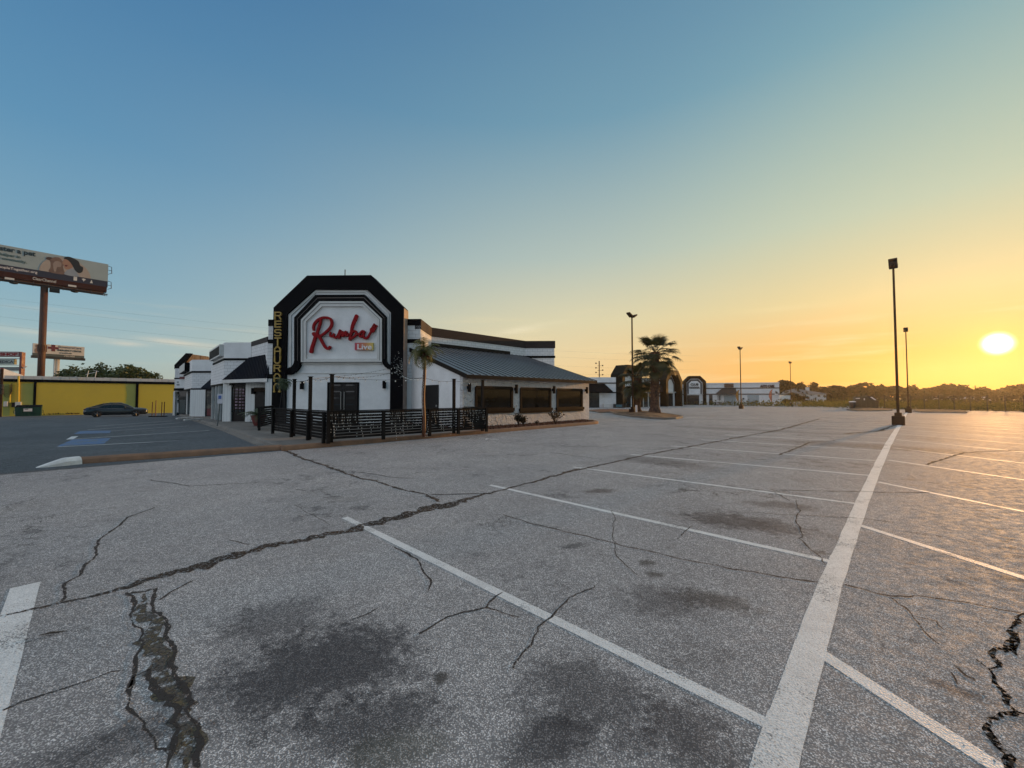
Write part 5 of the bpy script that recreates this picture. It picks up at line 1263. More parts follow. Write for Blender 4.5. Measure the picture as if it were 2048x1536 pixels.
# shrubs in the bed
M['shrub'] = leafmat('dark_red_green_leaf', (0.022,0.028,0.012), (0.06,0.035,0.02), 0.45)
def leaf(mb, p, d, s):
    d = d.normalized(); sd_ = d.cross(Vector((random.uniform(-1,1), random.uniform(-1,1), random.uniform(-1,1)))).normalized(); n_ = d.cross(sd_)
    mb.add((p, p+d*s*0.5+sd_*s*0.24, p+d*s+n_*s*0.1, p+d*s*0.5-sd_*s*0.24), ((0,1,2,3),))
def shrub(nm, label, b, h, w_, mat, grp=None, nst=14, cat='shrub', lsz=0.11):
    r = root(nm, label, cat, tuple(b), grp); mb = MB(); mb2 = MB()
    for k in range(nst):
        a = k*2.399+random.random(); sp = random.uniform(0.1, 1)*w_/2; tip = Vector(b)+Vector((cos(a)*sp, sin(a)*sp, h*random.uniform(0.55, 1)*(1-0.35*sp/w_)))
        mid = Vector(b).lerp(tip, 0.5)+Vector((0,0,h*0.08)); mb2.tube([Vector(b), mid, tip], [0.014,0.009,0.005], 4)
        for j in range(16):
            t_ = random.uniform(0.35, 1.0); p = (Vector(b).lerp(mid, t_*2) if t_ < .5 else mid.lerp(tip, t_*2-1)); dv_ = Vector((random.uniform(-1,1), random.uniform(-1,1), random.uniform(-.1,1))); leaf(mb, p+dv_*0.03, dv_, lsz*random.uniform(.7,1.3))
    mb2.build('stems', M['copper'] if False else paint('shrub_stem', (0.06,0.035,0.02), 0.8, 0.2, 4), r); mb.build('foliage', mat, r, recalc=False); return r
for (u, v, hh, ww, lb) in ((1037,852,0.75,0.45,'small dark leafy shrub in the bed below the gap between first and second windows'), (1046,852,0.5,0.4,'lowest dark shrub in the mulch, just right of the first shrub'), (1110,847,0.85,1.15,'widest dark leafy shrub in the bed between second and third windows')):
    b = G(u, v, SW); shrub('shrub', lb, b, hh, ww, M['shrub'], 'shrubs in the mulch bed')
b = G(1073, 849, SW); shrub('shrub', 'tiny weed sprig between the shrubs of the mulch bed', b, 0.22, 0.25, M['shrub'], 'shrubs in the mulch bed', 5, lsz=0.07)
# wheel stops and parking sign by the walk
for u, v, ru, rv, lb in ((353,838.5,370,837.5,'white wheel stop lying on the walk, left one of the pair'), (368,841.5,385,840.5,'white wheel stop lying on the walk, right one of the pair')):
    p = G(u, v, SW); q = G(ru, rv, SW); d = (q-p); d.normalize(); q = p+d*1.5; s = Vector((d.y, -d.x, 0)); mb = MB()
    pr = [(-.09,0),(-.07,.10),(.07,.10),(.09,0)]; mb.prism([p+s*a+Vector((0,0,h)) for a, h in pr], [q+s*a+Vector((0,0,h)) for a, h in pr]); tag(mb.build('wheel_stop', M['kerbwhite'], bevel=0.015), lb, 'wheel stop', 'white wheel stops')
b = G(434.5, 852, SW); r = root('parking_sign', 'reserved parking sign on a leaning grey post at the walk edge', 'sign', (b.x, b.y, SW))
tp = Vector((*PY(441.5, b.y), ZY(790, b.y, 441))); mb = MB(); mb.tube([b, tp], 0.03, 6); mb.build('post', paint('grey_galvanised_post', (0.12,0.13,0.13), 0.5, 0.1, 3), r)
mb = MB(); zc = ZY(797.5, b.y, 441); mb.box((tp.x, tp.y-0.05, zc), (0.24, 0.012, 0.50), 0.15); pl_ = mb.build('sign_plate', paint('sign_plate_white', (0.55,0.56,0.62), 0.4, 0.1, 3), r)
mb = MB(); mb.box((tp.x, tp.y-0.06, zc+0.08), (0.14, 0.006, 0.18), 0.15); mb.build('blue_symbol_panel', paint('sign_blue', (0.03,0.10,0.35), 0.4, 0.1, 3), pl_)
# four thin bollard poles
for u, vb, vt, lb in ((305,832,802,'leftmost thin pole at the end of the walk'), (312,831,800,'second and tallest thin pole at the end of the walk'), (324,829.5,802,'third thin pole at the end of the walk'), (329,829.5,802,'rightmost thin pole at the end of the walk')):
    p = PY(u, 38.5); g = gh(p.x, p.y); r = root('marker_pole', lb, 'pole', (p.x, p.y, g), 'thin poles at the end of the walk')
    mb = MB(); mb.tube([(p.x,p.y,g),(p.x+0.02,p.y,g+1.5*(33/30 if u == 312 else 1))], 0.035, 6); mb.build('shaft', M['darkred'] if u == 312 else M['rust'], r)
    mb = MB(); mb.box((p.x,p.y,g+0.05), (0.5,0.4,0.1), AR); mb.build('foot', M['fascia'], r)

# ================================================================ YELLOW BUILDING AND ITS NEIGHBOURS
ypL = PY(2, 46.2); yf = Fac(ypL-R*10, ypL+R*21)
yr = root('yellow_building', 'long low building with yellow wall, black trim strips and white roof edge', 'warehouse', (ypL.x, ypL.y, gh(ypL.x, ypL.y)))
gz_ = gh(ypL.x, ypL.y)-0.2
q_ = lambda u: yf.L(u, 800)[0]
ztop = yf.L(180, 761)[1]; zb_ = yf.L(180, 766)[1]
mb = MB(); yf.box(mb, q_(5), yf.len, gz_, zb_, -6, 0); mb.build('wall', M['yellow'], yr)
mb = MB(); yf.box(mb, q_(5)-0.1, yf.len, zb_, ztop, -6, 0.12); mb.build('black_coping', M['black'], yr)
mb = MB()
for k in range(28): a = q_(5)+k*(yf.len-q_(5))/28; yf.box(mb, a, a+(yf.len-q_(5))/28-0.02, ztop, ztop+0.42+0.02*(k % 2), -6, -0.3-0.01*(k % 2))
mb.build('roof_edge', M['roofwhite'], yr)
for ua, ub in ((66.5,72), (271,276.5)): mb = MB(); yf.box(mb, q_(ua), q_(ub), gz_, zb_, 0, 0.1); mb.build('black_trim_strip', M['black'], yr)
mb = MB(); yf.px(mb, [(252,829),(250,815),(254,790),(251,767),(271,767),(271,829)], 0, 0.012); yf.px(mb, [(42,832),(41,767),(66.5,767),(66.5,832)], 0, 0.012); yf.px(mb, [(6,832),(6,768),(20,768),(19,832)], 0, 0.012); o = mb.build_split('olive_patch', M['olive'], yr); 
M['pipeyellow'] = paint('bright_yellow_pipe', (0.62,0.45,0.05), 0.5, 0.1, 2)  # plain yellow for the conduits, close to the wall paint
for ua, va, vb in ((20.5,768,806), (37.5,752,804)): mb = MB(); a = yf.L(ua, va, .1); b = yf.L(ua-0.8, vb, .1); mb.tube([yf.P(*a, .12), yf.P(*b, .12)], 0.09, 8); mb.build('conduit', M['pipeyellow'], yr)
for u0, v0_, u1_, v1_, m_, nm in ((7,803,15.5,813,'cream','meter_box'), (23,805,30,814,'fascia','meter_box'), (30,804,42,829,'cream','meter_cabinet')):
    mb = MB(); yf.pxbox(mb, u0, v0_, u1_, v1_, 0, 0.35); mb.build(nm, M[m_], yr, bevel=0.02)
mb = MB()
for k in range(7):
    a = yf.L(3, 768+k*1.5, .3); b = yf.L(24, 766+k*2.4, .3); mb.tube(sag(yf.P(*a, .3), yf.P(*b, .2), .35+0.1*k, 8), 0.03, 4, cap=False)
mb.build('service_cables', M['wire'], yr)
mb = MB(); p = yf.P(q_(178), ztop+0.4, -2); 
for a in (-.6, .5): mb.tube([p+Vector((a,0,0)), p+Vector((a+.2,0,1.0))], 0.035, 4)
mb.tube([p+Vector((-.8,0,.5)), p+Vector((1.0,0,.9)), p+Vector((.2,0,1.1))], 0.03, 4); p2 = yf.P(q_(135), ztop+0.3, -1); mb.tube([p2, p2+Vector((.8,0,.15)), p2+Vector((1.6,0,-.05))], .05, 4)
mb.build('roof_fitting', paint('pale_pipe', (0.5,0.5,0.48), 0.5, 0.1, 3), yr)
mb = MB(); 
for k in range(60): a = random.uniform(q_(90), q_(160)); p = yf.P(a, gz_+0.3, 0.15); leaf(mb, p, Vector((random.uniform(-1,1), random.uniform(-1,0), 1)), random.uniform(.1,.3))
M['drygrass'] = leafmat('dry_grass_blade', (0.10,0.07,0.025), (0.16,0.12,0.05), 0.8)
structure(mb.build('wall_foot_grass', M['drygrass'], recalc=False), 'stuff')
gp = PY(5, 50); gf = Fac(gp, gp+Vector((0.42, 0.90))*3); r = root('gable_building', 'sunlit white gable end behind the left end of the yellow building', 'building', (gp.x, gp.y, gh(gp.x,gp.y)))
mb = MB(); gf.prism(mb, [(0,gf.L(5,756)[1]-1.5),(gf.L(46,750)[0],gf.L(46,756)[1]-1.5),(gf.L(46,750)[0],gf.L(46,750.5)[1]),(0,gf.L(5,737)[1])], -0.3, 0); mb.build('gable_wall', M['white'], r)
mb = MB(); gf.box(mb, -0.25, 0.0, gf.L(5,756)[1]-6, gf.L(5,736)[1], -0.3, 0.02); mb.build('corner_post', M['darkred'], r)
# utility cluster at the frame edge
p = PY(1.5, 44); g = gh(p.x,p.y); r = root('utility_pole', 'wooden utility pole with transformer cans at the left picture edge', 'utility pole', (p.x,p.y,g))
mb = MB(); mb.tube([(p.x,p.y,g),(p.x,p.y,ZY(738,p.y,1.5))], 0.13, 8); mb.build('shaft', M['brownpole'], r)
for z_ in (772, 782): mb = MB(); zz = ZY(z_, p.y, 1.5); mb.lathe((p.x+0.25,p.y-0.15,zz-0.4), [(0.05,0),(0.17,0.03),(0.17,0.5),(0.05,0.56)], 10); mb.build('transformer_can', M['wire'], r)

def dumpster(name, label, b, w_, dpt, h, ang, m, lidm):
    r = root(name, label, 'dumpster', tuple(b)); c, s = cos(ang), sin(ang)
    T = lambda x, y, z: Vector((b[0]+c*x-s*y, b[1]+s*x+c*y, b[2]+z))
    mb = MB(); hw = w_/2
    mb.hexa([T(-hw+.04,-dpt/2+.1,.08),T(hw-.04,-dpt/2+.1,.08),T(hw-.04,dpt/2-.05,.08),T(-hw+.04,dpt/2-.05,.08),T(-hw,-dpt/2,h*.86),T(hw,-dpt/2,h*.86),T(hw,dpt/2,h),T(-hw,dpt/2,h)])
    for k in range(3): x = -hw+w_*(k+1)/4; mb.hexa([T(x-.03,-dpt/2+.07,.1),T(x+.03,-dpt/2+.07,.1),T(x+.03,-dpt/2+.1,.1),T(x-.03,-dpt/2+.1,.1),T(x-.03,-dpt/2-.03,h*.84),T(x+.03,-dpt/2-.03,h*.84),T(x+.03,-dpt/2,h*.84),T(x-.03,-dpt/2,h*.84)])
    mb.build('container', m, r)
    mb = MB(); mb.hexa([T(-hw-.03,-dpt/2-.03,h*.83),T(hw+.03,-dpt/2-.03,h*.83),T(hw+.03,-dpt/2,h*.83),T(-hw-.03,-dpt/2,h*.83),T(-hw-.03,-dpt/2-.03,h*.88),T(hw+.03,-dpt/2-.03,h*.88),T(hw+.03,-dpt/2,h*.88),T(-hw-.03,-dpt/2,h*.88)]); mb.build('rim', m, r)
    for k in range(2):
        x0 = -hw+k*hw; mb = MB(); mb.hexa([T(x0+.02,-dpt/2-.05,h*.87),T(x0+hw-.02,-dpt/2-.05,h*.87),T(x0+hw-.02,dpt/2,h+.02),T(x0+.02,dpt/2,h+.02),T(x0+.02,-dpt/2-.05,h*.87+.04),T(x0+hw-.02,-dpt/2-.05,h*.87+.04),T(x0+hw-.02,dpt/2,h+.06),T(x0+.02,dpt/2,h+.06)]); mb.build('lid', lidm, r)
    for sg in (-1, 1): mb = MB(); mb.tube([T(sg*hw,-dpt*.2,h*.55),T(sg*(hw+.12),-dpt*.2,h*.55),T(sg*(hw+.12),-dpt*.2,h*.35),T(sg*hw,-dpt*.2,h*.35)], .035, 5); mb.build('side_pocket', m, r)
    return r, T
db = PY(59, 44.5); dr, T = dumpster('dumpster', 'dark green dumpster with a white label in front of the yellow wall', (db.x, db.y, gh(db.x, db.y)), 1.9, 1.2, 1.28, AR+0.0, M['green'], M['black'])
mb = MB(); mb.hexa([T(-.32,-.72,.62),T(.3,-.72,.62),T(.3,-.70,.62),T(-.32,-.70,.62),T(-.32,-.76,.95),T(.3,-.76,.95),T(.3,-.74,.95),T(-.32,-.74,.95)]); lb_ = mb.build('label_plate', M['signwhite'], dr)
mb = MB(); mb.hexa([T(-.25,-.762,.84),T(0.02,-.762,.84),T(0.02,-.75,.84),T(-.25,-.75,.84),T(-.25,-.772,.91),T(0.02,-.772,.91),T(0.02,-.76,.91),T(-.25,-.76,.91)]); mb.build('printed_mark', M['black'], lb_)

# ---- sedan
def sedan(label, b, ang):
    r = root('parked_car', label, 'car', (0, 0, 0)); Lc = 4.75; hwid = 0.90
    # stations: x, z bottom, z beltline/top of body, half width
    st_ = [(-2.36,.42,.72,.60),(-2.32,.30,.84,.74),(-2.15,.24,.98,.82),(-1.85,.22,1.02,.87),(-1.3,.20,1.0,.90),(-.6,.20,.97,.905),(.2,.20,.95,.905),(.9,.20,.93,.90),(1.4,.20,.92,.89),(1.9,.22,.88,.85),(2.2,.24,.82,.78),(2.33,.30,.74,.66),(2.37,.38,.64,.56)]
    mb = MB(); n = 12; rings = []
    for x, zb0, zt0, hw in st_:
        h = zt0-zb0; rg = [(x, s*hw*w__, zb0+h*z__) for s, w__, z__ in ((1,.80,0),(1,.96,.12),(1,1.0,.42),(1,.99,.62),(1,.93,.86),(1,.80,.985),(1,.0,1.03),(-1,.80,.985),(-1,.93,.86),(-1,.99,.62),(-1,1.0,.42),(-1,.96,.12),(-1,.80,0))]
        rings.append(rg)
    k = len(rings[0])
    for rg in rings: mb.v += rg
    for i in range(len(rings)-1):
        for j in range(k): mb.f.append((i*k+j, i*k+(j+1) % k, (i+1)*k+(j+1) % k, (i+1)*k+j))
    mb.f.append(tuple(range(k))); mb.f.append(tuple(reversed(range((len(rings)-1)*k, len(rings)*k))))
    mb.build('body', M['carpaint'], r, smooth=True)
    # greenhouse
    gh_ = [(-2.0,1.0,1.005,.70),(-1.55,.98,1.20,.68),(-1.05,.97,1.39,.62),(-.55,.96,1.47,.60),(.0,.95,1.48,.60),(.35,.94,1.45,.61),(.8,.93,1.25,.66),(1.25,.92,.955,.72)]
    mb = MB(); rings = []
    for x, zb0, zt0, hw in gh_:
        top_ = hw; bot = min(.84, hw+0.2); rings.append([(x, bot, zb0-.05), (x, (bot+top_)/2, (zb0+zt0)/2), (x, top_*.97, zt0-.02), (x, 0, zt0+.012), (x, -top_*.97, zt0-.02), (x, -(bot+top_)/2, (zb0+zt0)/2), (x, -bot, zb0-.05)])
    for rg in rings: mb.v += rg
    k = 7
    for i in range(len(rings)-1):
        for j in range(k-1): mb.f.append((i*k+j, i*k+j+1, (i+1)*k+j+1, (i+1)*k+j))
    mb.build('windows', M['carglass'], r, smooth=True)
    mb = MB(); rf = [(x, zt0, hw) for x, zb0, zt0, hw in gh_ if x <= .36 and x >= -1.6]
    for i in range(len(rf)-1):
        (x0, z0_, h0), (x1, z1_, h1) = rf[i], rf[i+1]
        mb.prism([(x0,-h0,z0_-.03),(x0,0,z0_+.01),(x0,h0,z0_-.03),(x1,h1,z1_-.03),(x1,0,z1_+.01),(x1,-h1,z1_-.03)], [(x0,-h0,z0_+.0),(x0,0,z0_+.035),(x0,h0,z0_+.0),(x1,h1,z1_+.0),(x1,0,z1_+.035),(x1,-h1,z1_+.0)])
    for sg in (-1, 1):
        mb.tube([(.36,sg*.61,1.39),(.8,sg*.68,1.20),(1.2,sg*.75,.95)], .025, 5); mb.tube([(-.35,sg*.62,1.40),(-.4,sg*.80,.95)], .03, 5); mb.tube([(-1.05,sg*.63,1.33),(-1.5,sg*.70,1.17),(-2.0,sg*.74,1.0)], .035, 5)
    mb.build('roof', M['carpaint'], r, smooth=False)
    for x in (-1.42, 1.42):
        for sg in (-1, 1):
            mb = MB(); ringz = []
            prof = [(.18,.0),(.29,.0),(.335,.03),(.335,.19),(.29,.22),(.18,.22)]; N = 24
            for pr_, y_ in prof:
                for j in range(N): mb.v.append((x+pr_*cos(2*pi*j/N), sg*(.70+y_) , .335+pr_*sin(2*pi*j/N)))
            for i in range(len(prof)-1):
                for j in range(N): mb.f.append((i*N+j, i*N+(j+1) % N, (i+1)*N+(j+1) % N, (i+1)*N+j))
            wh = mb.build('wheel', M['rubber'], r)
            mb = MB()
            for j in range(5):
                a = j*2*pi/5; c1 = Vector((x+.23*cos(a), sg*.905, .335+.23*sin(a))); c0 = Vector((x+.03*cos(a), sg*.905, .335+.03*sin(a))); mb.tube([c0, c1], [.045,.03], 5)
            mb.tube([(x, sg*.88, .335), (x, sg*.93, .335)], .06, 8); mb.build('rim', M['rim'], wh)
            mb = MB()  # dark arch opening
            for j in range(13):
                a = pi*j/12; mb.v.append((x+.40*cos(a), sg*.885, .33+.40*sin(a))); mb.v.append((x+.40*cos(a), sg*.915, .33+.40*sin(a))); mb.v.append((x+.36*cos(a), sg*.915, .33+.36*sin(a))); mb.v.append((x+.36*cos(a), sg*.885, .33+.36*sin(a)))
            for j in range(12):
                for q in range(4): mb.f.append((j*4+q, j*4+(q+1) % 4, j*4+4+(q+1) % 4, j*4+4+q))
            mb.build('wheel_arch', M['rubber'], r)
    for sg in (-1, 1):
        mb = MB(); mb.box((2.22, sg*.60, .66), (.18, .26, .10)); mb.build('headlight', M['cream'], r, bevel=.02)
        mb = MB(); mb.box((-2.27, sg*.62, .83), (.12, .28, .10)); mb.build('tail_light', M['darkred'], r, bevel=.02)
        mb = MB(); mb.box((.62, sg*.94, 1.0), (.10, .16, .11)); mb.build('wing_mirror', M['carpaint'], r, bevel=.02)
        for x in (-.2, -1.0): mb = MB(); mb.box((x, sg*.905, .80), (.14, .02, .025)); mb.build('door_handle', M['carpaint'], r)
    r.location = b; r.rotation_euler = (0, 0, ang); return r
cb_ = PY(235, 40.8); sedan('charcoal grey four door sedan parked beside the yellow wall', (cb_.x, cb_.y, gh(cb_.x, cb_.y)), pi/2-AR)

# ================================================================ BILLBOARDS AND POLE SIGNS
bR = PY(207.5, 73); bdir = hitdir  # right end of the big board
bL = PY(0, 63.8); d_ = (bR-bL).normalized(); bf = Fac(bR-d_*14.63, bR); Wb = bf.len
zT = bf.L(207, 527)[1]; zN0 = bf.L(207, 573)[1]; zN1 = bf.L(207, 561.5)[1]; zA = bf.L(207, 583)[1]
br_ = root('billboard', 'large billboard with a pet fostering advertisement on a rusty brown column', 'billboard', (bf.P(Wb/2, 0).x, bf.P(Wb/2, 0).y, -0.9))
mb = MB(); bf.box(mb, 0, Wb, zN0, zT, -1.2, 0); pn = mb.build('panel', paint('billboard_vinyl_sage', (0.30,0.37,0.39), 0.6, 0.05, 0.5), br_)
mb = MB(); bf.box(mb, 0, Wb, zN0, zN1, 0, 0.03); nav = mb.build('navy_strip', paint('navy_vinyl', (0.022,0.022,0.045), 0.5, 0.1, 1), pn)
mb = MB(); bf.box(mb, 0.1, Wb-0.1, zA, zN0, -1.3, 0.02); ap = mb.build('apron', paint('dark_red_brown_apron', (0.055,0.020,0.014), 0.7, 0.2, 1, spec=.15), br_)
mb = MB(); bf.box(mb, 0.3, Wb-0.5, zA-0.55, zA, -1.1, -0.3); mb.build('beam', M['rust'], br_)
pc_ = bf.P(bf.L(88, 600)[0], 0, -0.65); mb = MB(); mb.tube([(pc_.x,pc_.y,-1.2),(pc_.x,pc_.y,zA-0.4)], 0.45, 28); mb.build('column', M['rust'], br_, smooth=True)
mb = MB(); zc0, zc1_ = ZY(703.5, pc_.y, 88), ZY(690, pc_.y, 88)
for k in range(14): a = k*2*pi/14; mb.box((pc_.x+.52*cos(a), pc_.y+.52*sin(a), (zc0+zc1_)/2), (.10,.17,zc1_-zc0), a)
mb.tube([(pc_.x,pc_.y,zc0),(pc_.x,pc_.y,zc0+.1)], .54, 24); mb.tube([(pc_.x,pc_.y,zc1_-.1),(pc_.x,pc_.y,zc1_)], .54, 24); mb.build('column_collar', M['rust'], br_)
# catwalk in front and lamps
mb = MB(); zw = zA-0.75
for o_ in (1.3, 1.75): mb.tube([bf.P(-0.2, zw, o_), bf.P(Wb-0.1, zw, o_)], .07, 5)
mb.tube([bf.P(-0.2, zw-.25, 1.5), bf.P(Wb-0.1, zw-.25, 1.5)], .05, 5)
for k in range(9): q = 0.7+k*(Wb-1.2)/8; mb.tube([bf.P(q, zA-.2, 0.0), bf.P(q, zw-.05, 1.8)], .06, 5); mb.tube([bf.P(q, zw-.35, 1.5), bf.P(q, zw+.1, 1.5)], .05, 4)
mb.build('catwalk', M['wire'], br_)
for u in (27, 148): q = bf.L(u, 590)[0]; mb = MB(); p = bf.P(q, zw-.45, 1.5); mb.lathe((p.x,p.y,p.z), [(.15,-.05),(.45,.05),(.5,.2),(.2,.35)], 10); mb.build('lamp', M['wire'], br_)
for u in (19, 145): q = bf.L(u, 560)[0]; zz = bf.L(u, 557.5 if u < 50 else 572)[1]; mb = MB(); bf.box(mb, q-.5, q+.5, zz-.17, zz+.17, .02, .06); mb.build('number_plate', M['cream'], ap, bevel=.03)
mb = MB(); q = bf.L(109, 585)[0]; bf.box(mb, q-.6, q+.6, zA-1.45, zA-.5, -.3, .2); mb.build('control_box', M['wire'], br_)
mb = MB()
for za_, zb2_ in ((.7,3.0),(3.6,5.2)):
    mb.tube([bf.P(Wb, zT-za_+.4, -.1), bf.P(Wb+.45, zT-za_+.3, -.1), bf.P(Wb+.5, zT-za_-.9, -.1), bf.P(Wb, zT-za_-1.2, -.1)], .06, 4); mb.tube([bf.P(Wb, zT-za_-.4, -.1), bf.P(Wb+.48, zT-za_-.4, -.1)], .05, 4)
mb.build('end_ladder', M['wire'], br_)
M['navytext'] = paint('dark_teal_print', (0.012,0.03,0.045), 0.5, 0.05, 2)
M['tealtext'] = paint('teal_print', (0.05,0.10,0.11), 0.5, 0.05, 2)
def btext(txt, u0, vb0, u1, vt1, m, off, name='advert_lettering', bold=0.02, par=pn, fc_=bf):
    a = fc_.L(u0, vb0, off); b = fc_.L(u1, vt1, off); mb = MB(); 
    zt_ = b[1]; zb0 = a[1]
    fc_.text(mb, txt, a[0], b[0], min(zb0, zt_), max(zb0, zt_), off, 0.02, bold); return mb.build(name, m, par)
H_ = zT-zN1
def brow(txt, u0, u1, fb_, ft_, m, bold, par=pn):
    a = bf.L(u0, 540, .03)[0]; b = bf.L(u1, 540, .03)[0]; mb = MB(); bf.text(mb, txt, a, b, zN1+fb_*H_, zN1+ft_*H_, .045, .02, bold); return mb.build('advert_lettering', m, par)
# the visible end of each line; beginnings lie beyond the frame
brow('Foster a pet', -22, 70, 0.62, 0.95, M['navytext'], 0.035)
brow('Be a helper in', -28, 40, 0.41, 0.60, M['tealtext'], 0.03)
brow('your community.', -22, 53, 0.20, 0.38, M['tealtext'], 0.02)
a = bf.L(-46, 540, .05)[0]; b = bf.L(75, 540, .05)[0]; mb = MB(); bf.text(mb, 'PetsAndPeopleTogether.org', a, b, zN0+.3*(zN1-zN0), zN0+.8*(zN1-zN0), .06, .02, .01); mb.build('advert_lettering', M['signwhite'], nav)
a = bf.L(66, 540, .05)[0]; b = bf.L(113, 540, .05)[0]; mb = MB(); bf.text(mb, 'ClearChannel', a, b, zA+.25, zA+.75, .05, .02, .01); mb.build('owner_lettering', M['cream'], ap)
# advertisement picture: domed backdrop, dog and woman as flat print
U = lambda u, fz_: (bf.L(u, 540, .03)[0], zN1+fz_*H_)
def blob(name, m, pts, o1, par=pn, sm=True):
    P = [Vector(U(*p)) for p in pts]
    if sm:
        out = []
        for i in range(len(P)):
            a_, b_, c_, d__ = P[i-1], P[i], P[(i+1) % len(P)], P[(i+2) % len(P)]
            for k in range(4): t_ = k/4; out.append(0.5*((2*b_)+(c_-a_)*t_+(2*a_-5*b_+4*c_-d__)*t_*t_+(-a_+3*b_-3*c_+d__)*t_**3))
        P = out
    mb = MB(); bf.prism(mb, [(p.x, p.y) for p in P], 0.0, o1); return mb.build(name, m, par)
cx0, cx1 = 78, 182; dome = [(cx0+(cx1-cx0)*(0.5-0.5*cos(pi*k/16)), 0.0+0.93*sin(pi*k/16)) for k in range(17)]
blob('printed_backdrop', paint('print_pale_peach', (0.36,0.31,0.27), 0.6, 0.05, 1), dome, .036, sm=False)
blob('printed_dog', paint('print_dog_brown', (0.17,0.11,0.085), 0.6, 0.3, 1.2), [(99,.0),(101,.28),(100,.55),(95,.66),(90,.70),(95,.80),(103,.80),(110,.86),(118,.86),(124,.72),(128,.56),(126,.42),(128,.2),(130,.0)], .042)
blob('printed_dog_ear', paint('print_dark_brown', (0.06,0.035,0.03), 0.6, 0.1, 1), [(91,.68),(96,.80),(103,.80),(101,.70),(96,.64)], .046)
blob('printed_dog_muzzle', paint('print_dog_pale', (0.28,0.22,0.19), 0.6, 0.1, 1), [(108,.10),(106,.50),(113,.66),(122,.60),(121,.38),(114,.34),(112,.1)], .047)
blob('printed_woman_clothes', paint('print_pale_blue', (0.26,0.30,0.35), 0.6, 0.1, 1), [(130,.0),(133,.22),(140,.38),(148,.36),(155,.18),(158,.0)], .043)
blob('printed_woman_face', paint('print_skin', (0.33,0.19,0.13), 0.6, 0.1, 1.5), [(124,.60),(127,.80),(134,.94),(144,.88),(148,.62),(143,.42),(136,.30),(129,.34),(127,.50)], .049)
blob('printed_woman_hair', paint('print_black_hair', (0.012,0.010,0.010), 0.5, 0.1, 1), [(127,.86),(130,.98),(139,1.02),(150,.94),(157,.84),(160,.64),(166,.56),(165,.32),(158,.20),(151,.30),(147,.46),(143,.62),(139,.74),(133,.84)], .053)
blob('printed_smile', M['darkred'], [(129,.50),(133,.54),(135,.50),(132,.44)], .055)
for u0, u1 in ((147,154),(163,172),(180,186)):
    a = bf.L(u0, 560, .03)[0]; b = bf.L(u1, 560, .03)[0]; mb = MB()
    if u0 == 147: bf.box(mb, a, b, zN0+.25*(zN1-zN0), zN0+.9*(zN1-zN0), .03, .05)
    elif u0 == 163: bf.prism(mb, [(a, zN0+.7*(zN1-zN0)), (a+.3*(b-a), zN0+.55*(zN1-zN0)), (.5*(a+b), zN0+.3*(zN1-zN0)), (a+.7*(b-a), zN0+.55*(zN1-zN0)), (b, zN0+.7*(zN1-zN0)), (.5*(a+b), zN0+.85*(zN1-zN0))], .03, .05)
    else: bf.prism(mb, [(a, zN0+.25*(zN1-zN0)), (b, zN0+.25*(zN1-zN0)), (.5*(a+b), zN0+.85*(zN1-zN0))], .03, .05)
    mb.build('printed_logo', M['cream'], nav)
# small far billboard
s0_, s1_ = PY(62, 136), PY(165.5, 147); sf = Fac(s0_, s1_); zt_ = sf.L(62, 686)[1]; zb_ = zt_-4.3
sr = root('billboard', 'small distant billboard with an emergency centre advert on a white pole', 'billboard', (sf.P(sf.len/2, 0).x, sf.P(sf.len/2, 0).y, -1))
mb = MB(); sf.box(mb, 0, sf.len, zb_+.9, zt_, -1, 0); sp_ = mb.build('panel', paint('billboard_vinyl_white', (0.50,0.50,0.50), 0.6, 0.05, 0.5), sr)
mb = MB(); sf.box(mb, 0, sf.len, zb_, zb_+.9, -1, 0.01); sg_ = mb.build('dark_strip', paint('grey_green_vinyl', (0.06,0.08,0.08), 0.6, 0.05, 0.5), sp_)
mb = MB(); sf.box(mb, -.3, sf.len+.2, zb_-.9, zb_, -.8, .5); mb.build('apron', M['wire'], sr)
mb = MB(); p = sf.P(sf.L(114, 730)[0], 0, -.5); mb.tube([(p.x,p.y,-1.5),(p.x,p.y,zb_-.5)], .75, 16); mb.build('pole', paint('pale_pole_paint', (0.42,0.40,0.36), 0.6, 0.1, 1), sr, smooth=True)
mb = MB(); p = sf.P(sf.L(109.5, 730)[0], 0, .1); mb.tube([(p.x,p.y,-1),(p.x,p.y,zb_-.5)], .12, 5); mb.build('pole_ladder', M['steel'], sr)
def stext(txt, ua, ub, fa_, fb__, m, bold=0.02, par=sp_, base=zb_+.9, hh=zt_-zb_-.9):
    a = sf.L(ua, 700)[0]; b = sf.L(ub, 700)[0]; mb = MB(); sf.text(mb, txt, a, b, base+fa_*hh, base+fb__*hh, .05, .04, bold); mb.build('advert_lettering', m, par)
stext('SignatureCare', 116, 163, .62, .95, paint('grey_print', (0.10,0.10,0.13), 0.5, 0.1, 1)); stext('EMERGENCY CENTER', 115, 163, .36, .56, M['navytext'], .04); stext('ercare24.com', 119, 144, .10, .28, M['navytext'])
stext('2.7 MILES AHEAD', 128, 150, .2, .8, M['cream'], .01, sg_, zb_, .9)
mb = MB(); q = sf.L(106.5, 700)[0]; zc = (zt_+zb_+.9)/2+.5; sf.box(mb, q-.45, q+.45, zc-1.2, zc+1.2, 0, .05); sf.box(mb, q-1.3, q+1.3, zc-.4, zc+.4, .0, .055); mb.build('printed_cross', M['darkred'], sp_)
mb = MB(); P = lambda u, f: (sf.L(u, 700)[0], zb_+.9+f*(zt_-zb_-.9))
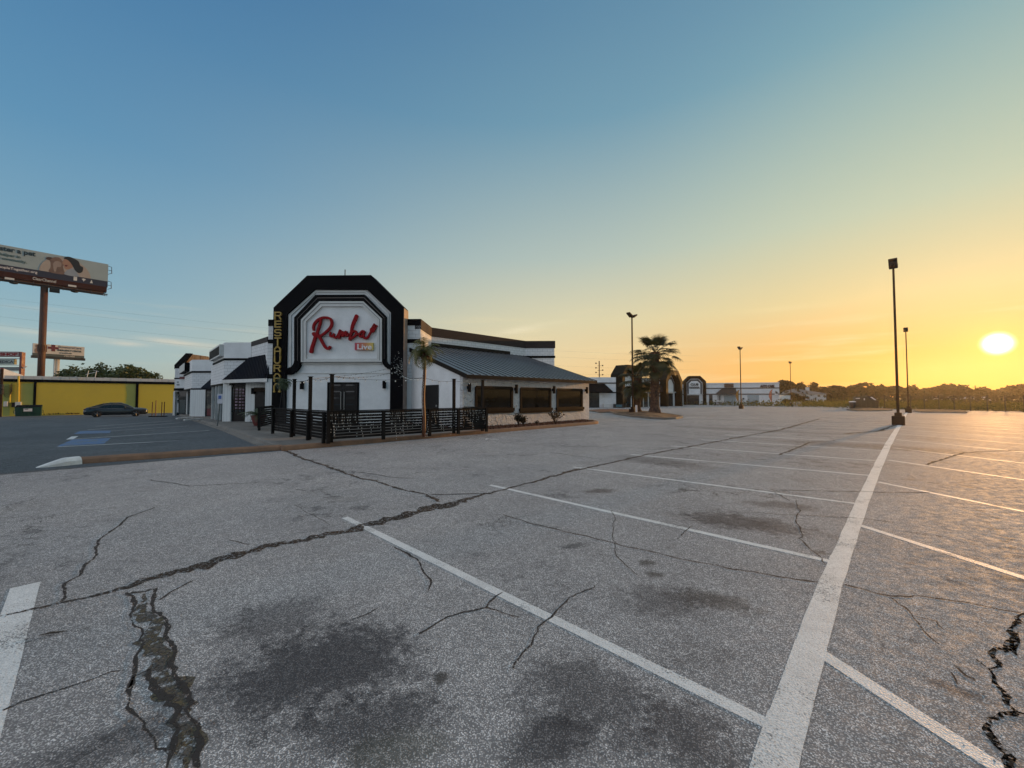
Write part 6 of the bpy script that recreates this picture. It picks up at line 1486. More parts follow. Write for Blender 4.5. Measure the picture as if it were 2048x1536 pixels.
for (u, f, ru, rf_) in ((73,.72,2.6,.18),(74,.25,5.0,.30)): sf.prism(mb, [P(u+ru*cos(k*pi/6), max(0, f+rf_*sin(k*pi/6))) for k in range(12)], 0, .05+.01*(f > .5))
mb.build('printed_child', paint('print_child_tone', (0.22,0.15,0.12), 0.6, 0.4, .8), sp_)
# red frame pole sign at the left edge
p0_ = PY(-40, 76); p1_ = PY(48, 76.5); rf2 = Fac(p0_, p1_); rr = root('pole_sign', 'red framed shopping centre sign with SHOP and MEDICA panels at the left edge', 'sign', (rf2.P(rf2.len-.4, 0).x, rf2.P(rf2.len-.4, 0).y, -1))
def rz_(v): return rf2.L(20, v)[1]
QU = lambda u: rf2.L(u, 720)[0]
mb = MB(); rf2.box(mb, QU(42.5), QU(47), -1.5, rz_(704.5), -.3, .3); mb.build('post', M['darkred'], rr)
mb = MB(); rf2.box(mb, 0, QU(42.5), rz_(713.7), rz_(703.5), -.25, .25); pp_ = mb.build('header_panel', M['darkred'], rr)
mb = MB(); rf2.box(mb, 0, QU(40), rz_(712.2), rz_(705), .25, .28); pq = mb.build('header_face', paint('pale_pink_face', (0.42,0.34,0.32), 0.5, 0.1, 1), pp_)
mb = MB(); rf2.text(mb, 'SHOP', QU(3), QU(38.5), rz_(711.7), rz_(706), .31, .03, .05); mb.build('sign_lettering', M['red'], pq)
mb = MB(); rf2.box(mb, 0, QU(31.5), rz_(729), rz_(718), -.2, .2); pm = mb.build('tenant_panel', M['green'], rr)
mb = MB(); rf2.box(mb, 0, QU(30.5), rz_(728), rz_(719), .2, .22); pm2 = mb.build('tenant_face', paint('pale_green_face', (0.36,0.42,0.38), 0.5, 0.1, 1), pm)
mb = MB(); rf2.text(mb, 'MEDICA', QU(-4), QU(29.5), rz_(726.3), rz_(720.8), .25, .03, .03); mb.build('sign_lettering', M['navytext'], pm2)
mb = MB(); rf2.box(mb, 0, QU(42), rz_(741), rz_(734), -.15, .15); mb.build('lower_panel', paint('grey_panel', (0.15,0.17,0.17), 0.6, 0.2, 1), rr)
mb = MB()
for v in (718, 730.5, 716.5, 742): mb.tube([rf2.P(0, rz_(v), 0), rf2.P(QU(43), rz_(v), 0)], .07, 4)
mb.tube([rf2.P(QU(47), rz_(737), 0), rf2.P(QU(54), rz_(732), 0)], .1, 4); mb.build('cross_rail', M['cream'], rr)
# overhead power lines
for (v0_, v1_, lb) in ((598,652,'highest'), (612,664,'second highest'), (636,680,'third highest'), (654,694,'lowest')):
    a = PY(-300, 150); b = PY(1400, 260); A = Vector((a.x, a.y, ZY(v0_-38, a.y))); B = Vector((b.x, b.y, ZY(v1_+60, b.y))); mb = MB(); mb.tube(sag(A, B, 6, 24), 0.022, 3, cap=False)
    tag(mb.build('power_line', M['wire']), 'thin overhead power line crossing above the left shops, %s of the four' % lb, 'power line', 'overhead power lines')
# ================================================================ FAR PLAZA
def far_arch(rt, f, q0, wd, h, z0, dep, rec=0.5, txt=None, open_h=2.7, full=True):
    """octagonal portal on facade f, from q0, wd wide"""
    c = wd*0.26; t_ = wd*0.12
    o = [(q0, z0), (q0, z0+h-c*1.0), (q0+c, z0+h), (q0+wd-c, z0+h), (q0+wd, z0+h-c), (q0+wd, z0)]
    i = [(q0+t_, z0), (q0+t_, z0+h-c-t_*.45), (q0+c+t_*.45, z0+h-t_), (q0+wd-c-t_*.45, z0+h-t_), (q0+wd-t_, z0+h-c-t_*.45), (q0+wd-t_, z0)]
    mb = MB()
    for k in range(5): f.prism(mb, [o[k], i[k], i[k+1], o[k+1]] if k else [o[0], i[0], i[1], o[1]], -dep, rec)
    a = mb.build('arch_frame', M['archolive'], rt)
    if rec > 1:
        mb = MB(); e_ = lambda p, a, b: (p[0]+a, p[1]+b)
        f.prism(mb, [i[0], e_(i[0], .05, 0), e_(i[1], .05, 0), i[1]], .02, rec-.06); f.prism(mb, [i[1], e_(i[1], .05, 0), e_(i[2], .05, -.03), i[2]], .02, rec-.06)
        f.prism(mb, [o[5], e_(o[5], .05, 0), e_(o[4], .05, 0), o[4]], -dep, rec-.06); f.prism(mb, [o[4], e_(o[4], .05, 0), e_(o[3], .04, .04), o[3]], -dep, rec-.06)
        mb.build('pale_lining', M['cream'], a)
    mb = MB(); f.prism(mb, [(i[0][0]-.03, z0), (i[5][0]+.03, z0), (i[4][0]+.03, i[4][1]), (i[3][0], i[3][1]+.03), (i[2][0], i[2][1]+.03), (i[1][0]-.03, i[1][1])], -dep, 0); mb.build('portal_wall', M['white'], rt)
    def inset(d): t2 = t_+d; return [(q0+t2, z0+open_h+.35), (q0+t2, z0+h-c-t2*.45), (q0+c+t2*.45, z0+h-t2), (q0+wd-c-t2*.45, z0+h-t2), (q0+wd-t2, z0+h-c-t2*.45), (q0+wd-t2, z0+open_h+.35)]
    e0, e1 = inset(wd*.055), inset(wd*.115)
    mb = MB()
    for k in range(5): f.prism(mb, [e0[k], e1[k], e1[k+1], e0[k+1]], 0, .22)
    mb.build('dark_pipe_band', M['archband'], rt)
    mb = MB(); f.prism(mb, [e1[0]]+[e1[5]]+[e1[4], e1[3], e1[2], e1[1]], 0, .15); bd = mb.build('sign_board', M['white'], rt)
    mb = MB(); f.box(mb, i[0][0], i[5][0], z0+open_h+.12, z0+open_h+.35, 0, .3); mb.build('ledge', M['cream'], rt)
    mb = MB(); f.box(mb, i[0][0]+.2, i[5][0]-.9, z0, z0+open_h, 0, .02); mb.build('dark_entrance', M['storeglass'], rt)
    if txt:
        w1, w2 = txt; cx = q0+wd/2; zt = e1[1][1]
        mb = MB(); f.text(mb, w1, cx-wd*.18, cx+wd*.18, zt-.55, zt+.05, .24, .06, .06); mb.build('sign_lettering', M['navytext'], bd)
        mb = MB(); f.text(mb, w2, cx-wd*.24, cx+wd*.24, zt-1.35, zt-.75, .24, .06, .06); mb.build('sign_lettering', M['navytext'], bd)
    return a
M['archolive'] = paint('dark_olive_arch_paint', (0.011,0.011,0.008), 0.7, 0.3, .7, spec=.08)
M['archband'] = paint('slate_band_paint', (0.03,0.04,0.05), 0.5, 0.3, .7)
M['shutter'] = sidingmat('pale_roller_shutter', (0.33,0.39,0.41), 0.35)
# unit A (behind the palms) ----------------------------------------------------
YA = 66.0; A0 = PY(1150, YA); A1 = PY(1232, YA); fA = Fac(A0, A1); gA = gh(A1.x, A1.y)
ua = root('shop_building', 'far white shop unit with black hipped awning right behind the restaurant roof corner', 'shop', (A0.x, A0.y, gA))
mb = MB(); fA.box(mb, 0, fA.len, gA, fA.L(1200, 754.5)[1], -6, 0); mb.build('wall', M['white'], ua)
mb = MB(); fA.pxbox(mb, 1150, 765, 1234, 767, 0, .1); fA_t = mb.build('trim_band', M['black'], ua)
mb = MB(); fA.pxbox(mb, 1150, 784, 1234, 786, 0, .1); mb.build('trim_band', M['black'], ua)
mb = MB(); a = [fA.P(*fA.L(u, v, o_), o_) for u, v, o_ in ((1150,785,1.6),(1227,784,1.6),(1209,767.5,.1),(1150,767.5,.1))]; mb.quad(*a); e = fA.P(*fA.L(1227,784,1.6), .02); mb.tri(a[1], a[2], Vector((e.x, e.y, a[1].z))); mb.quad(a[0]-Vector((0,0,.02)), a[1]-Vector((0,0,.02)), Vector((e.x,e.y,a[1].z-.02)), Vector((A0.x,A0.y,a[0].z-.02))); mb.build('awning_roof', M['black'], ua)
mb = MB(); fA.pxbox(mb, 1150, 786, 1198.5, 818, 0, .06, z0=gA); mb.build('dark_shopfront', M['storeglass'], ua)
mb = MB(); fA.pxbox(mb, 1207.5, 808, 1225, 816.5, .3, 1.0, z0=gA); mb.build('low_planter_wall', M['cream'], ua)
mb = MB(); fA.pxbox(mb, 1227.5, 808, 1248, 818, 1.4, 1.8, z0=gA); sg1 = mb.build('banner_stand', M['wire']); tag(sg1, 'black bordered blue banner stand before the far white shop', 'banner')
mb = MB(); fA.pxbox(mb, 1232, 809.5, 1244, 817, 1.8, 1.83, z0=gA+.15); o = mb.build('banner_print', paint('blue_banner_print', (0.05,0.14,0.18), 0.6, 0.6, 1.2), None); o.parent = sg1
# long wall B running along R with two portals ---------------------------------
B0 = A1.copy(); fB = Fac(B0, B0+R*30); LB = hitdir(B0, R, 1353); lenB = (LB-B0).length
ub = root('shop_building', 'far shop row with two tall dark portals with sunlit orange edges, behind the palms', 'shops', (B0.x, B0.y, gA))
gB = gh(LB.x, LB.y)
# portals
qa = fB.L(1235, 790)[0]; HA = fB.L(1245, 730.5)[1]-gA
far_arch(ub, fB, 0.0, 6.6, HA, gA, 1.0, 1.3)
q2 = fB.L(1320, 790)[0]; h2 = fB.L(1335, 741)[1]-gB
far_arch(ub, fB, q2, fB.L(1353, 790)[0]-q2, h2, gB, 1.0, 1.3)
mb = MB(); fB.box(mb, 6.6, q2, gB, fB.L(1300, 757)[1], -6, 0); mb.build('wall', M['white'], ub)
mb = MB(); fB.prism(mb, [(7.2, gB+2.9), (q2-.3, gB+2.9), (q2-1.0, gB+4.2), (7.9, gB+4.2)], .02, .9); mb.build('brown_canopy', M['canopy'], ub)
mb = MB(); fB.box(mb, 7.2, q2-1.2, gB, gB+2.7, 0, .05); mb.build('dark_shopfront', M['storeglass'], ub)
mb = MB()
for k in range(5): q = 7.3+k*(q2-8.6)/4; fB.box(mb, q, q+.18, gB, gB+2.7, .05, .2)
mb.build_split('mullion', M['cream'], ub)
# club portal ------------------------------------------------------------------
YC = 100.0; c0_, c1_ = PY(1367, YC), PY(1411, YC-0.8); fC = Fac(c0_, c1_); gC = gh(c0_.x, c0_.y)
uc = root('club_building', 'far white club unit with octagonal dark arch and black two line lettering', 'club', (c0_.x, c0_.y, gC))
far_arch(uc, fC, 0, fC.len, fC.L(1389, 752)[1]-gC, gC, 1.0, .6, ('CLUB', 'HAVANA'), open_h=2.5)
mb = MB(); w0 = Fac(LB, c0_); w0.box(mb, 0, w0.len, gC, w0.L(1360, 767)[1], -5, 0); mb.build('side_wall', M['white'], uc)
mb = MB(); w0.pxbox(mb, 1353, 775.5, 1367, 777, 0, .1); mb.build('trim_band', M['black'], uc)
mb = MB(); w0.pxbox(mb, 1353, 788, 1367, 789.5, 0, .1); mb.build('trim_band', M['black'], uc)
mb = MB(); w0.pxbox(mb, 1356, 789.5, 1364, 811, 0, .06, z0=gC); mb.build('dark_window', M['storeglass'], uc)
# auto unit --------------------------------------------------------------------
d0, d1 = PY(1411, 99), PY(1559, 94); fD = Fac(d0, d1); gD = gh((d0.x+d1.x)/2, (d0.y+d1.y)/2)-.05
ud = root('garage_building', 'far white garage unit with roller shutters and AUTO CARE lettering', 'garage', (d0.x, d0.y, gD))
zt = fD.L(1411, 767.5)[1]
mb = MB(); fD.box(mb, 0, fD.len, gD, zt+.2, -8, 0); mb.build('wall', M['brick'], ud)
mb = MB(); fD.pxbox(mb, 1411, 775.5, 1559.5, 777, 0, .12); mb.build('trim_band', M['black'], ud)
mb = MB(); fD.pxbox(mb, 1411, 787.5, 1559.5, 789, 0, .12); mb.build('trim_band', M['black'], ud)
mb = MB(); fD.pxbox(mb, 1411, 766.3, 1559.5, 767.6, 0, .1); mb.build('roof_edge', M['cream'], ud)
mb = MB(); fD.pxbox(mb, 1449, 767, 1467, 774.8, 0, .3); mb.build('faded_sign', paint('faded_brown_sign', (0.12,0.07,0.05), 0.7, 0.5, 2), ud)
mb = MB(); P_ = [fD.P(*fD.L(u, v, o_), o_) for u, v, o_ in ((1433,788,1.5),(1475,788,1.5),(1471,776.5,.15),(1444,776.5,.15))]; mb.quad(*P_)
for (a, b) in ((0,3),(1,2)): e = fD.P(*fD.L((1433,1475)[a == 1], 788, 1.5), .02); mb.tri(P_[a], P_[b], Vector((e.x, e.y, P_[a].z)))
mb.quad(*[q-Vector((0,0,.03)) for q in (P_[0], P_[1], fD.P(*fD.L(1475,788,1.5), .02), fD.P(*fD.L(1433,788,1.5), .02))]); mb.build('brown_awning', paint('dark_brown_awning', (0.025,0.02,0.016), 0.7, 0.2, 1), ud)
for ua_, ub_, vt in ((1448,1471.5,791), (1495,1518,790)):
    mb = MB(); fD.pxbox(mb, ua_, vt, ub_, 809, 0, .05, z0=gD+.1); sh = mb.build('roller_shutter', M['shutter'], ud)
    mb = MB(); q, z = fD.L((ua_+ub_)/2, 804.5); fD.box(mb, q-.25, q+.25, z-.08, z+.05, .05, .12); mb.build('handle', M['wire'], sh)
mb = MB(); fD.pxbox(mb, 1418, 789.5, 1425, 809, 0, .06, z0=gD); mb.build('dark_door', M['storeglass'], ud)
mb = MB(); fD.pxbox(mb, 1435.5, 790.5, 1442, 800, 0, .08); wn_ = mb.build('window', M['archband'], ud)
mb = MB(); fD.pxbox(mb, 1436.5, 791, 1438, 799.5, .08, .1); fD.pxbox(mb, 1440, 791, 1441, 799.5, .08, .1); mb.build_split('pane', M['cream'], wn_)
mb = MB(); a = fD.L(1520.5, 774.8, .2); b = fD.L(1549, 769.5, .2); fD.text(mb, 'AUTO CARE', a[0], b[0], a[1], b[1]+0.0, .2, .15, .05); mb.build('sign_lettering', paint('dark_maroon_letters', (0.035,0.012,0.018), 0.5, 0.2, 2), ud)
mb = MB(); P_ = [fD.P(*fD.L(u, v, o_), o_) for u, v, o_ in ((1551,781,.05),(1558.5,788,.9),(1551,788,.9))]; e = fD.P(*fD.L(1559,788,.9), .05); mb.tri(*P_); mb.tri(P_[0], P_[1], Vector((e.x,e.y,P_[1].z))); mb.build('corner_awning', M['darkgreen'], ud)
mb = MB(); fD.pxbox(mb, 1550, 787.5, 1556, 789.5, .9, 1.1); mb.build('awning_valance', M['signwhite'], ud)
mb = MB(); q, z = fD.L(1486.5, 797.5); p = fD.P(q, z, .12); mb.lathe((p.x,p.y,p.z-.2), [(.05,0),(.22,.08),(.22,.3),(.05,.38)], 8); mb.build('wall_vent', M['wire'], ud)
e0_ = PY(1559, 95); e1_ = PY(1586, 104); fE = Fac(e0_, e1_)
gw = root('boundary_wall', 'low white wall running back from the garage corner', 'wall', (e0_.x, e0_.y, gD)); mb = MB(); fE.box(mb, 0, fE.len, gD-.3, fE.L(1563, 791)[1], -.25, 0); mb.build('wall_panel', M['white'], gw)
mb = MB(); fE.box(mb, 0, fE.len, fE.L(1563,791)[1], fE.L(1563,791)[1]+.08, -.28, .03); mb.build('wall_cap', M['cream'], gw)
# sandwich sign in front
p = PY(1437.5, 93); g = gh(p.x, p.y); fS = Fac(p-Vector((1,0))*.9, p+Vector((1,0))*.9); sr_ = root('pavement_sign', 'black free standing CLUB sign board in front of the garage', 'sign', (p.x,p.y,g))
mb = MB(); fS.pxbox(mb, 1430, 805, 1445, 812, 0, .12); zl = min(v[2] for v in mb.v); bd = mb.build('board', M['wire'], sr_)
mb = MB(); a = fS.L(1432, 808.2, .13); b = fS.L(1443, 806, .13); fS.text(mb, 'CLUB', a[0], b[0], a[1], b[1], .14, .01, .04); a = fS.L(1431, 811.4, .13); b = fS.L(1444, 809.2, .13); fS.text(mb, 'HAVANA', a[0], b[0], a[1], b[1], .14, .01, .04); mb.build('lettering', M['signwhite'], bd)
mb = MB(); fS.box(mb, .1, .2, g, zl, 0, .1); fS.box(mb, fS.len-.2, fS.len-.1, g, zl, 0, .1); mb.build_split('leg', M['wire'], sr_)
# feather flags
M['flagorange'] = paint('orange_flag_fabric', (0.42,0.20,0.05), 0.8, 0.3, 3)
for u, vt, vb, Yf, m_, lb in ((1477,780,806,91,'faded','faded orange feather flag just left of the second lamp pole from the plaza island'), (1543.5,779,804,90,'bright','bright red and orange feather flag by the right end of the garage')):
    p = PY(u, Yf); g = gh(p.x,p.y); zt_ = ZY(vt, Yf, u); r = root('feather_flag', lb, 'flag', (p.x,p.y,g), 'feather flags before the garage')
    mb = MB(); mb.tube([(p.x,p.y,g),(p.x+.02,p.y,zt_-.5),(p.x+.25,p.y,zt_)], .03, 4); mb.build('pole', M['wire'], r)
    zz = g+1.0; H2 = zt_-zz; pf = []
    mb = MB(); N = 10
    for k in range(N+1): f_ = k/N; z = zz+H2*f_; w_ = .08+.62*sin(pi*min(1, f_*.8+.1)); x0 = p.x+.03+(.22*max(0, f_-.85)/.15); mb.v.append((x0, p.y-.01, z)); mb.v.append((x0-w_ if m_ == 'faded' else x0-w_, p.y-.06*sin(k), z))
    for k in range(N): mb.f.append((2*k, 2*k+1, 2*k+3, 2*k+2))
    mb.build('banner', M['flagorange'] if m_ == 'faded' else paint('bright_flag_fabric', (0.60,0.20,0.12), 0.8, 0.6, 1.2), r, recalc=False)
# pale utility cabinet and shrub near the last pole
p = PY(1591, 84); g = gh(p.x,p.y); mb = MB(); r = root('equipment_cabinet', 'pale blue and white equipment cabinet behind the most distant lamp pole', 'cabinet', (p.x,p.y,g))
mb = MB(); mb.box((p.x, p.y, g+.45), (1.9, 1.0, .9), -.5); mb.build('cabinet_body', paint('pale_blue_cabinet', (0.42,0.46,0.50), 0.5, 0.2, 1.5), r, bevel=.03)
mb = MB(); mb.box((p.x, p.y, g+.93), (2.0, 1.1, .06), -.5); mb.build('cabinet_lid', M['cream'], r)

# ================================================================ LAMP POLES (heads along the long axis of the lot)
def lamp_master(loc, label):
    r = root('lamp_pole', label, 'lamp pole', (0,0,0), 'parking lot lamp poles'); a_ = pi/2-AR; H_ = 9.25
    def hx(x, y, z): return Vector((cos(a_)*x-sin(a_)*y, sin(a_)*x+cos(a_)*y, z))
    mb = MB(); mb.box((0,0,.25), (.55,.55,.56), a_); mb.build('concrete_base', M['brownpole'], r, bevel=.02)
    mb = MB(); mb.box((0,0,.62), (.31,.31,.20), a_); mb.build('base_collar', M['brownpole'], r, bevel=.01)
    mb = MB(); n_ = [(.066,.7),(.048,H_)]; vs = []
    for rr_, z in n_: vs += [hx(-rr_,-rr_,z), hx(rr_,-rr_,z), hx(rr_,rr_,z), hx(-rr_,rr_,z)]
    mb.hexa(vs); mb.build('shaft', M['brownpole'], r)
    for s_ in (-1, 1):
        tl = Matrix.Rotation(-s_*0.42, 3, 'Y'); mb = MB(); c = hx(s_*.42, 0, H_+.22)
        m = Matrix.Rotation(a_, 3, 'Z') @ tl; P = [(-.34,-.19,-.10),(.34,-.19,-.05),(.34,.19,-.05),(-.34,.19,-.10),(-.34,-.19,.10),(.34,-.19,.06),(.34,.19,.06),(-.34,.19,.10)]
        if s_ < 0: P = [(-x, y, z) for x, y, z in P]
        mb.hexa([c+m @ Vector(q) for q in P]); hd = mb.build('lamp_head', M['brownpole'], r, bevel=.015)
        mb = MB(); mb.hexa([c+m @ Vector((x*.8, y*.8, z-(.005 if z < -.07 else .02))) for x, y, z in ((-.3,-.19,-.10),(.3,-.19,-.06),(.3,.19,-.06),(-.3,.19,-.10),(-.3,-.19,-.085),(.3,-.19,-.045),(.3,.19,-.045),(-.3,.19,-.085))]); mb.build('lens', M['storeglass'], hd)
        mb = MB(); mb.tube([hx(0,0,H_-.12), hx(s_*.2,0,H_+.1)], .045, 6); mb.build('bracket', M['brownpole'], r)
    r.location = loc; return r
b = G(1797, 850); lm = lamp_master(b, 'nearest and tallest looking lamp pole, standing on the long white line')
for u, Yp, lb, sc_ in ((1816, 43.8, 'second lamp pole on the white line, behind and right of the nearest pole', 1), (1265.5, 36.6, 'lamp pole with two wing like heads on the palm island', 1), (1482, 60, 'lamp pole standing alone in front of the white garage', 1), (1582, 83, 'most distant lamp pole, at the right end of the garage', 1)):
    p = PY(u, Yp); copy_thing(lm, (p.x, p.y, gh(p.x, p.y)), 0, lb)
p = PY(1272.5, 36.0); mb = MB(); mb.box((p.x, p.y, gh(p.x,p.y)+.45), (.16,.14,.9), .3); tag(mb.build('short_marker_post', M['signwhite'], bevel=.02), 'short white post at the foot of the lamp pole on the palm island', 'post')

# ================================================================ FAN PALMS
M['palmleaf'] = leafmat('fan_palm_leaf', (0.030,0.040,0.012), (0.075,0.075,0.022), 0.5, 0.3)
M['palmdead'] = leafmat('dry_palm_skirt', (0.10,0.065,0.03), (0.18,0.12,0.055), 0.8, 0.2)
t = NT('palm_trunk_boots'); c = t.mix(t.mr(t.noise(6, 6, .8), .4, .6), (0.035,0.016,0.010), (0.13,0.07,0.042)); t.col(c); t.rough(.9); t.bump(t.noise(14, 4), 1, .05); M['palmtrunk'] = t.m
def fan(mb, base, az, el, pl, fr_len, droop=0.5, n=20):
    d = Vector((cos(az)*cos(el), sin(az)*cos(el), sin(el))); mid = base+d*pl*.5; tip = base+d*pl-Vector((0,0,pl*.22*droop))
    s = Vector((-sin(az), cos(az), 0)); mb.tube([base, mid-Vector((0,0,.02)), tip], [.028,.02,.014], 4, cap=False)
    fd_ = (tip-mid).normalized(); up = s.cross(fd_).normalized()
    for k in range(n):
        a = (k/(n-1)-.5)*radians(215); ln = fr_len*(0.72+.28*cos(a*.8))*random.uniform(.88,1.08)
        dr = fd_*cos(a)+s*sin(a); dr = (dr-up*0.10*abs(sin(a))).normalized(); w_ = .046*fr_len/0.9
        q = dr.cross(up).normalized(); p1 = tip+dr*ln*.40; p2 = p1+(dr+Vector((0,0,-droop*.45))).normalized()*ln*.38; p3 = p2+(dr*.6+Vector((0,0,-droop*1.1))).normalized()*ln*.32
        mb.add((tip, p1+q*w_, p1-q*w_, p2+q*w_*.6, p2-q*w_*.6, p3), ((0,1,2),(1,3,4,2),(3,5,4)))
def fan_palm(loc, H, rb, label, nf=46, fl=.95, pl=1.15, seed=1, skirt=1.2, lean=0.0):
    random.seed(seed); r = root('fan_palm', label, 'palm tree', loc, 'fan palms on the island'); b = Vector(loc); mb = MB(); n = 18; rings = 16
    N = 30; prof = []
    for i in range(N+1):
        f_ = i/N; z = H*f_; rr_ = rb*(1.0 if f_ > .12 else 1.0+.55*(1-f_/.12)**.8) * (1-.12*f_) * (1.0+.22*max(0, (f_-.35))*(1 if f_ < .8 else .7))
        for k in range(n):
            a = 2*pi*k/n; q = rr_*(1+.07*noise.noise(Vector((a*2, z*3, seed)))); mb.v.append((b.x+lean*f_+q*cos(a), b.y+q*sin(a), b.z+z))
    for i in range(N):
        for k in range(n): mb.f.append((i*n+k, i*n+(k+1) % n, (i+1)*n+(k+1) % n, (i+1)*n+k))
    for i in range(int(H*42)):                        # old leaf bases
        z = H*random.uniform(.27, .98) ; a = i*2.399; rr_ = rb*1.0; c = Vector((b.x+lean*z/H+rr_*cos(a), b.y+rr_*sin(a), b.z+z)); o_ = Vector((cos(a), sin(a), 0)); s = Vector((-sin(a), cos(a), 0)); L_ = random.uniform(.10,.26)
        tip = c+o_*L_*.55+Vector((0,0,L_))+s*random.uniform(-.08,.08); mb.add((c+s*.07-o_*.05, c-s*.07-o_*.05, tip-s*.03, tip+s*.03, c+o_*.05), ((0,1,2,3),(0,3,4),(1,4,2),(4,3,2)))
    mb.build('trunk', M['palmtrunk'], r, recalc=False)
    top_ = b+Vector((lean, 0, H)); mb = MB()
    for k in range(nf):
        f_ = k/nf; el = math.asin(max(-.85, min(.93, .93-1.55*f_+random.uniform(-.22,.22)))); az = k*2.399+random.uniform(-.25,.25)
        fan(mb, top_+Vector((0,0,-.35*f_)), az, el, pl*random.uniform(.85,1.15)*(1.0 if f_ > .15 else .75), fl*random.uniform(.85,1.12), .35+.9*f_)
    mb.build('crown', M['palmleaf'], r, recalc=False)
    mb = MB()
    for k in range(int(16*skirt)):
        az = k*2.399; el = radians(random.uniform(-80,-55)); fan(mb, top_+Vector((0,0,-.35-random.uniform(0,.3))), az, el, .55*skirt, .75, .9, 12)
    mb.build('dead_frond_skirt', M['palmleaf'] if skirt < 1 else M['palmdead'], r, recalc=False)
    return r
p = G(1307.5, 829, .1); k_ = 35.5; p = Vector((*PY(1309, 35.3), 0)); p.z = gh(p.x,p.y)+.12
fan_palm(tuple(p), ZY(704, p.y, 1312)-p.z, .38, 'tall fan palm with flared trunk base on the island, right of the lamp pole', 50, 1.0, 1.45, 3, 1.1, .12)
p = Vector((*PY(1275, 38.3), 0)); p.z = gh(p.x,p.y)+.12
fan_palm(tuple(p), ZY(757, p.y, 1277)-p.z, .30, 'shorter fan palm directly behind the lamp pole on the island', 42, .95, 1.25, 5, .9, .05)
random.seed(11)

# ================================================================ IRON FENCE
def iron(label, p, q, post_n, h=2.05, sp_=0.12, grp='dark iron fence along the field'):
    p = Vector(p[:2]); q = Vector(q[:2]); d = q-p; ln = d.length; d.normalize(); a_ = atan2(d.y, d.x)
    r = root('iron_fence', label, 'fence', (p.x, p.y, gh(p.x,p.y)), grp)
    G3 = lambda s, z: Vector((*(p+d*s), gh(*(p+d*s))+z))
    for k in range(post_n):
        s0, s1 = ln*k/post_n, ln*(k+1)/post_n; mb = MB()
        for z in (.18, h-.22, h-.05): mb.tube([G3(s0, z), G3(s1, z)], .022, 4)
        m_ = int((s1-s0)/sp_)
        for j in range(1, m_): s = s0+(s1-s0)*j/m_; mb.tube([G3(s, .05), G3(s, h)], .010, 3, cap=False)
        mb.build('picket_panel', M['iron'], r)
    for k in range(post_n+1):
        mb = MB(); c = G3(ln*k/post_n, 0); mb.box((c.x, c.y, c.z+(h+.1)/2), (.09,.09,h+.1), a_); mb.build('post', M['iron'], r)
    return r
iA = PY(2130, 45.5); iB = PY(1745, 62.0)
dI = (iB-iA).normalized()
iron('dark iron picket fence behind the second lamp pole, between lot and overgrown field', (iA.x,iA.y), (iB.x,iB.y), 12)
iC = PY(1722, 104); iron('iron fence section running back behind the dark skip', (iB.x,iB.y), (iC.x,iC.y), 10, grp='dark iron fence along the field')
iD = PY(1600, 122); iron('farthest iron fence section, from the skip to the white cabinet', (iC.x,iC.y), (iD.x,iD.y), 12)
# skip behind the fence corner
p = PY(1733, 61.5); g = gh(p.x,p.y)+.12; r = root('roll_off_skip', 'dark olive skip container with propped sloping lids beside the iron fence', 'skip', (p.x,p.y,g))
fK = Fac(PY(1709, 62), PY(1757, 60.5))
mb = MB(); P_ = [(1711,818),(1709,806),(1711,793),(1742,792.5),(1757,803),(1757,818)]; fK.px(mb, P_, -1.7, 0); mb.build('container', M['darkgreen'], r)
mb = MB()
for q in (.1, .3, .5, .7, .9): s = fK.len*q; fK.box(mb, s-.05, s+.05, g+.1, g+(1.5 if q < .7 else 1.0), 0, .07)
fK.box(mb, 0, fK.len, g+.72, g+.80, 0, .09); mb.build('ribs', M['darkgreen'], r)
mb = MB(); fK.px(mb, [(1733,793),(1737,791.5),(1757.5,803),(1757.5,806)], -1.75, .12); ld = mb.build('sloping_lid', M['wire'], r)
mb = MB(); fK.px(mb, [(1740,794.2),(1744,794),(1753,800),(1750,800.5)], .12, .14); mb.build('reflective_sticker', M['signwhite'], ld)
mb = MB(); fK.px(mb, [(1711.5,796),(1720,795.6),(1720,797.8),(1711.5,798)], 0, .02); mb.build('sticker', M['cream'], r)
mb = MB(); fK.px(mb, [(1727.5,796.5),(1730,796.5),(1730,800.5),(1727.5,800.5)], 0, .02); mb.build('sticker', M['cream'], r)
p = PY(1704.5, 61); g2 = gh(p.x,p.y)+.1; r = root('waste_bin', 'squat dark bin with a white lid at the left end of the skip', 'bin', (p.x,p.y,g2))
mb = MB(); mb.lathe((p.x,p.y,g2), [(.33,0),(.42,.9),(.44,1.0)], 14); mb.build('bin_body', M['archband'], r, smooth=True)
mb = MB(); mb.lathe((p.x,p.y,g2+1.0), [(.46,0),(.40,.10),(.1,.14)], 14); mb.build('bin_lid', M['signwhite'], r)

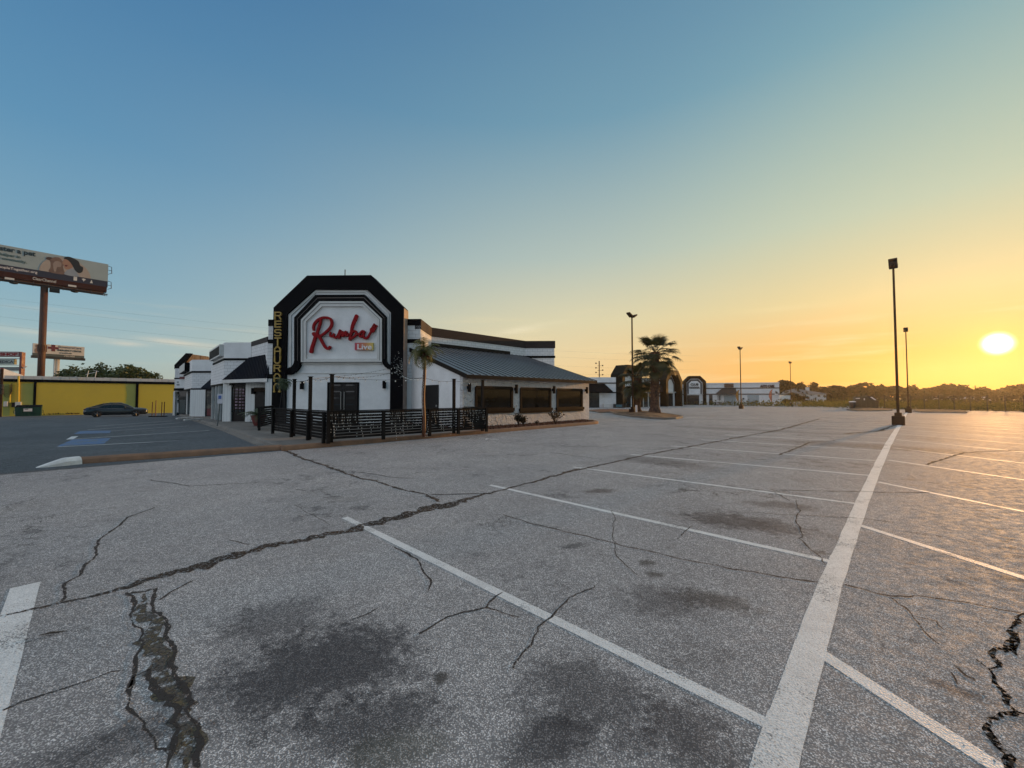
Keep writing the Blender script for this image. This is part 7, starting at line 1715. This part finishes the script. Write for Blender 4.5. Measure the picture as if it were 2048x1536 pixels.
# ================================================================ TREES AND FIELD
M['treeleaf'] = leafmat('far_tree_leaf', (0.030,0.033,0.010), (0.075,0.062,0.020), 0.7, 0.2)
M['treeleaf2'] = leafmat('olive_tree_leaf', (0.045,0.070,0.016), (0.12,0.13,0.03), 0.6, 0.25)
M['bark'] = paint('grey_brown_bark', (0.06,0.045,0.032), 0.9, 0.3, 2, bump=.5)
def crown_tree(name, label, b, H, W, mat, seed, nleaf=2600, ls=.42, trunk=.35, flat=.55, grp=None, limbs=6, cat='tree', hole=-.28):
    random.seed(seed); r = root(name, label, cat, tuple(b), grp); b = Vector(b); mb = MB(); mb2 = MB(); th = H*trunk
    lobes = []
    nl = 9 if hole > -.5 else 16
    for k in range(nl):
        a = k*2.399+random.random(); rr_ = W*.5*random.uniform(.15,.72) if k else 0; lobes.append((b+Vector((cos(a)*rr_, sin(a)*rr_, H*(1-.30*rr_/(W*.5)-.5*(1-trunk)*random.uniform(.35,.75)))), W*random.uniform(.16,.30), H*(1-trunk)*random.uniform(.20,.36)*min(1.3, flat/.55)))
    kz = H/max(c.z-b.z+h_*1.12 for c, w_, h_ in lobes); lobes = [(Vector((b.x+(c.x-b.x)*min(1, (W*.5-w_)/max(.01, hypot(c.x-b.x, c.y-b.y))), b.y+(c.y-b.y)*min(1, (W*.5-w_)/max(.01, hypot(c.x-b.x, c.y-b.y))), b.z+(c.z-b.z)*kz)), w_, h_*kz) for c, w_, h_ in lobes]
    mb2.tube([b-Vector((0,0,.3)), b+Vector((0,0,th*.5)), b+Vector((.1,0,th))], [H*.04,H*.032,H*.026], 8)
    for c, w_, h_ in lobes[:limbs+2]: s_ = b+Vector((0,0,th*random.uniform(.75,1))); mb2.tube([s_, s_.lerp(c, .5)+Vector((0,0,-.1*H*.3)), c], [H*.022,H*.014,H*.006], 5)
    for i in range(nleaf):
        c, w_, h_ = random.choice(lobes); v = Vector((random.gauss(0,1), random.gauss(0,1), random.gauss(0,1))).normalized()*random.uniform(.45,1.0)**.6
        nz = 1+.35*noise.noise(Vector((v.x*2.2+c.x, v.y*2.2, v.z*2.2+seed)))
        p = c+Vector((v.x*w_, v.y*w_, v.z*h_))*nz
        if noise.noise(p*.55) < hole: continue
        s = ls*random.uniform(.6,1.3); d = Vector((random.uniform(-1,1), random.uniform(-1,1), random.uniform(-.5,1))).normalized(); e = d.cross(Vector((random.uniform(-1,1), random.uniform(-1,1), random.uniform(-1,1)))).normalized()
        mb.add((p-d*s*.5, p+e*s*.35, p+d*s*.5, p-e*s*.3), ((0,1,2,3),))
    mb2.build('trunk', M['bark'], r); mb.build('crown', mat, r, recalc=False); return r
# bushy trees behind the yellow building
for u, Y, vt, w_, sd_, lb in ((160,66,730,9,21,'leftmost rounded green tree behind the yellow roof'), (198,64,726,10,22,'rounded green tree between two others above the yellow roof'), (258,64,725,9.5,23,'rightmost and tallest green tree above the yellow roof')):
    p = PY(u, Y); g = gh(p.x,p.y); crown_tree('broadleaf_tree', lb, (p.x,p.y,g), ZY(vt-4, Y, u)-g, w_*0.95, M['treeleaf2'], sd_, 16000, .45, .05, 1.25, 'green trees above the yellow roof', hole=-.6)
# line of far trees on the right, three masters copied and scaled
tl = [(1574,120,762,30),(1603,118,766,24),(1627,125,766,26),(1652,122,776,24),(1676,130,772,30),(1702,135,772,30),(1735,128,766,44),(1762,133,771,34),(1790,130,773,36),(1826,140,771,36),(1852,150,777,28),(1896,138,769,50),(1928,150,778,30),(1966,150,775,44),(1998,165,779,30),(2022,160,773,36),(2052,150,769,50),(2085,150,772,40),(1640,160,774,36),(1712,170,776,44),(1880,185,778,60),(1945,190,780,60),(1586,104,786,22),(1548,135,772,26)]
masters = []
words = ['dark tree behind the white boundary wall, tallest by the garage','small tree just right of the most distant lamp pole','tree above the hipped roof house','low tree filling a gap in the tree line','mid height tree left of the skip','tree above the white bin','broad tree behind the skip','tree right of the skip','tree left of the nearest lamp pole','tree just right of the second lamp pole','hazy low tree in a dip of the tree line','widest domed tree of the horizon, with sky gaps','hazy low tree right of the widest dome','hazy tree under the sun side of the horizon','farthest faint tree near the sun','hazy tree below the sun','tree at the right picture edge','tree beyond the right picture edge','background tree between garage and skip','background tree behind the skip','background tree behind the widest dome','background tree nearest below the sun','low tree beside the boundary wall','tree directly above the right end of the garage roof']
for i, (u, Y, vt, wpx) in enumerate(tl):
    p = PY(u, Y); g = gh(p.x, p.y); H_ = (ZY(vt, Y, u)-g)*1.06; W_ = max(7, wpx*Y/F*1.35)
    lb = 'hazy dark '+words[i] if 'hazy' not in words[i] and 'dark' not in words[i] else words[i]
    if i < 4:
        m_ = crown_tree('broadleaf_tree', lb, (p.x,p.y,g), H_, W_, M['treeleaf'], 40+i, 4200, .62, .22 if i else .35, .62, 'trees on the right horizon'); masters.append((m_, H_, W_))
    else:
        m_, hh, ww = masters[i % 4]; copy_thing(m_, (p.x,p.y,g), i*1.3, lb, (W_/ww, W_/ww, H_/hh))
random.seed(5)
# thicket under the trees and weeds behind the fence
mb = MB()
for i in range(5200):
    u = random.uniform(1556, 2110); Y = random.uniform(106, 150); p = PY(u, Y); g = gh(p.x,p.y); z = g+random.random()**1.3*(3.6+1.2*noise.noise(Vector((p.x*.12,p.y*.12,0)))); s = random.uniform(.35,.9); d = Vector((random.uniform(-1,1), random.uniform(-1,1), random.uniform(-.3,1))).normalized(); e = d.cross(Vector((random.random(), random.random(), random.random()))).normalized(); c = Vector((p.x,p.y,z)); mb.add((c-d*s*.6, c+e*s*.5, c+d*s*.6, c-e*s*.5), ((0,1,2,3),))
structure(mb.build('distant_thicket', M['treeleaf'], recalc=False), 'stuff')
mb = MB()
M['weed'] = leafmat('field_weed_leaf', (0.075,0.085,0.018), (0.20,0.17,0.045), 0.7, 0.6)
for i in range(15000):
    r_ = random.uniform(.5, 42)**1.0; s = random.uniform(-6, 92); base = iA+dI*s+Vector((-dI.y, dI.x))*(-r_ if True else r_)
    q = Vector((dI.y, -dI.x)); base = iA+dI*s+q*(r_ if q.x > 0 else -r_); x, y = base.x, base.y
    if s > (iB-iA).length and r_ < 0.5: continue
    g = gh(x,y)-.16; hz = .55+.9*max(0, noise.noise(Vector((x*.18,y*.18,3)))+.2)+.35*random.random(); c = Vector((x,y,g+random.random()*hz*1.2)); d = Vector((random.uniform(-.8,.8), random.uniform(-.8,.8), random.uniform(.2,1))).normalized(); sz_ = random.uniform(.10,.30)*(1+r_/30); e = d.cross(Vector((random.random(), random.random(), random.random()))).normalized(); mb.add((c-d*sz_*.7, c+e*sz_*.35, c+d*sz_*.9, c-e*sz_*.3), ((0,1,2,3),))
for i in range(6000):
    s = random.uniform(-1, 1); u = random.uniform(1600, 1735); Y = random.uniform(107, 120) + (1735-u)/135*16; p = PY(u, Y); g = gh(p.x,p.y)-.16; c = Vector((p.x,p.y,g+random.random()*2.0)); sz_ = random.uniform(.2,.45); d = Vector((random.uniform(-.8,.8), random.uniform(-.8,.8), random.uniform(.2,1))).normalized(); e = d.cross(Vector((random.random(), random.random(), random.random()))).normalized(); mb.add((c-d*sz_*.7, c+e*sz_*.35, c+d*sz_*.9, c-e*sz_*.3), ((0,1,2,3),))
structure(mb.build('field_weeds', M['weed'], recalc=False), 'stuff')
p = PY(1572, 92); shrub('shrub', 'dark rounded shrub at the foot of the white boundary wall', (p.x,p.y,gh(p.x,p.y)), 1.7, 2.2, M['treeleaf'], None, 40, lsz=.3)
# house behind the wall
p = PY(1600, 112); g = gh(p.x,p.y); hr = root('house', 'small house with grey hipped roof and chimney among the trees right of the garage', 'house', (p.x,p.y,g)); W_ = 9.5; D_ = 7; zE = ZY(788, p.y, 1600); zR = ZY(777.5, p.y, 1600)
mb = MB(); mb.box((p.x,p.y,(g+zE)/2), (W_,D_,zE-g)); mb.build('wall', M['cream'], hr)
mb = MB(); a, b_ = W_/2+.5, D_/2+.5; vs = [(p.x-a,p.y-b_,zE),(p.x+a,p.y-b_,zE),(p.x+a,p.y+b_,zE),(p.x-a,p.y+b_,zE),(p.x-a+3.4,p.y,zR),(p.x+a-6.0,p.y,zR)]; mb.add(vs, ((0,1,5,4),(1,2,5),(2,3,4,5),(3,0,4),(3,2,1,0))); rf_ = mb.build('hipped_roof', paint('grey_shingle_roof', (0.15,0.14,0.13), 0.85, 0.2, 2), hr)
mb = MB(); mb.box((p.x+1.3,p.y-1.2,zR-.35), (.7,.6,1.5)); mb.build('chimney', M['cream'], rf_)
# distant parked cars beyond the field
for u, lb in ((1868,'pale distant car beyond the field, leftmost of four'), (1905,'pale distant car beyond the field, left of the picket post pair'), (1941,'pale distant car beyond the field, below the hazy low tree'), (1973,'pale distant car beyond the field, rightmost of four')):
    p = PY(u, 128); g = gh(p.x,p.y)+.6; r = root('distant_car', lb, 'car', (p.x,p.y,g), 'distant cars beyond the field')
    mb = MB(); hp = [(-2.2,.3),(-2.2,.8),(-1.5,.95),(-.9,1.42),(.6,1.45),(1.2,1.0),(2.1,.85),(2.2,.3)]; mb.prism([(p.x+x, p.y-.9, g+z) for x, z in hp], [(p.x+x, p.y+.9, g+z) for x, z in hp]); mb.build('body', M['signwhite'], r)
    mb = MB(); hp = [(-1.3,.98),(-.85,1.36),(.55,1.38),(1.05,1.0)]; mb.prism([(p.x+x, p.y-.93, g+z) for x, z in hp], [(p.x+x, p.y-.905, g+z) for x, z in hp]); mb.build('windows', M['carglass'], r)
    for x in (-1.35, 1.35): mb = MB(); mb.tube([(p.x+x,p.y-.95,g+.3),(p.x+x,p.y-.6,g+.3)], .32, 12); mb.build('wheel', M['rubber'], r)
# lattice mast left of the plaza, and small power poles on the horizon
p = PY(1199, 150); g = gh(p.x,p.y); r = root('radio_mast', 'slender radio mast rising behind the far shop left of the palms', 'mast', (p.x,p.y,g)); zt_ = ZY(722, p.y, 1199); mb = MB(); mb.tube([(p.x,p.y,g),(p.x,p.y,zt_)], .22, 5); mb.build('mast_tube', M['rust'], r)
mb = MB()
for k in range(6): z = ZY(750-k*4.6, p.y, 1199); s_ = (-1)**k; mb.tube([(p.x-.7,p.y,z),(p.x+.9*s_,p.y,z)], .07, 4); mb.box((p.x+1.3*s_,p.y,z+.1), (.5,.3,.45))
mb.build('antenna_arms', M['rust'], r)
for u, Y, vt, lb in ((1930.5,170,771,'thin utility pole left of the widest gap in the horizon trees'), (1951,170,771,'thin utility pole above the hazy low tree'), (1993,180,778,'faint short utility pole under the sun')):
    p = PY(u, Y); g = gh(p.x,p.y); r = root('utility_pole', lb, 'utility pole', (p.x,p.y,g), 'distant utility poles'); z = ZY(vt, Y, u); mb = MB(); mb.tube([(p.x,p.y,g),(p.x,p.y,z)], .16, 5); mb.build('shaft', M['iron'], r)
    mb = MB(); mb.box((p.x,p.y,z-.8), (2.2,.12,.14)); mb.build('crossarm', M['iron'], r)
# litter on the lot
for k, (u, v, lb) in enumerate(((103,1269,'dark twig lying on the asphalt by the left white stall line'), (975,879.5,'white scrap of paper near the end of the patio fence'), (1558,857,'white scrap of paper far out between the stall lines'))):
    p = G(u, v); mb = MB()
    if k == 0: mb.tube([p+Vector((-.06,-.02,.008)), p+Vector((0,.0,.014)), p+Vector((.06,.025,.006))], [.002,.007,.002], 5)
    else: mb.add([p+Vector(q) for q in ((-.08,-.05,.01),(.07,-.06,.03),(.09,.05,.008),(-.05,.06,.04))], ((0,1,2,3),))
    tag(mb.build('twig' if k == 0 else 'paper_scrap', M['bark'] if k == 0 else M['signwhite']), lb, 'litter')
# ================================================================ HAZE over the far distance
if True:
    hz_ = bpy.data.materials.new('dawn_haze'); hz_.use_nodes = True; n_ = hz_.node_tree.nodes; l_ = hz_.node_tree.links; n_.remove(n_['Principled BSDF'])
    pv = n_.new('ShaderNodeVolumePrincipled'); pv.inputs['Color'].default_value = (0.95,0.90,0.85,1); pv.inputs['Density'].default_value = 0.0002; pv.inputs['Anisotropy'].default_value = 0.75
    l_.new(pv.outputs[0], n_['Material Output'].inputs['Volume'])
    mb = MB(); mb.hexa([(-420,-60,-4),(420,-60,-4),(420,420,-4),(-420,420,-4),(-420,-60,30),(420,-60,30),(420,420,30),(-420,420,30)]); o = mb.build('haze', hz_); structure(o, 'stuff')
